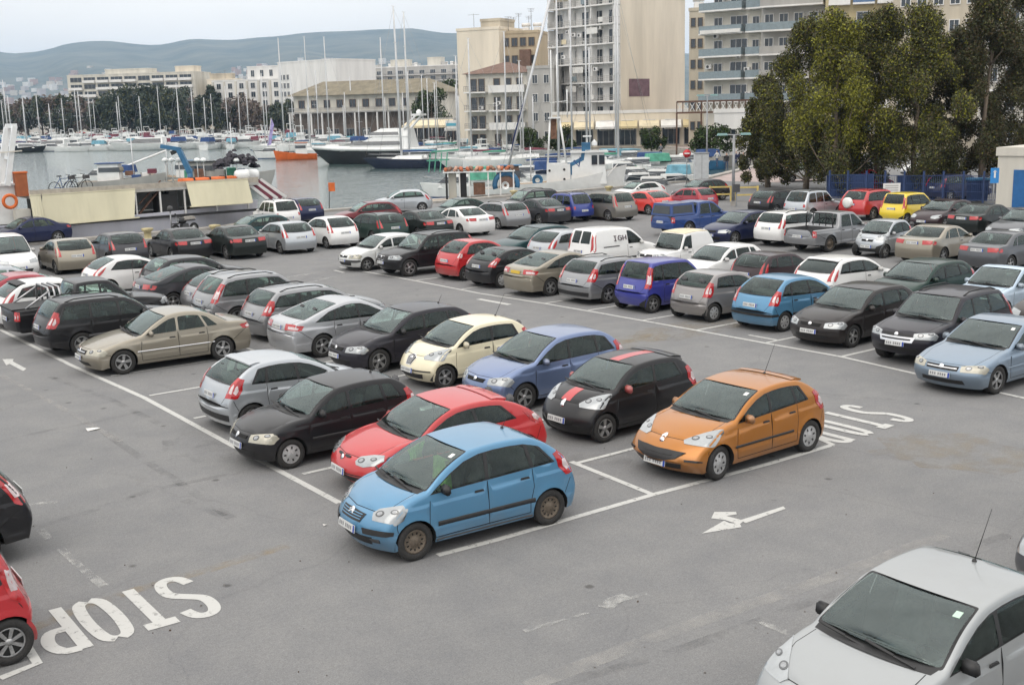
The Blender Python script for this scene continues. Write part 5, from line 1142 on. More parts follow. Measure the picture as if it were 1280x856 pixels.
def win_mesh(w, h, frame=M_WALLW, split=1):
    k = (round(w, 2), round(h, 2), frame.name, split)
    if k not in _wm:
        b = MB(); t = .10 if w > 1 else .07
        b.box((0, -.02, h / 2), (w - t, .06, h - t), M_PANE)
        for s in (-1, 1): b.box((s * (w / 2), -.05, h / 2), (t, .16, h + t), frame)
        for z in (0, h): b.box((0, -.052, z), (w - t, .16, t), frame)
        for i in range(split): b.box((-w / 2 + w * (i + 1) / (split + 1), -.06, h / 2), (t * .6, .06, h - t), frame)
        o = b.build('w'); _wm[k] = o.data; bpy.data.objects.remove(o)
    return _wm[k]
_bm = {}
def balc_mesh(w, d, kind, slab, rail, h=1.0):
    k = (round(w, 2), d, kind, slab.name, rail.name)
    if k not in _bm:
        b = MB(); b.box((0, -d / 2, .0), (w, d, .22), slab)
        if kind == 'bars':
            for z in (.45, .75, 1.02): b.box((0, -d + .05, z), (w, .05, .05), rail)
            n = max(2, int(w / .35))
            for i in range(n + 1): b.box((-w / 2 + .03 + (w - .06) * i / n, -d + .05, .6), (.04, .04, .9), rail)
            for s in (-1, 1): b.box((s * (w / 2 - .04), -d / 2, 1.0), (.05, d - .1, .05), rail)
        else:
            b.box((0, -d + .06, .11 + h / 2), (w - .02, .08, h), rail)
            for s in (-1, 1): b.box((s * (w / 2 - .06), -d / 2 + .05, .11 + h / 2), (.08, d - .14, h), rail)
        o = b.build('w'); _bm[k] = o.data; bpy.data.objects.remove(o)
    return _bm[k]
class Bld:
    def __init__(s, name, label, pa, da, pb, db, cat='building', group=None):
        A, B = col_at(pa, da), col_at(pb, db); d = B - A; s.w = d.length; s.rz = math.atan2(d.y, d.x); s.A = A; s.D = (da + db) / 2
        s.o = thing(name, label, cat, A, s.rz, group)
    def h(s, px, y, D=None): return at(px, y, D or s.D).z
    def box(s, nm, x0, x1, y0, y1, z0, z1, m):
        b = MB(); b.box(((x0 + x1) / 2, (y0 + y1) / 2, (z0 + z1) / 2), (x1 - x0, y1 - y0, z1 - z0), m); return b.build(nm, s.o)
    def walls(s, x0, x1, y0, y1, z0, z1, m, cope=None, nm='wall'):
        o = s.box(nm, x0, x1, y0, y1, z0, z1, m)
        s.box('parapet', x0 - .1, x1 + .1, y0 - .1, y1 + .1, z1, z1 + .5, cope or m); return o
    def win(s, x, z, w, h, y=0., m=M_WALLW, side=None, split=1):
        rot = (0, 0, 0) if side is None else (0, 0, side)
        link('window', win_mesh(w, h, m, split), s.o, (x, y - .01, z) if side is None else (x, y, z), rot)
    def balc(s, x, z, w, d=1.2, y=0., kind='solid', slab=M_WALLW, rail=M_WALLW): link('balcony', balc_mesh(w, d, kind, slab, rail), s.o, (x, y, z))
    def grid(s, x0, x1, z0, floors, fh, bays, ww, wh, sill=.9, y=0., frame=M_WALLW, bal=None, split=1, skip=0, seed=1):
        rnd = random.Random(seed); bw = (x1 - x0) / bays
        for f in range(floors):
            for i in range(bays):
                if rnd.random() < skip: continue
                x = x0 + bw * (i + .5); s.win(x, z0 + f * fh + sill, ww, wh, y, frame, split=split)
                if bal: s.balc(x, z0 + f * fh + .02, bal.get('w', bw - .15), bal.get('d', 1.2), y, bal.get('kind', 'solid'), bal.get('slab', M_WALLW), bal.get('rail', M_WALLW))
def roof_hip(b, x0, x1, y0, y1, z, hgt, over, m):
    x0 -= over; x1 += over; y0 -= over; y1 += over; k = min(x1 - x0, y1 - y0) / 2 * .95; c = (y0 + y1) / 2
    V = [(x0, y0, z), (x1, y0, z), (x1, y1, z), (x0, y1, z), (x0 + k, c, z + hgt), (x1 - k, c, z + hgt)]
    b.add(V, [(0, 1, 5, 4), (1, 2, 5), (2, 3, 4, 5), (3, 0, 4), (3, 2, 1, 0)], m)
def clutter(s, x0, x1, y0, y1, z, n, seed):
    rnd = random.Random(seed)
    for i in range(n):
        x, y = rnd.uniform(x0, x1), rnd.uniform(y0, y1); k = rnd.random(); b = MB()
        if k < .4:
            h = rnd.uniform(2.2, 4.2); b.tube([(x, y, z), (x, y, z + h)], .05, M_RAIL, 5); [b.bar((x - .7 + .1 * j, y, z + h - .25 * j), (x + .7 - .1 * j, y, z + h - .25 * j), .05, M_RAIL) for j in range(3)]; b.build('roof_aerial', s.o)
        elif k < .75: b.box((x, y, z + .5), (1.2, .9, 1.0), M_WALLW); b.lathe([(0, -.8), (.36, -.8), (.36, .8), (0, .8)], M_WALLW, 10, 'X', (x, y, z + 1.5)); b.build('water_heater', s.o)
        else: b.box((x, y, z + .8), (rnd.uniform(1.5, 2.6), 1.8, 1.6), M_WALLG); b.build('roof_hut', s.o)
def cooling_units(s, x0, x1, z0, z1, n, seed, y=-.25):
    rnd = random.Random(seed)
    for i in range(n):
        b = MB(); x, z = rnd.uniform(x0, x1), rnd.uniform(z0, z1); b.box((x, y, z), (.85, .4, .6), M_WALLW); b.lathe([(0, 0), (.22, 0)], M_GREYPL, 10, 'Y', (x - .1, y - .21, z)); b.build('cooling_unit', s.o)
def build_buildings():
    # long hotel far left
    s = Bld('hotel', 'long low cream hotel with white balcony bands above the trees, far left', 89, 572, 247, 560); H = s.h(168, 93)
    s.walls(0, s.w, 0, 18, 0, H, M_CREAM2); fh = 3.3
    for f in range(6):
        z = H - 3.2 - f * fh
        if z < 2: break
        n = 9; bw = (s.w - 2) / n
        for i in range(n):
            s.win(1 + bw * (i + .5), z + .2, bw * .86, 2.2, 0, M_CREAM2, split=2)
            if (i * 7 + f * 3) % 5: s.balc(1 + bw * (i + .5), z - .15, bw * (.98 if f else .9), 1.5, 0, 'solid', M_WALLW, M_WALLW)
    s.walls(s.w * .28, s.w * .62, 3, 12, H + .5, s.h(160, 87), M_CREAM2, nm='penthouse'); s.walls(s.w * .84, s.w - 1, 2, 10, H + .5, s.h(235, 84), M_CREAM, nm='penthouse')
    s = Bld('apartment_block', 'small ochre block between the long hotel and the white offices', 262, 560, 300, 560); H = s.h(280, 100)
    s.walls(0, s.w, 0, 12, 0, H, M_CREAM); s.walls(1, s.w - 3, 2, 9, H + .5, H + 2.6, M_BEIGE, nm='penthouse'); s.grid(1, s.w - 1, H - 14, 4, 3.3, 3, 1.4, 1.6)
    clutter(s, .5, s.w - 4, 1, 8, H + .5, 4, 1)
    # white offices
    s = Bld('office_building', 'white office building with pilasters and two roof steps behind bare trees', 268, 486, 356, 476); H = s.h(310, 101)
    s.walls(0, s.w, 0, 14, 0, H, M_WALLW); s.grid(.5, s.w - .5, H - 14.4, 4, 3.5, 6, 2.0, 2.2, .8)
    for i in range(7): s.box('pilaster', .1 + (s.w - 1) * i / 6, .9 + (s.w - 1) * i / 6, -.5, .0, 0, H - .2, M_CREAM2)
    H2 = s.h(330, 84); s.walls(s.w * .46, s.w, 3, 13, H + .5, H2, M_WALLW, nm='upper_storey'); s.grid(s.w * .47, s.w - .3, H + .7, 1, 3.5, 4, 1.6, 2.6, .8, 3.)
    s = Bld('cinema_building', 'plain white windowless hall with arched dark openings at its left end', 351, 452, 372, 446); H = s.h(360, 79)
    p2 = col_at(441, 452); wlen = 30
    s.walls(0, s.w + 22.5, 0, 20, 0, H, M_WALLW)
    for f in range(3):
        for i in range(3): s.win(1.4 + i * 2.0, H - 7.2 - f * 3.1 + 1, 1.3, 1.9, 0, M_WALLW)
    # tiled villa
    s = Bld('villa', 'low pale villa with a wide olive tiled roof facing the marina', 368, 306, 552, 292); Hh = s.h(455, 118); 
    s.box('wall', 0, s.w, 0, 12, 0, Hh, M_CREAM2); b = MB(); roof_hip(b, 0, s.w, 0, 12, Hh, 3.6, 1.4, M_ROOFO); b.build('roof', s.o)
    s.grid(.5, s.w - .5, Hh - 3.9, 1, 3.3, 11, 1.7, 1.9, .8, frame=M_BROWN, split=1); s.box('terrace_slab', -.5, s.w + .5, -2.6, -.0, Hh - 4.4, Hh - 4.1, M_WALLG)
    s.box('ground_floor_front', .2, s.w - .2, -.3, -.02, 0, Hh - 4.5, mat('shaded_brown_front', (.15, .12, .10), .8, vary=.3, scale=.5))  # dark brown colour stands in for shade in the recessed ground floor
    for i in range(14): s.box('column', -.2 + s.w * i / 13.3, .15 + s.w * i / 13.3, -2.5, -2.15, 0, Hh - 4.4, M_WALLW)
    s.grid(.5, s.w - .5, .1, 1, 3.3, 9, 2.4, 2.3, .3, y=-.32, frame=M_WALLG, split=2); s.balc(s.w / 2, Hh - 4.1, s.w + .8, .15, -2.5, 'bars', M_WALLG, M_RAIL)
    # grey apartments behind the villa
    s = Bld('apartment_block', 'grey stepped apartment block behind the olive tiled roof', 443, 640, 578, 620); H = s.h(510, 84)
    s.walls(0, s.w, 0, 14, 0, H, M_WALLG, M_WALLW); s.grid(.5, s.w - .5, H - 17, 5, 3.2, 10, 3.0, 2.0, .5, bal=dict(d=1.6, kind='bars', slab=M_WALLW, rail=M_RAIL), split=2)
    s.walls(s.w * .34, s.w * .5, 3, 9, H + .5, H + 3.6, M_CREAM2, nm='stair_tower'); s.walls(s.w * .68, s.w * .8, 3, 9, H + .5, H + 4.2, M_CREAM2, nm='stair_tower'); s.walls(-20, 0, 2, 12, 0, H - 4, M_WALLW)
    s.grid(-19, -1, H - 18, 3, 3.2, 5, 2.2, 1.8, .8, 2.)
    clutter(s, .5, s.w - .5, 1, 9, H + .4, 16, 2)
    # cream tower with a blank stained wall
    s = Bld('apartment_tower', 'tall cream block with a blank stained wall and a chimney-like stair head', 574, 226, 626, 222); H = s.h(600, 38)
    s.walls(0, s.w, 0, 14, 0, H, M_CREAM); s.walls(s.w * .52, s.w * .98, 1, 7, H + .5, s.h(612, 27), M_BEIGE, nm='stair_tower')
    b = MB(); x = s.w * .3; b.tube([(x, 2, H), (x, 2, H + 3.2)], .04, M_RAIL, 5); b.bar((x - 1.2, 2, H + 3), (x + 1.2, 2, H + 3), .05, M_RAIL); b.build('roof_aerial', s.o)
    s = Bld('apartment_tower', 'ochre upper storeys standing behind a red tiled roof', 627, 224, 674, 222); H = s.h(650, 42)
    s.walls(0, s.w, 0, 12, 0, H, M_OCHRE); s.grid(.4, s.w - .4, H - 12.8, 4, 3.2, 4, 1.1, 1.5, .9, frame=M_SHUT); s.box('red_bay', s.w * .55, s.w * .82, -1.2, 0, H - 8, H - 3, M_ROOF); clutter(s, .5, s.w - .5, 1, 9, H + .4, 7, 12)
    s = Bld('apartment_block', 'four storey house with red tiled roof and deep balconies', 584, 203, 664, 200); H = s.h(620, 92)
    s.box('wall', 0, s.w, 0, 11, 0, H, M_CREAM2); b = MB(); roof_hip(b, 0, s.w, 0, 11, H, 2.0, .7, M_ROOF); b.build('roof', s.o); fh = 3.1
    cooling_units(s, .8, s.w - .8, 2, H - 1, 5, 11, -.3)
    for f in range(4):
        z = H - 3.1 - f * fh
        s.balc(1.9, z, 3.8, 1.8, 0, 'bars', M_WALLW, M_RAIL); s.balc(7.4, z, 6.2, 1.5, 0, 'solid' if f in (0, 2) else 'bars', M_WALLW, M_WALLW if f in (0, 2) else M_RAIL)
        for x in (1.3, 2.7, 5.4, 7.4, 9.4): s.win(x, z + .15, 1.05, 2.1, 0, M_SHUT, split=0)
    s = Bld('apartment_block', 'narrow grey house beside the white balcony block', 660, 199, 693, 198); H = s.h(676, 86)
    s.walls(0, s.w, 0, 12, 0, H, M_WALLG); s.grid(.3, s.w - .3, H - 12.6, 4, 3.1, 2, .9, 1.4, .9)
    # white balcony block, its blank side wall to the right
    s = Bld('apartment_block', 'white seven storey block with stacked balconies and a blank cream side wall', 694, 208, 776, 196.5); H = s.h(776, -6, 196.5); wl = s.w
    s.walls(0, s.w, 0, 16.6, 0, H, M_CREAM, M_BEIGE); s.box('front_wall', .0, s.w - .02, -.02, -.005, 0, H, M_WALLW); fh = 3.12
    for f in range(8):
        z = s.h(776, 128, 196.5) + .2 + (f - 1) * fh
        s.balc(wl / 2, z, wl, 1.6, -.02, 'bars', M_WALLW, M_WALLG)
        for i in range(5): s.win(1.6 + i * (wl - 3.2) / 4, z + .14, 1.7, 2.2, -.03, M_WALLW, split=1)
        for i in (0, 1, 2, 3): s.box('balcony_divider', .05 + (wl - .3) * i / 3, .22 + (wl - .3) * i / 3, -1.55, -.03, z + .12, z + 2.9, M_WALLW)
        for q, cm in enumerate((M_AWN, M_AWNW, M_GLR)):
            if (f * 5 + q * 3) % 4 == 0: xq = 1.2 + (f * 3.7 + q * 4.9) % (wl - 3); s.box('laundry', xq, xq + 1.1, -1.66, -1.60, z + .35, z + 1.15, cm)
        if f in (1, 2, 4): s.box('balcony_blind', 2.6 + f * 1.7, 5 + f * 1.7, -1.62, -1.5, z + 1.7, z + 2.7, M_AWNW)
    b = MB(); b.add([(wl + .05, 2, H * .3), (wl + .05, 7.2, H * .3), (wl + .05, 7.2, H * .3 + 2.9), (wl + .05, 2, H * .3 + 2.9)], [(0, 1, 2, 3)], mat('poster_brown', (.17, .10, .12), .7, vary=.3, scale=1.2)); ps = b.build('wall_poster', s.o); zc = s.h(795, 110, 201)
    ps.location.z = zc - 1.45 - H * .3
    clutter(s, .5, wl - .5, 2, 14, H + .4, 10, 5); cooling_units(s, .8, wl - .8, 6, H - 2, 9, 6, -1.1)
    # shops along its foot
    s = Bld('shop_row', 'row of shops with yellow and white awnings under the balcony block', 690, 193, 880, 190); Hs = s.h(780, 142)
    s.walls(0, s.w, 0, 3, 0, Hs, M_CREAM, M_WALLW); n = 7
    for i in range(n):
        x = s.w * (i + .5) / n; s.win(x, .3, s.w / n * .8, Hs * .5, 0, M_WALLG, split=2)
        b = MB(); w = s.w / n * .92; z = Hs * .62; m = [M_YELW, M_AWN, M_AWNW][i % 3]; b.add([(x - w / 2, 0, z + .9), (x + w / 2, 0, z + .9), (x + w / 2, -2.2, z), (x - w / 2, -2.2, z), (x - w / 2, -2.2, z - .35), (x + w / 2, -2.2, z - .35)], [(0, 1, 2, 3), (3, 2, 5, 4)], m); b.build('awning', s.o)
        s.win(x, Hs - 2.6, 2.0, 1.5, 0, M_WALLW, split=1)
    s = Bld('apartment_block', 'narrow beige stair block with small paired windows', 861, 186, 880, 185); H = s.h(870, 14)
    s.walls(0, s.w, 0, 10, 0, H, M_BEIGE); s.grid(.1, s.w - .1, H - 19, 6, 3.15, 2, .7, 1.3, .9, frame=M_SHUT, split=0)
    clutter(s, .2, s.w - .2, 1, 8, H + .4, 3, 7)
    # glass balcony block
    s = Bld('apartment_block', 'pale block with blue glass balconies next to the trees', 880, 172, 962, 166); H = s.h(920, 12); fh = 3.15
    s.walls(0, s.w, 0, 12, 0, H, M_CREAM2, M_WALLG)
    for f in range(6):
        z = s.h(920, 127) + (f - 0) * fh
        s.balc(3.2, z, 6.6, 1.7, 0, 'glass', M_WALLW, M_GLR); s.balc(s.w - 1.7, z, 3.2, 1.2, 0, 'glass', M_WALLW, M_GLR)
        s.win(2.2, z + .15, 1.3, 2.1, 0, M_WALLW); s.win(5.4, z + .15, 2.6, 2.2, 0, M_WALLW, split=2); s.win(s.w - 2.2, z + .9, 1.0, 1.2, 0, M_WALLW)
    clutter(s, .5, s.w - .5, 1, 9, H + .4, 6, 8); cooling_units(s, .8, s.w - .8, 6, H - 2, 8, 9, -.3)
    s.box('awning', .2, 6.4, -1.9, 0, s.h(900, 42), s.h(900, 42) + .5, M_AWNW)
    s = Bld('apartment_block', 'tall grey and white block rising half behind the first tree', 950, 164, 1030, 160); H = s.h(985, -14)
    s.walls(0, s.w, 0, 12, 0, H, M_WALLG)
    for f in range(8):
        z = s.h(985, 127) + f * fh
        s.balc(s.w / 2, z, s.w - .3, 1.5, 0, 'solid' if f % 3 else 'glass', M_WALLW, M_WALLG if f % 3 else M_GLR)
        for i in range(4): s.win(1.1 + i * 2.0, z + .15, 1.2, 2.1, 0, M_WALLW)
    s = Bld('apartment_block', 'yellow block with blue balcony panels behind the trees', 1030, 150, 1115, 148); H = s.h(1070, -16)
    s.walls(0, s.w, 0, 12, 0, H, M_YELW, M_WALLW)
    for f in range(8):
        for i in range(3): s.balc(1.5 + i * 2.9, 2.5 + f * fh, 2.6, 1.2, 0, 'solid', M_WALLW, M_BLUEW if i % 2 else M_WALLW); s.win(1.5 + i * 2.9, 2.6 + f * fh, 1.5, 2.1, 0, M_WALLW)
    s = Bld('apartment_block', 'beige block with small square windows at the top right', 1112, 146, 1225, 142); H = s.h(1160, -18)
    s.walls(0, s.w, 0, 12, 0, H, M_BEIGE, M_WALLW); s.grid(.5, s.w - .5, 1., 8, 3.1, 5, 1.1, 1.3, 1.0)
    s = Bld('apartment_block', 'pale house behind the rightmost trees', 1222, 128, 1330, 122); H = s.h(1270, -10)
    s.walls(0, s.w, 0, 12, 0, H, M_CREAM2, M_WALLW); s.grid(.5, s.w - .5, 1., 6, 3.1, 4, 1.1, 1.5, .9, bal=dict(d=1., kind='bars', rail=M_RAIL))
    # small white house and the lattice pergola in front of it
    s = Bld('small_house', 'small white flat-roofed house under the brown lattice', 893, 150, 944, 148, 'house'); H = s.h(918, 141)
    s.walls(0, s.w, 0, 5, 0, H, M_WALLW); s.win(s.w * .42, H * .4, 1.3, 1.2, 0, M_WALLG)
    s = Bld('pergola', 'brown lattice pergola above the small white house', 846, 152, 972, 147, 'pergola'); z0, z1 = s.h(910, 140), s.h(910, 126)
    b = MB()
    for z in (z0, z1): b.bar((0, 0, z), (s.w, 0, z), .22, M_BROWN)
    n = 16
    for i in range(n + 1):
        x = s.w * i / n; b.bar((x, 0, z0), (x, 0, z1), .1, M_BROWN)
        if i < n: x2 = s.w * (i + 1) / n; b.bar((x, .02, z0), (x2, .02, z1), .07, M_WALLW); b.bar((x, .05, z1), (x2, .05, z0), .07, M_WALLW)
    b.build('lattice', s.o)
    for i in range(5): b = MB(); x = s.w * i / 4; b.bar((x, 0, 0), (x, 0, z0), .18, M_BROWN); b.build('post', s.o)
    # quayside restaurants with awnings
    for k, (pa, pb, D, yt, lab, m) in enumerate([(512, 566, 262, 151, 'quayside restaurant with a wide cream awning behind the motor yacht', M_AWN), (566, 612, 255, 155, 'quayside kiosk with a white fascia and blue and red stripes', M_AWNW), (612, 660, 248, 147, 'quayside restaurant with a cream awning beside a tall mast', M_AWN)]):
        s = Bld('restaurant', lab, pa, D, pb, D - 3, 'restaurant'); H = s.h((pa + pb) / 2, yt)
        s.walls(0, s.w, 0, 6, 0, H, M_WALLG); 
        for i in range(3): s.win(s.w * (i + .5) / 3, .2, s.w / 3 - .3, H * .6, 0, M_BROWN, split=2)
        b = MB(); z = H * .78; b.add([(-.2, 0, H + .2), (s.w + .2, 0, H + .2), (s.w + .2, -4.5, z), (-.2, -4.5, z), (-.2, -4.5, z - .5), (s.w + .2, -4.5, z - .5)], [(0, 1, 2, 3), (3, 2, 5, 4)], m); b.build('awning', s.o)
        for i in range(4): b = MB(); x = s.w * i / 3; b.tube([(x, -4.4, 0), (x, -4.4, z)], .06, M_WALLW, 6); b.build('post', s.o)
        if k == 1:
            s.box('fascia_sign', .2, s.w - .2, -4.7, -4.56, z - .1, z + 1.7, M_WALLW); s.box('blue_stripe', .4, s.w * .42, -4.74, -4.71, z + .5, z + 1.1, mat('sign_blue', (.10, .38, .5), .6)); s.box('red_stripe', s.w * .48, s.w - .5, -4.74, -4.71, z + .7, z + 1.2, mat('sign_red', (.5, .12, .12), .6))
    # cream kiosk at the right edge
    s = Bld('kiosk', 'cream flat-roofed kiosk with a blue door at the right edge', 1252, 70.5, 1330, 68, 'kiosk'); H = s.h(1262, 195, 70)
    s.walls(0, s.w, 0, 4, 0, H, M_CREAM2, M_CREAM2); s.box('door', 1.0, 2.0, -.06, .0, .02, 2.25, mat('door_blue', (.015, .11, .30), .5, vary=.15))
build_buildings()
# ------------------------------------------------------------------ boats
M_GELW = mat('gelcoat_white', (.72, .73, .72), .3, coat=.4, vary=.08, scale=1.5)
M_HULLL = mat('hull_pale_lilac', (.60, .60, .66), .45, vary=.1, scale=.6, streak=True)
M_NAVYH = mat('hull_navy', (.008, .014, .045), .2, coat=.7, vary=.15)
M_BLACKH = mat('hull_black', (.008, .008, .012), .25, coat=.6, vary=.15)
M_ORANGEH = mat('hull_orange', (.60, .12, .02), .5, vary=.2, scale=1)
M_TEAK = mat('deck_teak', (.32, .22, .13), .8, vary=.25, scale=2)
M_DECK = mat('deck_grey', (.42, .41, .38), .8, vary=.2, scale=1.5)
M_MAST = mat('mast_aluminium', (.60, .61, .62), .5, .1, vary=.12, scale=.6)
M_TARP = mat('tarpaulin_cream', (.62, .58, .42), .8, vary=.12, scale=.7, streak=True)
M_NET = mat('fishing_net_dark', (.05, .045, .055), .95, vary=.5, scale=5)
M_GREENC = mat('canvas_green', (.10, .34, .24), .9, vary=.25, scale=2)
M_BLUEC = mat('canvas_blue', (.035, .075, .20), .9, vary=.25, scale=2)
M_MAROONC = mat('canvas_maroon', (.17, .045, .065), .9, vary=.25, scale=2)
M_SKYC = mat('canvas_pale_blue', (.16, .36, .46), .9, vary=.25, scale=2)
M_RUST = mat('rusty_brown', (.22, .12, .08), .9, vary=.4, scale=3)
M_ORANGED = mat('net_orange', (.42, .13, .06), .9, vary=.4, scale=4); M_COVF = mat('cover_faded', (.50, .30, .22), .9, vary=.3)
def hull_mb(L, B, F, mt, md, mb=None, bowup=.4, full=.8, rake=.10, n=14, draft=.35, tr=.8):
    """hull along +x (bow), waterline at z = 0"""
    b = MB(); rows = []
    for k in range(n + 1):
        t = k / n; w = B / 2 * (tr + (1 - tr) * min(1, t / .35)) if t < .35 else B / 2 * max(.02, 1 - ((t - .35) / .65) ** (1.6 + full))
        z = F * (1 + bowup * t ** 2); x0 = -L / 2 + L * t; rk = L * rake * t ** 3
        rows.append([(x0 - rk, w * .15, -draft), (x0 - rk * .9, w * .80, 0), (x0 - rk * .82, w * .84, .12), (x0 - rk * .3, w * .95, z * .6), (x0, w, z)])
    for sg in (1, -1):
        V = [(p[0], p[1] * sg, p[2]) for r in rows for p in r]
        for k in range(n):
            for j in range(4):
                a = k * 5 + j; f = (a, a + 5, a + 6, a + 1); f = f if sg < 0 else f[::-1]
                b.add([V[i] for i in f], [(0, 1, 2, 3)], (mb or mt) if j < 2 else mt, True)
    r = rows[0]; b.add([(p[0], p[1], p[2]) for p in r] + [(p[0], -p[1], p[2]) for p in r[::-1]], [list(range(10))[::-1]], mt)
    dk = [(r[4][0], r[4][1] - .02, r[4][2] - .10) for r in rows]; V = dk + [(p[0], -p[1], p[2]) for p in dk]; m = len(dk)
    b.add(V, [(i, i + 1, m + i + 1, m + i)[::-1] for i in range(m - 1)], md)
    return b
def shape(nm, parent, fn, merge=0):
    b = MB(); fn(b); return b.build(nm, parent, merge=merge)
def frust(b, x0, x1, w0, w1, z0, z1, m, rake_f=.3, rake_r=.1):
    b.add([(x0, -w0 / 2, z0), (x1, -w0 / 2, z0), (x1, w0 / 2, z0), (x0, w0 / 2, z0), (x0 + rake_r, -w1 / 2, z1), (x1 - rake_f, -w1 / 2, z1), (x1 - rake_f, w1 / 2, z1), (x0 + rake_r, w1 / 2, z1)], [(3, 2, 1, 0), (4, 5, 6, 7), (0, 1, 5, 4), (1, 2, 6, 5), (2, 3, 7, 6), (3, 0, 4, 7)], m)
def motorboat(L, hull=M_GELW, canopy=None, label='', loc=(0, 0, 0), rz=0, group=None, name='motor_boat', fly=False):
    o = thing(name, label, 'boat', loc, rz, group); B = L * .30; F = .75 + L * .035
    hull_mb(L, B, F, hull, M_GELW, M_BLUEC if hull is M_GELW and L < 9 else None).build('hull', o, merge=1e-3)
    c = shape('cabin', o, lambda b: frust(b, -L * .12, L * .27, B * .74, B * .58, F - .1, F + .75 + L * .035, M_GELW, L * .12, .05))
    shape('cabin_window', o, lambda b: frust(b, -L * .10, L * .262, B * .76, B * .64, F + .35, F + .62 + L * .03, M_PANE, L * .075, .02))
    if fly: shape('flybridge', o, lambda b: (frust(b, -L * .2, L * .1, B * .6, B * .55, F + .78 + L * .035, F + 1.25 + L * .035, M_GELW, L * .05, 0), b.bar((-L * .18, -B * .28, F + 1.2), (-L * .22, -B * .28, F + 2.6 + L * .03), .09, M_GELW), b.bar((-L * .18, B * .28, F + 1.2), (-L * .22, B * .28, F + 2.6 + L * .03), .09, M_GELW), b.bar((-L * .22, -B * .3, F + 2.6 + L * .03), (-L * .22, B * .3, F + 2.6 + L * .03), .14, M_GELW)))
    if canopy: shape('canopy', o, lambda b: frust(b, -L * .42, -L * .10, B * .78, B * .66, F + .55, F + 1.25 + L * .02, canopy, .15, .15))
    shape('rail', o, lambda b: [b.tube([(L * .02, sg * B * .44, F + .1), (L * .02, sg * B * .44, F + .55), (L * .3, sg * B * .30, F + .75), (L * .47, 0, F + .95)], .025, M_STEELG, 5) for sg in (1, -1)])
    return o
def sailboat(L, mast_h, hull=M_GELW, cover=M_BLUEC, label='', loc=(0, 0, 0), rz=0, group=None, lean=0., masts=1, name='sailing_yacht'):
    o = thing(name, label, 'sailing boat', loc, rz, group); B = L * .29; F = .8 + L * .03
    hull_mb(L, B, F, hull, M_DECK, M_BLACKH if hull is M_GELW else None, .25, 1.0, .14, tr=.6).build('hull', o, merge=1e-3)
    shape('coachroof', o, lambda b: frust(b, -L * .12, L * .22, B * .55, B * .42, F - .1, F + .5, M_GELW, L * .08, .05))
    r = max(.09, L * .0115)
    for k in range(masts):
        x = L * .10 if masts == 1 else (L * .14 if k == 0 else -L * .30); h = mast_h * (1 if k == 0 else .93)
        shape('mast', o, lambda b: (b.tube([(x, 0, F), (x + lean * .5, 0, F + h * .5), (x + lean, 0, h)], [r, r, r * .7], M_MAST, 6), b.bar((x + lean * .55, -B * .33, h * .55), (x + lean * .55, B * .33, h * .55), .05, M_MAST), b.bar((x + lean * .8, -B * .25, h * .78), (x + lean * .8, B * .25, h * .78), .05, M_MAST), b.bar((x + lean - .3, 0, h), (x + lean + .3, 0, h + .1), .05, M_MAST)))
        shape('boom', o, lambda b: (b.tube([(x, 0, F + 1.0), (x - L * .34, 0, F + .95)], .06, M_MAST, 5), b.tube([(x - .2, 0, F + 1.14), (x - L * .2, 0, F + 1.16), (x - L * .33, 0, F + 1.08)], [.15, .13, .08], cover, 6)))
        shape('rigging', o, lambda b: (b.tube([(x + lean, 0, h - .2), (L * .47, 0, F + .4)], .018, M_STEELG, 3), b.tube([(x + lean, 0, h - .2), (-L * .48, 0, F + .2)], .015, M_STEELG, 3), [b.tube([(x + lean, 0, h * .97), (x, sg * B * .42, F)], .015, M_STEELG, 3) for sg in (1, -1)]))
    shape('rail', o, lambda b: [b.tube([(-L * .45, sg * B * .32, F + .55), (0, sg * B * .46, F + .6), (L * .44, sg * B * .08, F + .8)], .02, M_STEELG, 4) for sg in (1, -1)])
    return o
def fishboat(L, label, loc, rz, hull=M_GELW, trim=M_SEABLUE, house=M_GELW, group=None, name='fishing_boat'):
    o = thing(name, label, 'fishing boat', loc, rz, group); B = L * .33; F = .7 + L * .03
    hull_mb(L, B, F, hull, M_TEAK, trim, .8, 1.0, .06).build('hull', o, merge=1e-3)
    shape('wheelhouse', o, lambda b: (frust(b, -L * .28, -L * .02, B * .55, B * .5, F - .1, F + 1.9, house, .15, .05), b.box((-L * .15, 0, F + 1.95), (L * .3, B * .62, .08), trim)))
    shape('wheelhouse_window', o, lambda b: frust(b, -L * .26, -L * .012, B * .56, B * .53, F + 1.0, F + 1.5, M_PANE, .06, .0))
    shape('mast', o, lambda b: b.tube([(L * .12, 0, F), (L * .12, 0, F + L * .5)], .06, M_MAST, 6))
    return o
def wpt(px, D): p = col_at(px, D, WZ); return p
VA = math.atan2(R0.y, R0.x)          # heading of the picture's right
def colY(px, Y, z=0.):
    """point of the vertical picture column px on the world line y = Y"""
    a, b = col_at(px, 40), col_at(px, 80); t = (Y - a.y) / (b.y - a.y); q = a + (b - a) * t; return Vector((q.x, Y, z))
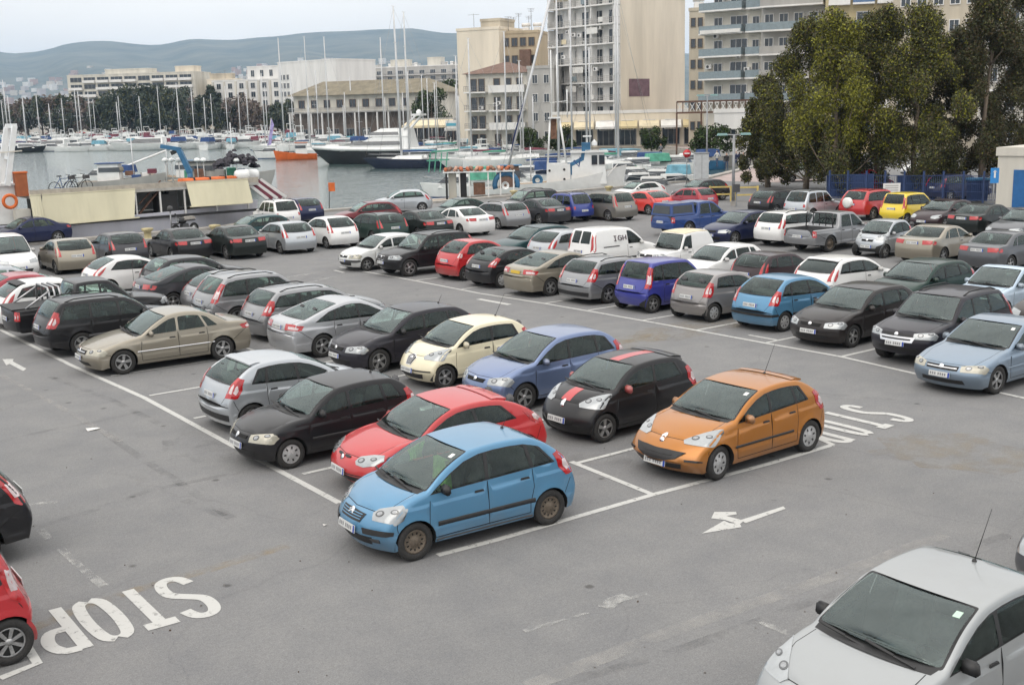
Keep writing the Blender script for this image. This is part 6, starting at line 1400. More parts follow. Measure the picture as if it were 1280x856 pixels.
def build_ferry():
    y0 = 67.0; xa, xb = colY(-70, y0).x, colY(338, y0).x; L = xb - xa; B = 5.4
    o = thing('excursion_boat', 'white excursion boat with cream side awnings lying along the quay at the left', 'boat', ((xa + xb) / 2, y0 + B / 2, WZ), 0)
    F = at(150, 277, 62).z - WZ - .15
    hb = hull_mb(L, B, F, M_HULLL, M_DECK, M_HULLL, .10, 2.2, .03, tr=.96); hb.build('hull', o, merge=1e-3)
    X = lambda px: colY(px, y0).x - (xa + xb) / 2; Z = lambda y, px=150: at(px, y, (colY(px, y0) - Vector((0, 0, 0))).dot(FH)).z - WZ
    ys = -B / 2
    shape('rubbing_strake', o, lambda b: b.box((0, ys + .02, F - .18), (L * .93, .16, .14), M_BLACK))
    zt = Z(240); zd = Z(275)
    shape('upper_deck', o, lambda b: (b.box(((X(28) + X(318)) / 2, 0, zt), (X(318) - X(28), B - .1, .16), M_DECK), b.box(((X(28) + X(318)) / 2, ys + .10, zt + .22), (X(318) - X(28), .08, .34), mat('bulwark_beige', (.42, .38, .32), .8, vary=.2))))
    for px in (42, 100, 162, 193, 224, 264, 304):
        shape('deck_post', o, lambda b: b.bar((X(px), ys + .16, F - .1), (X(px), ys + .16, zt), .09, M_WALLW))
    def awn(p0, p1, y_t, y_b, skew):
        def fn(b):
            n = 14; V = []
            for i in range(n + 1):
                x = X(p0) + (X(p1) - X(p0)) * i / n
                for j in range(5):
                    t = j / 4; V.append((x + skew * t * .2, ys - .02 - .32 * t + .03 * math.sin(i * 1.7) * t, Z(y_t) + (Z(y_b + skew * i / n) - Z(y_t)) * t))
            b.add(V, [(i * 5 + j, i * 5 + j + 1, i * 5 + j + 6, i * 5 + j + 5) for i in range(n) for j in range(4)], M_TARP, True)
            b.bar((X(p0), ys - .0, Z(y_t) + .03), (X(p1), ys - .0, Z(y_t) + .03), .07, M_TARP); b.bar((X(p0), ys - .34, Z(y_b)), (X(p1), ys - .34, Z(y_b + skew)), .06, M_TARP)
        shape('side_awning', o, fn)
    awn(43, 161, 238, 274, -1.5); awn(226, 304, 234, 264, .5); awn(27, 41, 238, 270, 0)
    shape('inner_bulkhead', o, lambda b: b.box(((X(43) + X(300)) / 2, .6, (F + zt) / 2), (X(300) - X(43), .1, zt - F - .1), mat('inner_panel_pale', (.46, .50, .52), .7, vary=.15)))
    shape('engine_crate', o, lambda b: (b.box((X(205), ys + .9, F + .55), (1.2, 1.0, 1.1), M_BLACK), b.box((X(212), ys + .8, F + 1.2), (.5, .7, .3), M_GREYPL)))
    shape('stairway', o, lambda b: (b.bar((X(166), ys + .5, F), (X(196), ys + .5, zt), .22, M_BROWN, .08), b.bar((X(168), ys + .5, F + .6), (X(198), ys + .5, zt + .5), .06, M_BROWN)))
    shape('wheelhouse', o, lambda b: (b.box(((X(-60) + X(15)) / 2, .2, (Z(225) + F) / 2), (X(15) - X(-60), B * .8, Z(225) - F), M_GELW), b.box(((X(-60) + X(18)) / 2, .2, Z(225) + .06), (X(18) - X(-60) + .3, B * .86, .12), M_GELW)))
    shape('locker', o, lambda b: b.box((X(17), ys + .3, Z(262)), (.8, .5, .8), M_CREAM2))
    shape('gallows_frame', o, lambda b: ([b.bar((X(4) + dx, yy, Z(225)), (X(21) + dx, yy, Z(154)), .26, M_GELW) for dx in (0,) for yy in (ys + .6, ys + 2.0)], b.bar((X(21), ys + .5, Z(154)), (X(21), ys + 2.1, Z(154)), .24, M_GELW), b.bar((X(12), ys + .5, Z(192)), (X(12), ys + 2.1, Z(192)), .16, M_GELW), b.bar((X(-8), ys + .6, Z(225)), (X(10), ys + .6, Z(156)), .2, M_GELW), b.bar((X(-20), ys + .4, Z(186)), (X(26), ys + .4, Z(184)), .07, M_CREAM2)))
    tr = MB(); pts = [(X(2) + .34 * math.cos(a), ys + .08, Z(243) + .34 * math.sin(a)) for a in np.linspace(0, 2 * math.pi, 21)]; tr.tube(pts, .09, M_ORANGE, 8, False); q = tr.build('lifebuoy'); q.location = o.location; tag(q, 'orange lifebuoy hanging on the white wheelhouse', 'lifebuoy')
    # things carried on the upper deck
    base = o.location
    t = thing('lifejacket_locker', 'orange lifejacket locker beside the white wheelhouse', 'locker', (base.x + X(21), base.y + ys + .6, WZ + zt + .08)); shape('box', t, lambda b: b.box((0, 0, .62), (.62, .55, 1.25), mat('locker_orange', (.34, .10, .035), .7, vary=.2))); shape('lid', t, lambda b: b.box((0, 0, 1.29), (.7, .62, .09), M_ORANGE))
    t = thing('rescue_float', 'long orange rescue float lying on the upper deck', 'float', (base.x + X(262), base.y + ys + .8, WZ + zt + .08)); shape('float_body', t, lambda b: (b.tube([(-1.7, 0, .22), (1.7, 0, .22)], .22, M_ORANGE, 10), b.tube([(-1.7, .5, .22), (1.7, .5, .22)], .22, M_ORANGE, 10))); shape('straps', t, lambda b: [b.box((x, .25, .24), (.06, 1.0, .46), M_BLACK) for x in (-1, 0, 1)])
    t = thing('life_raft', 'white life raft canister on the upper deck', 'life raft', (base.x + X(311), base.y + ys + .9, WZ + zt + .08)); shape('canister', t, lambda b: b.lathe([(0, -.75), (.3, -.72), (.36, -.55), (.36, -.03), (.39, -.03), (.39, .03), (.36, .03), (.36, .55), (.3, .72), (0, .75)], M_GELW, 14, 'X', (0, 0, .42))); shape('cradle', t, lambda b: [b.box((x, 0, .06), (.08, .7, .12), M_STEELG) for x in (-.4, .4)])
    # bow steps, maroon and white
    shape('boarding_steps', o, lambda b: [b.bar((X(302) + k * .32, ys + .3 + k * .1, Z(236)), (X(330) + k * .36, ys + .3 + k * .1, Z(262)), .18, M_MAROONC if k % 2 else M_WALLW) for k in range(5)])
    # bicycles leaning on the upper deck rail
    def bike(px, colr, label):
        t = thing('bicycle', label, 'bicycle', (base.x + X(px), base.y + ys + .75, WZ + zt + .08), R(8), 'bicycles on the excursion boat'); wm = []
        for x in (-.52, .52): shape('wheel', t, lambda b: (b.tube([(x + .33 * math.cos(a), 0, .33 + .33 * math.sin(a)) for a in np.linspace(0, 2 * math.pi, 19)], .022, M_TYRE, 6, False), [b.bar((x, 0, .33), (x + .32 * math.cos(a), 0, .33 + .32 * math.sin(a)), .008, M_STEELG) for a in np.linspace(0, 2 * math.pi, 9)]))
        shape('frame', t, lambda b: [b.tube([p, q], .02, colr, 6) for p, q in (((-.52, 0, .33), (-.05, 0, .32)), ((-.05, 0, .32), (.40, 0, .80)), ((-.15, 0, .82), (.38, 0, .84)), ((-.05, 0, .32), (-.18, 0, .95)), ((-.52, 0, .33), (-.16, 0, .82)), ((.52, 0, .33), (.36, 0, 1.0)))])
        shape('saddle', t, lambda b: b.box((-.2, 0, .97), (.26, .14, .06), M_BLACK, taper=.8)); shape('handlebar', t, lambda b: (b.tube([(.30, -.27, 1.04), (.38, 0, 1.0), (.30, .27, 1.04)], .016, M_BLACK, 6), b.box((.5, 0, .86), (.28, .32, .2), M_GREYPL)))
    bike(76, M_BLUEC, 'dark blue bicycle with a front basket, left of two on the boat'); bike(95, M_BLACK, 'black bicycle, right of two on the boat')
build_ferry()
def build_boats():
    # small fishing boat with a blue deck crane, behind the excursion boat
    p = wpt(148, 131); o = fishboat(9.5, 'small fishing boat with a blue rubbing band just beyond the bicycles', p, VA + R(4), M_WALLG, M_BLUEC, M_GELW)
    shape('deck_load', o, lambda b: [b.box((x_, y_, 1.35 + .2 * k_), (.9, .7, .5), m_) for k_, (x_, y_, m_) in enumerate(((1.5, -.4, M_BLUEC), (2.5, .2, M_GELW), (.6, .5, M_RUST), (3.2, -.1, M_MAROONC)))])
    p = wpt(128, 138); o = motorboat(8, M_GELW, M_BLUEC, 'small white boat with a long white bowsprit behind the bicycles', p, VA + R(172)); shape('bowsprit', o, lambda b: b.tube([(-7.5, 0, 4.0), (-1, 0, 1.8), (3, 0, 1.0)], .14, M_GELW, 6))
    p = wpt(270, 128); o = fishboat(12, 'dark fishing boat piled with nets, right of the blue crane', p, VA + R(3), M_WALLG, M_BLACKH, M_DECK); shape('deck_load', o, lambda b: [b.box((x_, y_, 1.5), (1.0, .9, 1.2 + .3 * (k_ % 2)), m_) for k_, (x_, y_, m_) in enumerate(((-3.2, -.4, M_GREENC), (-2.0, -.9, M_RUST), (.2, -.8, M_WALLG), (1.4, -.6, M_GREENC), (2.6, -.9, M_BLUEC)))])
    p = wpt(215, 134); fishboat(8.5, 'low grey fishing boat lying left of the blue crane', p, VA + R(176), M_WALLG, M_SEABLUE, M_GELW)
    DC = 124; p = wpt(232, DC); c = thing('deck_crane', 'blue folding crane bent over the small fishing boats', 'crane', (p.x, p.y, -.4)); B_ = lambda px, y: (lambda q: Vector((q.x - p.x, q.y - p.y, q.z + .4)))(at(px, y, DC))
    shape('pillar', c, lambda b: b.tube([(0, 0, -.8), (0, 0, 1.6)], .3, M_SEABLUE, 8)); shape('lower_arm', c, lambda b: b.bar((0, 0, 1.2), B_(224, 188), .62, M_SEABLUE, .5)); shape('upper_arm', c, lambda b: (b.bar(B_(226, 187), B_(201, 183), .5, M_SEABLUE, .4), b.bar(B_(214, 192), B_(222, 188), .4, M_BLACK)))
    rnd = random.Random(5); b = MB()
    for k in range(150): x, y = rnd.uniform(-2.3, 2.3), rnd.uniform(-1.1, 1.1); b.lathe([(0, .3), (.2, .25), (.32, 0)], M_NET, 6, c=(x, y, max(0, 1.7 - x * x * .28 - .3 * math.sin(x * 4)) * rnd.uniform(.3, 1)))
    p = col_at(292, 126, .9); q = b.build('net_pile', loc=p); tag(q, 'dark heap of fishing nets on a small fishing boat', 'net heap')
    for k, px in enumerate((202, 210, 219, 242, 250, 291)):
        p = col_at(px, 125, -.3); t = thing('radar_mast', 'white dome on a thin pole above the small fishing boats', 'radar dome', p, 0, 'radar domes on the fishing boats'); zt = at(px, 199, 125).z - p.z
        shape('pole', t, lambda b: b.tube([(0, 0, 0), (0, 0, zt - .2)], .05, M_WALLW, 6)); shape('dome', t, lambda b: b.lathe([(.14, zt - .3), (.36, zt - .25), (.36, zt - .08), (.2, zt + .1), (0, zt + .14)], M_GELW, 10))
    # mid harbour
    p = wpt(366, 206); o = fishboat(7.5, 'orange work boat moored beside the dark motor yacht', p, VA + R(-175), M_ORANGEH, M_ORANGEH, M_GELW); p = wpt(338, 214); motorboat(7, M_GELW, None, 'white launch lying behind the orange work boat', p, VA + R(175))
    yachtD = 182; p = wpt(462, yachtD); L = 20; o = thing('motor_yacht', 'large motor yacht with a black hull and sloping white superstructure', 'yacht', p, VA + R(165)); 
    hull_mb(L, 5.2, 2.1, M_BLACKH, M_GELW, M_BLACKH, .22, 1.1, .16).build('hull', o, merge=1e-3)
    shape('gunwale', o, lambda b: [b.tube([(-L * .5, sg * 2.1, 2.15), (-L * .1, sg * 2.62, 2.2), (L * .25, sg * 2.0, 2.35), (L * .49, 0, 2.6)], .30, M_GELW, 6) for sg in (1, -1)])
    shape('superstructure', o, lambda b: (frust(b, -L * .36, L * .22, 4.3, 3.4, 2.0, 4.1, M_GELW, 5.5, .4), frust(b, -L * .34, L * .02, 3.6, 2.8, 4.1, 5.3, M_GELW, 2.6, .2)))
    shape('saloon_window', o, lambda b: (frust(b, -L * .28, L * .19, 4.36, 4.0, 2.95, 3.4, M_PANE, 2.2, .3), frust(b, -L * .26, -L * .0, 3.62, 3.0, 4.4, 4.9, M_PANE, 1.0, .2)))
    shape('radar_arch', o, lambda b: ([b.bar((-L * .3, sg * 1.5, 5.2), (-L * .40, sg * 1.4, 7.2), .5, M_GELW, .25) for sg in (1, -1)], b.box((-L * .40, 0, 7.25), (1.4, 3.0, .3), M_GELW), b.lathe([(.4, 7.4), (.45, 7.7), (.2, 8.0), (0, 8.05)], M_GELW, 10, c=(-L * .40, 0, 0))))
    p = wpt(512, 164); o = sailboat(14, at(500, 8, 164).z - WZ, M_NAVYH, M_BLUEC, 'navy hulled two-masted sailing yacht beside the black motor yacht', p, VA + R(172), masts=1, lean=.3); p = wpt(520, 168); sailboat(12, at(522, 15, 168).z - WZ, M_GELW, M_SKYC, 'white sailing yacht with a tall mast behind the navy one', p, VA + R(174))
    p = wpt(392, 222); sailboat(9, 12, M_GELW, M_SKYC, 'small white sloop with pale blue cover left of the motor yacht', p, VA + R(170))
    # white trawler at the quay
    D = 96; p = wpt(712, D); o = thing('trawler', 'white trawler with blue crane and twin mast frames at the quay', 'fishing boat', p, VA + R(-2)); L = 9.2
    zz = lambda y, px=712: at(px, y, D).z - WZ; xx = lambda px: (px - 712) * D / FPX
    hull_mb(L, 3.4, 1.75, M_GELW, M_TEAK, M_GELW, .75, .9, .08).build('hull', o, merge=1e-3)
    shape('wheelhouse', o, lambda b: (frust(b, xx(712), xx(756), 2.2, 2.0, 1.6, zz(190), M_GELW, .2, .1), b.box((xx(735), 0, zz(190)), (xx(757) - xx(711), 2.4, .12), M_GELW)))
    for px in (741, 750): shape('window', o, lambda b: b.box((xx(px), -1.09, zz(200)), (.45, .06, .75), M_PANE))
    shape('stern_house', o, lambda b: frust(b, xx(682), xx(712), 2.3, 2.3, 1.3, zz(204), M_GELW, .05, .05))
    shape('porthole', o, lambda b: [b.lathe([(0, .03), (.09, .02), (.1, 0)], M_BLACK, 10, 'Y', (xx(px), -1.18, zz(y))) for px, y in ((704, 211), (704, 223), (686, 212))])
    shape('mast_frame', o, lambda b: ([b.tube([(xx(px), sy, zz(204)), (xx(px2), sy * .7, zz(146))], .09, M_GELW, 6) for px, px2 in ((684, 688), (707, 699)) for sy in (-.8, .8)], b.box((xx(693), 0, zz(147)), (1.0, 1.8, .12), M_GELW), b.box((xx(692), 0, zz(160)), (.5, .5, 1.7), M_RUST), [b.tube([(xx(px), 0, zz(147)), (xx(px), 0, zz(y))], .05, M_GELW, 5) for px, y in ((690, 62), (697, 68), (709, 112))], b.bar((xx(688), 0, zz(128)), (xx(710), 0, zz(126)), .06, M_GELW)))
    shape('antenna_cluster', o, lambda b: (b.tube([(xx(733), 0, zz(190)), (xx(733), 0, zz(170))], .06, M_GELW, 5), b.box((xx(733), 0, zz(171)), (.7, .4, .12), M_GELW), b.lathe([(.22, zz(183)), (.24, zz(179)), (0, zz(175))], M_GELW, 8, c=(xx(742), .4, 0))))
    shape('crane', o, lambda b: (b.bar((xx(711), -.9, zz(232)), (xx(711), -.9, zz(203)), .34, M_SEABLUE), b.bar((xx(711), -.9, zz(206)), (xx(727), -.9, zz(198)), .3, M_SEABLUE), b.bar((xx(726), -.9, zz(200)), (xx(729), -.9, zz(181)), .28, M_SEABLUE), b.box((xx(731), -.8, zz(183)), (.7, .5, .6), M_SEABLUE), b.tube([(xx(716), -1.0, zz(200)), (xx(722), -1.0, zz(208)), (xx(724), -1.0, zz(196))], .08, M_BLUEC, 6)))
    shape('winch', o, lambda b: (b.lathe([(.45, -.4), (.2, -.36), (.2, .36), (.45, .4)], M_SEABLUE, 12, 'Y', (xx(671), -.6, zz(224))), b.box((xx(671), -.6, zz(236)), (.8, .9, .5), M_SEABLUE)))
    shape('rail', o, lambda b: [b.tube([(xx(757), -1.2, 2.2), (xx(766), -.6, 2.9), (xx(770), 0, 3.1)], .04, M_WALLW, 5)])
    # tall leaning derrick with a furled blue sail
    p = col_at(634, 98, -.6); t = thing('furled_mast', 'leaning mast with a dark blue furled sail above the small boats', 'mast', p); v = lambda px, y: (lambda q: q - p)(at(px, y, 98))
    shape('spar', t, lambda b: b.tube([v(634, 214), v(660, 110), v(690, -12)], .10, M_MAST, 6)); shape('furled_sail', t, lambda b: b.tube([v(637, 205), v(643, 170), v(658, 118), v(676, 48), v(689, -8)], [.07, .085, .075, .06, .04], mat('furled_navy', (.02, .035, .12), .9, vary=.5, scale=1.5), 7))
    # low boat with the orange covered roof
    D = 91; p = wpt(590, D); o = thing('fishing_boat', 'low fishing boat with an orange covered roof on posts', 'fishing boat', p, VA + R(2)); zz2 = lambda y: at(590, y, D).z - WZ; x2 = lambda px: (px - 590) * D / FPX
    hull_mb(9.5, 3.0, .95, M_GELW, M_TEAK, M_SEABLUE, .5, 1.0, .06).build('hull', o, merge=1e-3)
    shape('roof_cover', o, lambda b: [b.tube([(x2(555 + k * 6.4 + 3 * math.sin(k * 5.1)), -1.35 + .2 * math.sin(k * 1.7), zz2(212) + .03), (x2(555 + k * 6.4 + 2 * math.sin(k * 3.3)), -.2, zz2(211) + .10 * abs(math.sin(k * 2.3))), (x2(556 + k * 6.4), 1.3, zz2(211))], [.10, .16, .12], [M_ORANGED, M_RUST, M_COVF, M_ORANGED][k % 4], 6) for k in range(14)])
    shape('roof_frame', o, lambda b: b.box((x2(596), 0, zz2(214)), (x2(640) - x2(552), 2.7, .1), M_GELW))
    for px in (556, 572, 584, 607, 622, 638): shape('post', o, lambda b: b.bar((x2(px), -1.2, .8), (x2(px), -1.2, zz2(214)), .10 if px != 556 else .16, M_WALLW if px != 556 else M_BLACK))
    shape('cabin', o, lambda b: (b.box((x2(563), 0, zz2(232)), (.6, 1.6, 2.0), M_CREAM2), b.box((x2(576), -.2, zz2(230)), (.55, 1.4, 2.1), M_BLACK), b.box((x2(596), 0, zz2(236)), (.9, 1.2, .9), M_RUST)))
    shape('net_hauler', o, lambda b: (b.tube([(x2(629 + 14 * math.cos(a)), -1.0, zz2(231 - 14 * math.sin(a))) for a in np.linspace(-.3, 3.5, 14)], .2, M_SEABLUE, 8), b.lathe([(.3, -.2), (.12, -.1), (.12, .1), (.3, .2)], M_GELW, 10, 'Y', (x2(628), -1.0, zz2(232)))))
    shape('green_net_frame', o, lambda b: ([b.bar((x2(px), .4, zz2(214)), (x2(px + 3), .4, zz2(190)), .09, M_GREENC) for px in (534, 541, 548, 555)], b.bar((x2(532), .4, zz2(200)), (x2(560), .4, zz2(199)), .10, M_GREENC), b.bar((x2(538), .4, zz2(189)), (x2(572), .4, zz2(187)), .12, M_GREENC)))
    p = wpt(573, 106); motorboat(7.5, M_GELW, M_GREENC, 'white boat with a green cover behind the orange roofed one', p, VA + R(176)); p = wpt(628, 112); motorboat(8, M_GELW, M_GREENC, 'white boat with a pale green awning left of the trawler', p, VA + R(4))
    p = wpt(655, 120); motorboat(8, M_GELW, M_BLUEC, 'white boat with a big blue cover just left of the trawler mast', p, VA + R(185)); p = wpt(650, 104); fishboat(7, 'small white fishing boat with a red wheelhouse behind the blue winch', p, VA + R(5), M_GELW, M_SEABLUE, M_ROOF)
    # small craft right of the trawler
    sm = [(786, 112, 7.5, M_NAVYH, None, 'small boat with a dark blue hull right of the trawler bow'), (800, 104, 6, M_GELW, None, None), (812, 98, 6, M_GELW, None, None), (826, 108, 6.5, M_GELW, M_SKYC, 'small white boat with a pale blue cover among white launches'), (838, 101, 6, M_GELW, None, None), (848, 114, 6.5, M_GELW, None, None), (775, 124, 7, M_GELW, None, None),
          (800, 132, 8, M_GELW, M_GREENC, 'white boat with a dark green canopy in front of the shops'), (838, 134, 9, M_GELW, M_BLUEC, 'white boat with a blue canopy in front of the shops'), (865, 140, 8, M_SEABLUE, M_BLUEC, 'blue covered boat beside the promenade'), (780, 150, 9, M_GELW, None, None), (740, 150, 9, M_GELW, M_SKYC, 'white boat with a pale blue cover behind the trawler')]
    rnd = random.Random(4)
    for px, D, L, h, c, lab in sm: motorboat(L, h, c, lab or 'small white open launch among those moored right of the trawler', wpt(px, D), VA + R(rnd.uniform(-25, 25) + rnd.choice((0, 180))), 'small boats moored right of the trawler')
    # sailing boats whose masts stand against the town: column, mast top, distance
    cov = [M_BLUEC, M_MAROONC, M_GREENC, M_SKYC]
    near_m = [(713, -4, 142), (753, -14, 146), (769, -16, 138), (788, -8, 152), (694, -14, 128), (608, 48, 160), (632, 40, 158), (590, 70, 175), (735, 60, 160), (668, 76, 165)]
    for i, (px, y, D) in enumerate(near_m): sailboat(10 + (i % 3), at(px, y, D).z - WZ, M_GELW if i % 4 else M_NAVYH, cov[i % 4], 'tall masted sailing boat moored in front of the balcony blocks', wpt(px - 9, D), VA + R([0, 180][i % 2] + rnd.uniform(-12, 12)) * 1, 'sailing boats in front of the balcony blocks')
    far_m = [(30, 128, 322), (57, 120, 330), (98, 112, 335), (103, 114, 342), (199, 108, 325), (232, 104, 332), (243, 110, 340), (66, 130, 345), (118, 125, 352), (21, 120, 330), (285, 108, 330), (357, 47, 262), (384, 46, 252), (420, 46, 238), (480, 47, 216), (444, 96, 300), (466, 98, 305), (318, 112, 320), (335, 108, 322), (400, 88, 290), (510, 90, 260), (545, 98, 250), (148, 128, 338), (12, 100, 335), (265, 118, 345)]
    for i, (px, y, D) in enumerate(far_m): sailboat(9.5 + (i % 4), at(px, y, D).z - WZ, M_GELW if i % 5 else M_NAVYH, cov[i % 4], 'white sailing boat in the crowded far rows of the marina' if i % 5 else 'navy hulled sailing boat in the crowded far rows of the marina', wpt(px - 4, D), VA + R([12, 172, 75, 95][i % 4] + rnd.uniform(-12, 12)), 'sailing boats in the far marina')
    # motor boats in the far rows
    mb = [(27, 300, 11, M_BLACKH, None, 'boat with a black hull at the far left of the marina'), (72, 318, 17, M_GELW, None, 'long white motor boat in the second row at the left'), (88, 296, 9, M_GELW, None, None), (108, 297, 10, M_GELW, M_SKYC, 'white motor boat with a pale blue canopy in the front row'), (142, 298, 12, M_GELW, None, None), (190, 292, 22, M_GELW, None, 'very long low white yacht in the front row of the marina'),
          (276, 296, 13, M_GELW, None, None), (305, 292, 13, M_GELW, M_MAROONC, 'white motor boat with a maroon cover in the front row'), (40, 335, 10, M_GELW, None, None), (120, 345, 11, M_GELW, M_MAROONC, 'white motor boat with a maroon cover in the back row'), (165, 338, 10, M_GELW, None, None), (225, 330, 11, M_GELW, M_BLUEC, 'white motor boat with a blue cover in the back row'), (255, 335, 10, M_GELW, None, None), (325, 300, 11, M_GELW, M_SKYC, 'white motor boat with a pale blue cover near the purple flag'),
          (350, 310, 10, M_GELW, M_MAROONC, 'white motor boat with a maroon cover behind the orange work boat'), (375, 300, 11, M_GELW, None, None), (405, 285, 11, M_GELW, None, None), (430, 262, 12, M_GELW, M_BLUEC, 'white motor boat with a blue cover behind the motor yacht'), (548, 225, 9, M_GELW, None, None), (575, 218, 9, M_GELW, M_SKYC, 'white motor boat with a pale blue cover below the restaurants'), (600, 200, 8, M_GELW, None, None), (640, 190, 9, M_GELW, None, None), (10, 345, 11, M_GELW, M_BLUEC, 'white motor boat with a blue cover by the white frame'), (200, 350, 10, M_GELW, None, None), (290, 345, 10, M_GELW, None, None)]
    for i, (px, D, L, h, c, lab) in enumerate(mb): motorboat(L, h, c, lab or 'plain white motor boat in the far rows of the marina', wpt(px, D), VA + R([4, 178, -8, 185][i % 4] + rnd.uniform(-8, 8)), 'motor boats in the far marina', fly=(i % 3 == 1))
    rnd = random.Random(12)
    for i in range(30):
        px = -5 + i * 12.4 + rnd.uniform(-4, 4); D = rnd.choice((303, 318, 342, 360, 380)) if px < 320 else rnd.uniform(270, 330)
        motorboat(rnd.uniform(7, 11), M_GELW, rnd.choice((None, None, M_BLUEC, M_MAROONC)) if False else None, 'plain white motor boat in the far rows of the marina', wpt(px, D), VA + R(rnd.choice((4, 178, 80, 100)) + rnd.uniform(-10, 10)), 'motor boats in the far marina', fly=(i % 3 == 0))
    for i in range(11):
        px = 4 + i * 37 + rnd.uniform(-7, 7); D = rnd.uniform(300, 370) if px < 330 else rnd.uniform(240, 300); y = rnd.uniform(104, 128) if px < 330 else rnd.uniform(84, 118)
        sailboat(rnd.uniform(9, 12), at(px, y, D).z - WZ, M_GELW if i % 4 else M_NAVYH, cov[i % 4], 'white sailing boat in the crowded far rows of the marina' if i % 4 else 'navy hulled sailing boat in the crowded far rows of the marina', wpt(px - 4, D), VA + R([12, 172, 75, 95][i % 4] + rnd.uniform(-12, 12)), 'sailing boats in the far marina')
    # more rows behind: copies of a few kinds of boat, each with its own place
    kinds = []
    for c, h, lab in ((None, M_GELW, 'plain white motor boat in the far rows of the marina'), (M_BLUEC, M_GELW, 'white motor boat with a blue cover in the back rows'), (M_MAROONC, M_GELW, 'white motor boat with a maroon cover in the back rows'), (M_SKYC, M_GELW, 'white motor boat with a pale blue cover in the back rows'), (None, M_NAVYH, 'motor boat with a navy hull in the back rows')):
        kinds.append((motorboat(9, h, c, lab, wpt(6 + len(kinds) * 61, 405), VA, 'motor boats in the far marina', fly=len(kinds) % 2 == 0), lab))
    rnd = random.Random(33)
    for i in range(96):
        px = -12 + (i % 48) * 9.2 + rnd.uniform(-4, 4); mx = float(np.interp(px, [0, 150, 300, 420], [525, 485, 440, 375])); D = rnd.uniform(.72, .97) * mx if i < 48 else rnd.uniform(.62, .8) * mx
        src, lab = kinds[rnd.choice((0, 0, 0, 1, 2, 3, 4))]; o = copy_tree(src); o.location = wpt(px, D); o.rotation_euler = (0, 0, VA + R(rnd.choice((0, 180, 90, 80)) + rnd.uniform(-12, 12))); o.scale = (rnd.uniform(.8, 1.3),) * 3
    for i in range(30):
        px = 395 + (i % 15) * 17 + rnd.uniform(-6, 6); mx = float(np.interp(px, [395, 420, 500, 570, 650], [400, 375, 285, 232, 200])); D = rnd.uniform(.78, .96) * mx
        src, lab = kinds[rnd.choice((0, 0, 1, 2, 3, 4))]; o = copy_tree(src); o.location = wpt(px, D); o.rotation_euler = (0, 0, VA + R(rnd.choice((0, 180, 90, 80)) + rnd.uniform(-12, 12))); o.scale = (rnd.uniform(.6, .95),) * 3
    for i in range(16):
        px = rnd.uniform(380, 690); D = float(np.interp(px, [380, 500, 690], [330, 255, 172])) * rnd.uniform(.8, 1.); sailboat(rnd.uniform(8, 11), rnd.uniform(9, 14), M_GELW, cov[i % 4], 'white sailing boat moored between the motor yacht and the balcony blocks', wpt(px, D), VA + R(rnd.choice((5, 175, 85)) + rnd.uniform(-12, 12)), 'sailing boats below the town')
    # floating pontoons
    for a, c, D in ((-40, 335, 312), (-40, 320, 350), (430, 560, 236)):
        p, q = wpt(a, D), wpt(c, D); b = MB(); d = q - p; b.box(((p + q) / 2) + Vector((0, 0, .35)), (d.length, 2.2, .5), M_CONC, rz=math.atan2(d.y, d.x)); tag(b.build('pontoon'), ['grey floating pontoon behind the front row of marina boats', 'grey floating pontoon behind the back row of marina boats', 'grey floating pontoon below the restaurants'][(D == 350) + 2 * (D == 236)], 'pontoon')
build_boats()
# ------------------------------------------------------------------ trees and planting
def leaf_mat(name, col):
    if name in _mc: return _mc[name]
    m, nt, N, L, b = node_mat(name); oi = N('ShaderNodeNewGeometry'); hs = N('ShaderNodeHueSaturation'); hs.inputs['Color'].default_value = (*col, 1)
    mr = N('ShaderNodeMapRange'); mr.inputs['To Min'].default_value = .72; mr.inputs['To Max'].default_value = 1.3; L(oi.outputs['Random Per Island'], mr.inputs['Value']); L(mr.outputs['Result'], hs.inputs['Value']); L(hs.outputs['Color'], b.inputs['Base Color'])
    b.inputs['Roughness'].default_value = .6; b.inputs['Specular IOR Level'].default_value = .25
    _mc[name] = m; return m
LF_OL = leaf_mat('leaf_olive', (.072, .076, .028)); LF_DK = leaf_mat('leaf_dark', (.042, .048, .022)); LF_YG = leaf_mat('leaf_yellow_green', (.20, .20, .024)); LF_BR = leaf_mat('leaf_brownish', (.085, .064, .032)); LF_PINE = leaf_mat('leaf_pine', (.048, .064, .046)); LF_TWIG = leaf_mat('bare_twigs', (.15, .115, .095)); LF_BUSH = leaf_mat('leaf_bush', (.045, .075, .02))
M_BARK = mat('bark', (.11, .085, .065), .95, vary=.4, scale=6, streak=True)
M_BARKP = mat('bark_pale', (.20, .16, .12), .95, vary=.45, scale=4, streak=True)
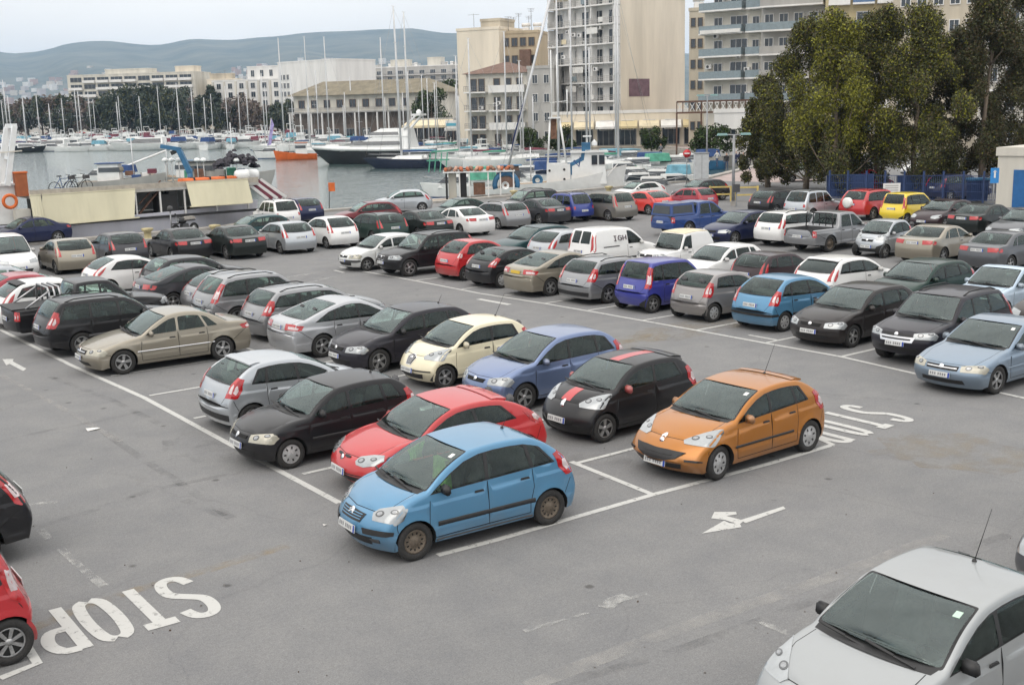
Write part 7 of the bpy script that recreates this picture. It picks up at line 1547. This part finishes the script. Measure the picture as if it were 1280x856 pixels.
def crown_mesh(name, clumps, n, size, mats, rs, droop=0., aspect=.42):
    """clumps: (x, y, z, rx, ry, rz, weight, material index weights); many separate leaf-sized faces"""
    rnd = np.random.RandomState(rs); wts = np.array([c[6] for c in clumps], float); wts /= wts.sum(); pick = rnd.choice(len(clumps), n, p=wts); C = np.array([c[:6] for c in clumps])[pick]
    d = rnd.randn(n, 3); d /= np.linalg.norm(d, axis=1)[:, None]; r = rnd.rand(n) ** .42
    ctr = C[:, :3] + d * C[:, 3:6] * r[:, None]; ctr[:, 2] -= droop * rnd.rand(n) * C[:, 5]
    u = rnd.randn(n, 3); u[:, 2] -= droop * 2; u /= np.linalg.norm(u, axis=1)[:, None]; v = np.cross(u, rnd.randn(n, 3)); v /= np.linalg.norm(v, axis=1)[:, None]
    s = size * rnd.uniform(.6, 1.35, n)[:, None]; a, b_ = u * s, v * s * aspect
    V = np.stack([ctr - a, ctr + b_, ctr + a, ctr - b_], 1).reshape(-1, 3); F = np.arange(4 * n).reshape(-1, 4).tolist()
    mw = [np.array(c[7], float) / sum(c[7]) for c in clumps]; M = [int(rnd.choice(len(mats), p=mw[k])) for k in pick]
    return mesh_from(name, V, F, mats, M)
def tree(label, loc, h, clumps, n, size, mats, seed, cat='tree', name='tree', trunk_r=.22, bark=None, group=None, droop=0., crown_base=.25, lean=0.):
    o = thing(name, label, cat, loc, 0, group); rnd = random.Random(seed); bark = bark or M_BARK; b = MB()
    pts = [(lean * t * t * h * .1 + rnd.uniform(-.12, .12) * (k > 0), rnd.uniform(-.12, .12) * (k > 0), h * .86 * t) for k, t in enumerate((0, .12, .28, .45, .62, .8, 1))]
    b.tube(pts, [trunk_r * f for f in (1.25, 1., .85, .7, .5, .3, .08)], bark, 9)
    big = sorted(clumps, key=lambda c: -c[6])[:12]
    for c in big:
        zt = max(h * crown_base * .8, c[2] - (abs(c[0]) + abs(c[1])) * .9 - .3); q = Vector((c[0], c[1], c[2])); t = min(.98, zt / (h * .86)); k = min(5, int(t * 6)); base = Vector(pts[k]).lerp(Vector(pts[k + 1]), .5); mid = base.lerp(q, .5) + Vector((0, 0, -.2))
        b.tube([base, mid, q], [trunk_r * .34, trunk_r * .22, .03], bark, 6)
    b.build('trunk', o); link('crown', crown_mesh('crown', clumps, n, size, mats, seed, droop), o); return o
def gum_clumps(h, w, seed, tint):
    rnd = random.Random(seed); cl = []
    for k in range(64):
        t = .08 + .9 * rnd.random() ** .8; r = 1.08 * w * (.35 + .65 * math.sin(math.pi * min(1, t * .88 + .10))) * math.sqrt(rnd.random()) * (1 - .50 * max(0, t - .55) / .45); a = rnd.uniform(0, 6.283); s = rnd.uniform(.5, 1.3) * w * .26
        y = math.sin(a) * r; mix = (5, 2.4, 1.2 + tint * 3 if t > .3 else .6, 2) if tint >= 0 else (3, 4, .2, 4)  # leaf tint; extra yellow-green higher up paints in lit clumps
        if tint > 1 and t > .30 and math.cos(a) < .75: mix = (3, 1.0, 7, .6) if rnd.random() < .55 else mix
        cl.append((math.cos(a) * r, y, h * t, s, s, s * rnd.uniform(.9, 1.6), s ** 2, mix))
    return cl
GM = [LF_OL, LF_DK, LF_YG, LF_BR]
def build_trees():
    # the row of tall gum trees beyond the last parking row
    spec_ = [(962, 92, 100, 2.4, .2, 'short ragged gum tree at the left end of the tall tree row'), (1010, 88, 24, 3.3, .5, 'dark gum tree with a rounded top, second in the tall tree row'), (1048, 82, 14, 3.2, 2.2, 'yellow-green gum tree, the brightest of the tall tree row'), (1098, 86, 10, 3.0, .3, 'dark green gum tree just right of the yellow-green one'), (1148, 81, 12, 3.4, .6, 'broad olive gum tree in the middle right of the tree row'),
             (1196, 86, 38, 2.8, -1, 'brownish gum tree between the broad olive one and the right end'), (1232, 82, -22, 3.1, -1, 'tall brown-tinged gum tree near the cream kiosk'), (1284, 88, -30, 3.3, -1, 'gum tree rising behind the cream kiosk at the right edge')]
    for i, (px, D, yt, w, tint, lab) in enumerate(spec_):
        p = col_at(px, D); h = at(px, yt, D).z
        tree(lab, p, h, gum_clumps(h, w, 40 + i, tint), 52000 if h > 8 else 16000, .095, GM, 60 + i, trunk_r=.2, bark=M_BARKP, name='gum_tree', droop=.35, crown_base=.12, lean=rnd_.uniform(-.3, .3))
    # far shore: pines and bare trees before the hotel
    far = [(-14, 112, 'p'), (12, 128, 'b'), (34, 121, 'b'), (52, 118, 'p'), (70, 116, 'b'), (86, 114, 'p'), (101, 118, 'b'), (118, 124, 'b'), (131, 117, 'p'), (146, 108, 'p'), (163, 106, 'p'), (180, 108, 'p'), (198, 106, 'p'), (214, 112, 'p'), (228, 108, 'p'), (240, 120, 'b'), (249, 116, 'p'), (268, 107, 'c'), (283, 118, 'p'), (298, 112, 'b'), (312, 122, 'b'), (328, 126, 'b'), (346, 128, 'p'), (360, 122, 'c'), (372, 138, 'b')]
    labs = dict(p='dark green pine in the tree belt before the far hotel and offices', b='bare brown-grey tree in the tree belt on the far shore', c='dense dark cypress standing out in the far tree belt')
    protos = {}
    for i, (px, yt, k) in enumerate(far):
        D = 455 + (i * 37) % 40; D = min(D, float(np.interp(px, [0, 150, 300, 380], [555, 515, 470, 425]))) + 4 ; p = col_at(px, D); h = at(px, yt + 5, D).z; rnd = random.Random(i); w = {'p': .46, 'b': .42, 'c': .26}[k] * h
        cl = []
        for q in range(16):
            t = rnd.uniform(.22, .95); r = w * math.sin(math.pi * (t * .8 + .12)) * rnd.random() ** .5; a = rnd.uniform(0, 6.283); s = rnd.uniform(.8, 1.3) * w * .38; cl.append((math.cos(a) * r, math.sin(a) * r, h * t, s, s, s * (1 if k != 'c' else 1.6), s * s, (5, 2) if k != 'b' else (6, 1)))
        tree(labs[k], p, h, cl, 2600 if k != 'b' else 1100, .75 if k != 'b' else .8, [LF_PINE, LF_OL] if k != 'b' else [LF_TWIG, LF_BR], 200 + i, trunk_r=.35, group='trees of the far shore', name={'p': 'pine_tree', 'b': 'bare_tree', 'c': 'cypress'}[k])
    for i, (px, yt, D, lab) in enumerate([(556, 96, 330, 'dark broad tree between the villa and the cream tower'), (540, 112, 285, 'low dark tree at the right end of the villa'), (700, 160, 176, 'round bush in front of the shops'), (815, 160, 170, 'green bush beside the shop awnings'), (889, 158, 146, 'round green bush left of the small white house'), (663, 162, 180, 'dark green bush behind the leaning blue sail'), (955, 150, 142, 'low leafy tree right of the small white house')]):
        p = col_at(px, D); h = at(px, yt, D).z; w = h * (.38 if h > 6 else .6); rnd = random.Random(i + 9); cl = []
        for q in range(14): t = rnd.uniform(.25, .9); a = rnd.uniform(0, 6.283); r = w * rnd.random() ** .5 * math.sin(math.pi * (t * .7 + .15)); s = w * .4; cl.append((math.cos(a) * r, math.sin(a) * r, h * t, s, s, s, 1, (3, 2)))
        tree(lab, p, h, cl, 3000, .14 + h * .02, [LF_BUSH, LF_DK], 300 + i, cat='tree' if h > 5 else 'bush', name='broadleaf_tree' if h > 5 else 'bush', trunk_r=.08 + h * .012)
rnd_ = random.Random(8)
build_trees()
# ------------------------------------------------------------------ fence, lamps, signs, bollards, motorcycles, people
M_BLUEF = mat('fence_blue', (.016, .038, .115), .6, vary=.2, scale=2)
def build_street():
    # blue fence beyond the last row
    A, B = col_at(1040, 78), col_at(1262, 72.5); d = B - A; o = thing('fence', 'blue steel mesh fence under the tall trees', 'fence', A, math.atan2(d.y, d.x)); L = d.length; n = 9
    for i in range(n + 1): shape('post', o, lambda b: b.box((L * i / n, 0, 1.0), (.12, .12, 2.0), M_BLUEF))
    shape('mesh_panel', o, lambda b: ([b.bar((0, 0, z), (L, 0, z), .035, M_BLUEF) for z in (.2, .7, 1.2, 1.7)], [b.bar((L * k / 90, 0, .2), (L * k / 90, 0, 1.7), .022, M_BLUEF) for k in range(91)]))
    for px, D, w, h, lab in ((1066, 80, 3.2, 1.5, 'dark blue tarpaulin screen behind the boxy silver off-roader'), (1150, 80, 2.6, 1.3, 'blue sheet metal screen behind the yellow car')):
        p = col_at(px, D); t = thing('screen_panel', lab, 'screen', p, VA); shape('panel', t, lambda b: b.box((0, 0, h / 2 + .1), (w, .06, h), M_BLUEF)); 
        for x in (-w / 2, w / 2): shape('post', t, lambda b: b.box((x, .08, h / 2), (.08, .08, h + .2), M_STEELG))
    p = col_at(1228, 74); t = thing('waste_container', 'bright blue waste container beside the cream kiosk', 'container', p, VA); shape('bin_body', t, lambda b: b.box((0, 0, .75), (1.0, .8, 1.3), M_BLUEF, taper=1.12)); shape('lid', t, lambda b: b.box((0, 0, 1.46), (1.2, 1.0, .12), M_SEABLUE))
    p = col_at(1204, 77); car('mpv', p.x, p.y, VA + R(20), 'midnight', (.012, .016, .05, 1), 'midnight blue people carrier parked behind the blue fence', near=0)
    p = col_at(1086, 84); car('van', p.x, p.y, VA + R(5), 'bright_red', (.44, .016, .020, 1), 'red and pale van glimpsed between the tree trunks', 'van', near=0); p = col_at(1010, 98); car('mpv', p.x, p.y, VA, 'white', WHT, 'white people carrier glimpsed behind the tall trees', near=0)
    p = col_at(1160, 100); car('van', p.x, p.y, VA + R(185), 'white', (.78, .78, .78, 1), 'white van glimpsed behind the trees at the right', 'van', near=0)
    def sign(px, D, ytop, w, h, m, lab, name='sign', disc=False, pole=True, yaw=0):
        p = col_at(px, D); z = at(px, ytop, D).z; t = thing(name, lab, 'sign', p, VA + yaw)
        shape('pole', t, lambda b: b.tube([(0, .04, 0), (0, .04, z)], .035, M_POLE, 8))
        if disc: shape('disc', t, lambda b: (b.lathe([(0, -.02), (w / 2, -.02), (w / 2, .02), (0, .02)], m, 20, 'Y', (0, 0, z - w / 2)), b.box((0, -.035, z - w / 2), (w * .66, .012, w * .17), M_WHITEP)))
        else: shape('plate', t, lambda b: b.box((0, 0, z - h / 2), (w, .03, h), m))
        return t, z
    msr = mat('sign_red_face', (.55, .02, .03), .4, vary=.08); sign(859, 98, 187, .66, .66, msr, 'red round no entry sign on a pole by the promenade', 'no_entry_sign', True)
    t, z = sign(1249, 66, 210, .48, .85, mat('sign_blue_face', (.03, .22, .55), .4, vary=.08), 'blue rectangular sign on a thin pole before the cream kiosk')
    shape('symbol', t, lambda b: (b.box((0, -.02, z - .35), (.1, .01, .4), M_WHITEP), b.bar((-.12, -.02, z - .25), (0, -.02, z - .12), .06, M_WHITEP, .01), b.bar((.12, -.02, z - .25), (0, -.02, z - .12), .06, M_WHITEP, .01)))
    t, z = sign(1119, 71, 229, 1.05, .72, M_WALLW, 'white notice board above the yellow car'); shape('faded_lines', t, lambda b: [b.box((0, -.02, z - .15 - k * .14), (.8, .008, .05), M_WALLG) for k in range(4)])
    # white partition by the basin
    p = col_at(877, 99); t = thing('service_cabinet', 'pale grey service cabinet standing by the small boats', 'cabinet', p, VA); zc = at(877, 192, 99).z; shape('casing', t, lambda b: b.box((0, 0, zc / 2), (1.15, .8, zc), mat('cabinet_grey', (.52, .54, .55), .5, vary=.1))); shape('roof', t, lambda b: b.box((0, 0, zc + .04), (1.25, .9, .08), M_STEELG)); shape('door_seam', t, lambda b: b.box((0, -.405, zc / 2), (.02, .01, zc * .9), M_GAP))
    # lamp posts
    def lamp(px, D, ytop, lab, arm=1.2, r=.09, group=None):
        p = col_at(px, D); z = at(px, ytop, D).z; t = thing('street_lamp', lab, 'street lamp', p, VA, group)
        shape('pole', t, lambda b: (b.tube([(0, 0, 0), (0, 0, z)], [r * 1.3, r * .8], M_POLE, 10), b.box((0, 0, .15), (.3, .3, .3), M_CONC)))
        shape('arm', t, lambda b: b.tube([(-arm, 0, z + .05), (0, 0, z), (arm, 0, z + .05)], .05, M_POLE, 6))
        for s in (-1, 1): shape('lamp_head', t, lambda b: b.box((s * arm, 0, z + .06), (.7, .26, .14), mat('lamp_green', (.20, .34, .33), .5, vary=.1), taper=.8))
    lamp(918, 76, 169, 'grey lamp post with two flat greenish heads by the promenade', .75); lamp(170, 470, 113, 'tall grey lamp post on the far shore before the dark pines', 2.5, .5); lamp(884, 105, 120, 'slim tall grey pole beside the service cabinet', .6, .07)
    p = col_at(922, 75); t = thing('meter_box', 'small dark box fixed to a post beside the lamp post', 'box', p, VA); shape('post', t, lambda b: b.box((0, 0, .5), (.08, .08, 1.0), M_POLE)); shape('box', t, lambda b: b.box((0, 0, 1.2), (.4, .3, .5), M_GREYPL))
    # yellow barriers near the promenade
    my = mat('barrier_yellow', (.52, .40, .13), .7, vary=.2); 
    for i, (px, D) in enumerate(((905, 80), (932, 79))):
        p = col_at(px, D); t = thing('barrier', ['pale yellow barrier left of the lamp post', 'pale yellow barrier right of the lamp post'][i], 'barrier', p, VA); shape('rail', t, lambda b: [b.bar((-.9, 0, z), (.9, 0, z), .10, my) for z in (.45, .95)])
        for x in (-.9, .9): shape('post', t, lambda b: b.box((x, 0, .52), (.12, .12, 1.04), my))
    M_BOLL = mat('bollard_pale_yellow', (.42, .36, .20), .7, vary=.3, scale=3)
    for i, (px, D) in enumerate(((172, 63.4), (258, 64.4), (760, 88), (640, 86))):
        p = col_at(px, D); t = thing('bollard', 'yellow iron mooring bollard on the quay edge', 'bollard', p, 0, 'mooring bollards'); shape('stump', t, lambda b: b.lathe([(.30, 0), (.26, .1), (.19, .18), (.19, .45), (.32, .56), (.32, .66), (0, .70)], M_BOLL, 16)); shape('base', t, lambda b: b.box((0, 0, .06), (.9, .9, .12), M_CONC))
    # coil of ropes and orange marker
    p = col_at(405, 82); t = thing('marker_buoy', 'orange flag marker standing at the bow of a white boat', 'marker', p + Vector((0, 0, 0)), VA); shape('pole', t, lambda b: b.tube([(0, 0, 0), (.1, 0, 1.7)], .03, M_GREYPL, 6)); shape('flag', t, lambda b: b.box((.25, 0, 1.5), (.45, .05, .6), M_ORANGE))
    p = wpt(330, 225); t = thing('banner_flag', 'slender white and violet feather flag in the marina', 'flag', p, VA); shape('pole', t, lambda b: b.tube([(0, 0, 0), (1.3, 0, 7.2)], .05, M_WALLW, 6)); shape('cloth', t, lambda b: b.add([(.2, 0, 2), (1.0, .05, 2.2), (1.75, .1, 6), (1.35, 0, 7.2)], [(0, 1, 2, 3)], mat('flag_violet', (.40, .34, .62), .8, vary=.4, scale=1.5)))
    # motorcycles
    def moto(p, rz, lab, body, box=None, cover=None):
        t = thing('motorcycle', lab, 'motorcycle', p, rz)
        for x in (-.68, .68): w = shape('wheel', t, lambda b: b.lathe([(.2, -.05), (.29, -.06), (.31, 0), (.29, .06), (.2, .05), (.2, -.05)], M_TYRE, 18, 'Y', (x, 0, .31))); shape('rim', w, lambda b: b.lathe([(0, -.03), (.2, -.02), (.2, .02), (0, .03)], M_RIM, 14, 'Y', (x, 0, .31)))
        shape('frame', t, lambda b: (b.tube([(.68, 0, .31), (.52, 0, .62), (.40, 0, .98)], .045, M_STEELG, 8), b.tube([(-.68, 0, .31), (-.1, 0, .38), (.30, 0, .55)], .05, M_BLACK, 8), b.box((.02, 0, .45), (.5, .3, .34), M_GREYPL, taper=.8)))
        shape('tank', t, lambda b: (b.lathe([(0, -.28), (.16, -.2), (.19, 0), (.15, .22), (0, .3)], body, 12, 'X', (.16, 0, .80)), b.box((.66, 0, .66), (.42, .16, .06), body))); shape('seat', t, lambda b: b.box((-.36, 0, .80), (.72, .28, .12), M_SEAT, taper=.85))
        shape('handlebar', t, lambda b: (b.tube([(.30, -.36, 1.05), (.40, 0, 1.0), (.30, .36, 1.05)], .02, M_BLACK, 6), b.box((.50, 0, .90), (.12, .2, .18), M_LAMP), b.box((.34, -.32, 1.16), (.03, .12, .08), M_BLACK), b.box((.34, .32, 1.16), (.03, .12, .08), M_BLACK)))
        if box: shape('top_box', t, lambda b: b.box((-.72, 0, 1.12), (.55, .55, .55), box))
        if cover: shape('seat_cover', t, lambda b: b.box((-.3, 0, .92), (.9, .36, .16), cover, taper=.7))
    p = col_at(220, 66.2); moto(p, R(200), 'black motorcycle with a grey seat cover parked at the quay edge', M_BLACK, None, mat('cover_grey', (.30, .28, .25), .9, vary=.2)); p = col_at(203, 66.0); t = thing('helmet_stand', 'short steel post with a helmet hung on it beside the motorcycle', 'post', p); shape('post', t, lambda b: b.tube([(0, 0, 0), (0, 0, 1.35)], .04, M_POLE, 6)); shape('helmet', t, lambda b: b.lathe([(0, 1.36), (.14, 1.38), (.17, 1.5), (.13, 1.62), (0, 1.67)], M_GREYPL, 12))
    p = col_at(1014, 66.5); moto(p, R(178), 'dark red motor scooter with an orange delivery box', mat('scooter_red', (.16, .02, .03), .4, vary=.15), M_ORANGE)
build_street()
def person_mesh(walk=.3, arm=.25, seed=0):
    """one continuous body grown by a Skin modifier over a skeleton"""
    J = [((0, 0, .95), .15), ((0, 0, 1.15), .14), ((0, 0, 1.38), .17), ((0, 0, 1.50), .07), ((0, .01, 1.62), .10), ((0, .01, 1.72), .085),
         ((.10, 0, .90), .10), ((.11, walk * .35, .50), .075), ((.11, walk * .6 - .06, .07), .05), ((.11, walk * .6 + .10, .04), .045), ((-.10, 0, .90), .10), ((-.11, -walk * .25, .50), .075), ((-.11, -walk * .8, .08), .05), ((-.11, -walk * .8 + .15, .04), .045),
         ((.21, 0, 1.40), .065), ((.27, -arm * .4, 1.14), .05), ((.27, arm * .1, .92), .04), ((.27, arm * .2, .82), .045), ((-.21, 0, 1.40), .065), ((-.27, arm * .5, 1.14), .05), ((-.27, arm * 1.1, .94), .04), ((-.27, arm * 1.3, .85), .045)]
    Ed = [(0, 1), (1, 2), (2, 3), (3, 4), (4, 5), (0, 6), (6, 7), (7, 8), (8, 9), (0, 10), (10, 11), (11, 12), (12, 13), (2, 14), (14, 15), (15, 16), (16, 17), (2, 18), (18, 19), (19, 20), (20, 21)]
    me = bpy.data.meshes.new('person_body'); me.from_pydata([j[0] for j in J], Ed, []); o = bpy.data.objects.new('tmp_person', me); COL.objects.link(o)
    mo = o.modifiers.new('skin', 'SKIN'); 
    for v, j in zip(me.skin_vertices[0].data, J): v.radius = (j[1], j[1] * .8)
    me.skin_vertices[0].data[0].use_root = True; o.modifiers.new('sub', 'SUBSURF').levels = 1
    dg = bpy.context.evaluated_depsgraph_get(); ev = o.evaluated_get(dg); out = bpy.data.meshes.new_from_object(ev); bpy.data.objects.remove(o); return out
def build_people():
    ms = [person_mesh(.35, .3), person_mesh(.08, .1), person_mesh(-.3, .2)]; skin = mat('skin', (.42, .26, .19), .6, vary=.05); hair = mat('hair_dark', (.03, .022, .018), .7, vary=.1)
    cl = [mat('cloth_%s' % n, c, .9, vary=.2, scale=8) for n, c in (('black', (.02, .02, .022)), ('navy', (.02, .03, .08)), ('jeans', (.06, .08, .14)), ('white', (.55, .54, .52)), ('red', (.3, .04, .05)), ('grey', (.18, .18, .19)))]
    for i, me in enumerate(ms):
        for m in (skin, cl[0], cl[2], hair): me.materials.append(m)
        for p in me.polygons:
            z, x = p.center.z, abs(p.center.x); p.material_index = 0 if (z > 1.49 and z < 1.70 and p.center.y > -.02) or (x > .22 and z < .9) else 3 if z > 1.49 else 1 if z > .92 else 2; p.use_smooth = True
    sp_ = [(897, 124, 3, 2, 'person in a white top walking on the promenade, leftmost of the group'), (909, 117, 0, 2, 'person in a black jacket standing alone on the promenade'), (921, 121, 1, 2, 'person in a navy jacket on the promenade left of the lamp post'), (925, 119, 1, 3, 'person in a navy jacket and pale trousers on the promenade'), (930, 118, 0, 2, 'person in dark clothes walking toward the car park, right of the lamp post'), (935, 116, 1, 1, 'person in navy from head to foot near the tall trees'), (941, 124, 5, 0, 'person in a grey jacket close to the trees'), (946, 122, 4, 2, 'person in a red jacket half behind the tree'),
           (826, 150, 5, 0, 'person in grey by the shops'), (705, 178, 4, 0, 'person in red in front of the yellow awning'), (560, 236, 0, 2, 'person in black on the quay before the restaurants'), (585, 232, 3, 2, 'person in white on the quay before the restaurants'), (596, 238, 4, 0, 'person in a red top on the quay before the restaurants'), (617, 226, 1, 2, 'person in navy on the quay before the restaurants')]
    for i, (px, D, a, c, lab) in enumerate(sp_):
        o = link('person', ms[i % 3], None, col_at(px, D, -.05 if D > 160 else 0), (0, 0, i * 1.9)); tag(o, lab, 'person')
        for k, m in ((1, cl[a]), (2, cl[c])): o.material_slots[k].link = 'OBJECT'; o.material_slots[k].material = m
build_people()
# cars and café clutter far behind the masts
def build_far_cars():
    rnd = random.Random(21); cols = [('white', WHT), ('bright_red', (.44, .016, .020, 1)), ('silver', SIL), ('maroon', (.13, .012, .018, 1)), ('navy', (.012, .018, .06, 1)), ('black', BLK)]
    labs = {'white': 'white car far off along the marina road', 'bright_red': 'red car far off along the marina road', 'silver': 'silver car far off along the marina road', 'maroon': 'maroon car far off along the marina road', 'navy': 'navy car far off along the marina road', 'black': 'black car far off along the marina road'}
    for i in range(34):
        px = -10 + i * 18.5 + rnd.uniform(-5, 5); D = float(np.interp(px, [0, 150, 300, 420, 500, 570, 640], [560, 520, 470, 410, 318, 262, 228])) + rnd.uniform(3, 9)
        if px > 500: D += 4
        n, c = rnd.choice(cols); p = col_at(px, D, -.05); car(rnd.choice(['compact', 'city', 'suv', 'wagon']), p.x, p.y, VA + R(rnd.choice((0, 180)) + rnd.uniform(-25, 25)), n, c, labs[n], near=0, z=-.05, group='far cars along the marina road')
build_far_cars()
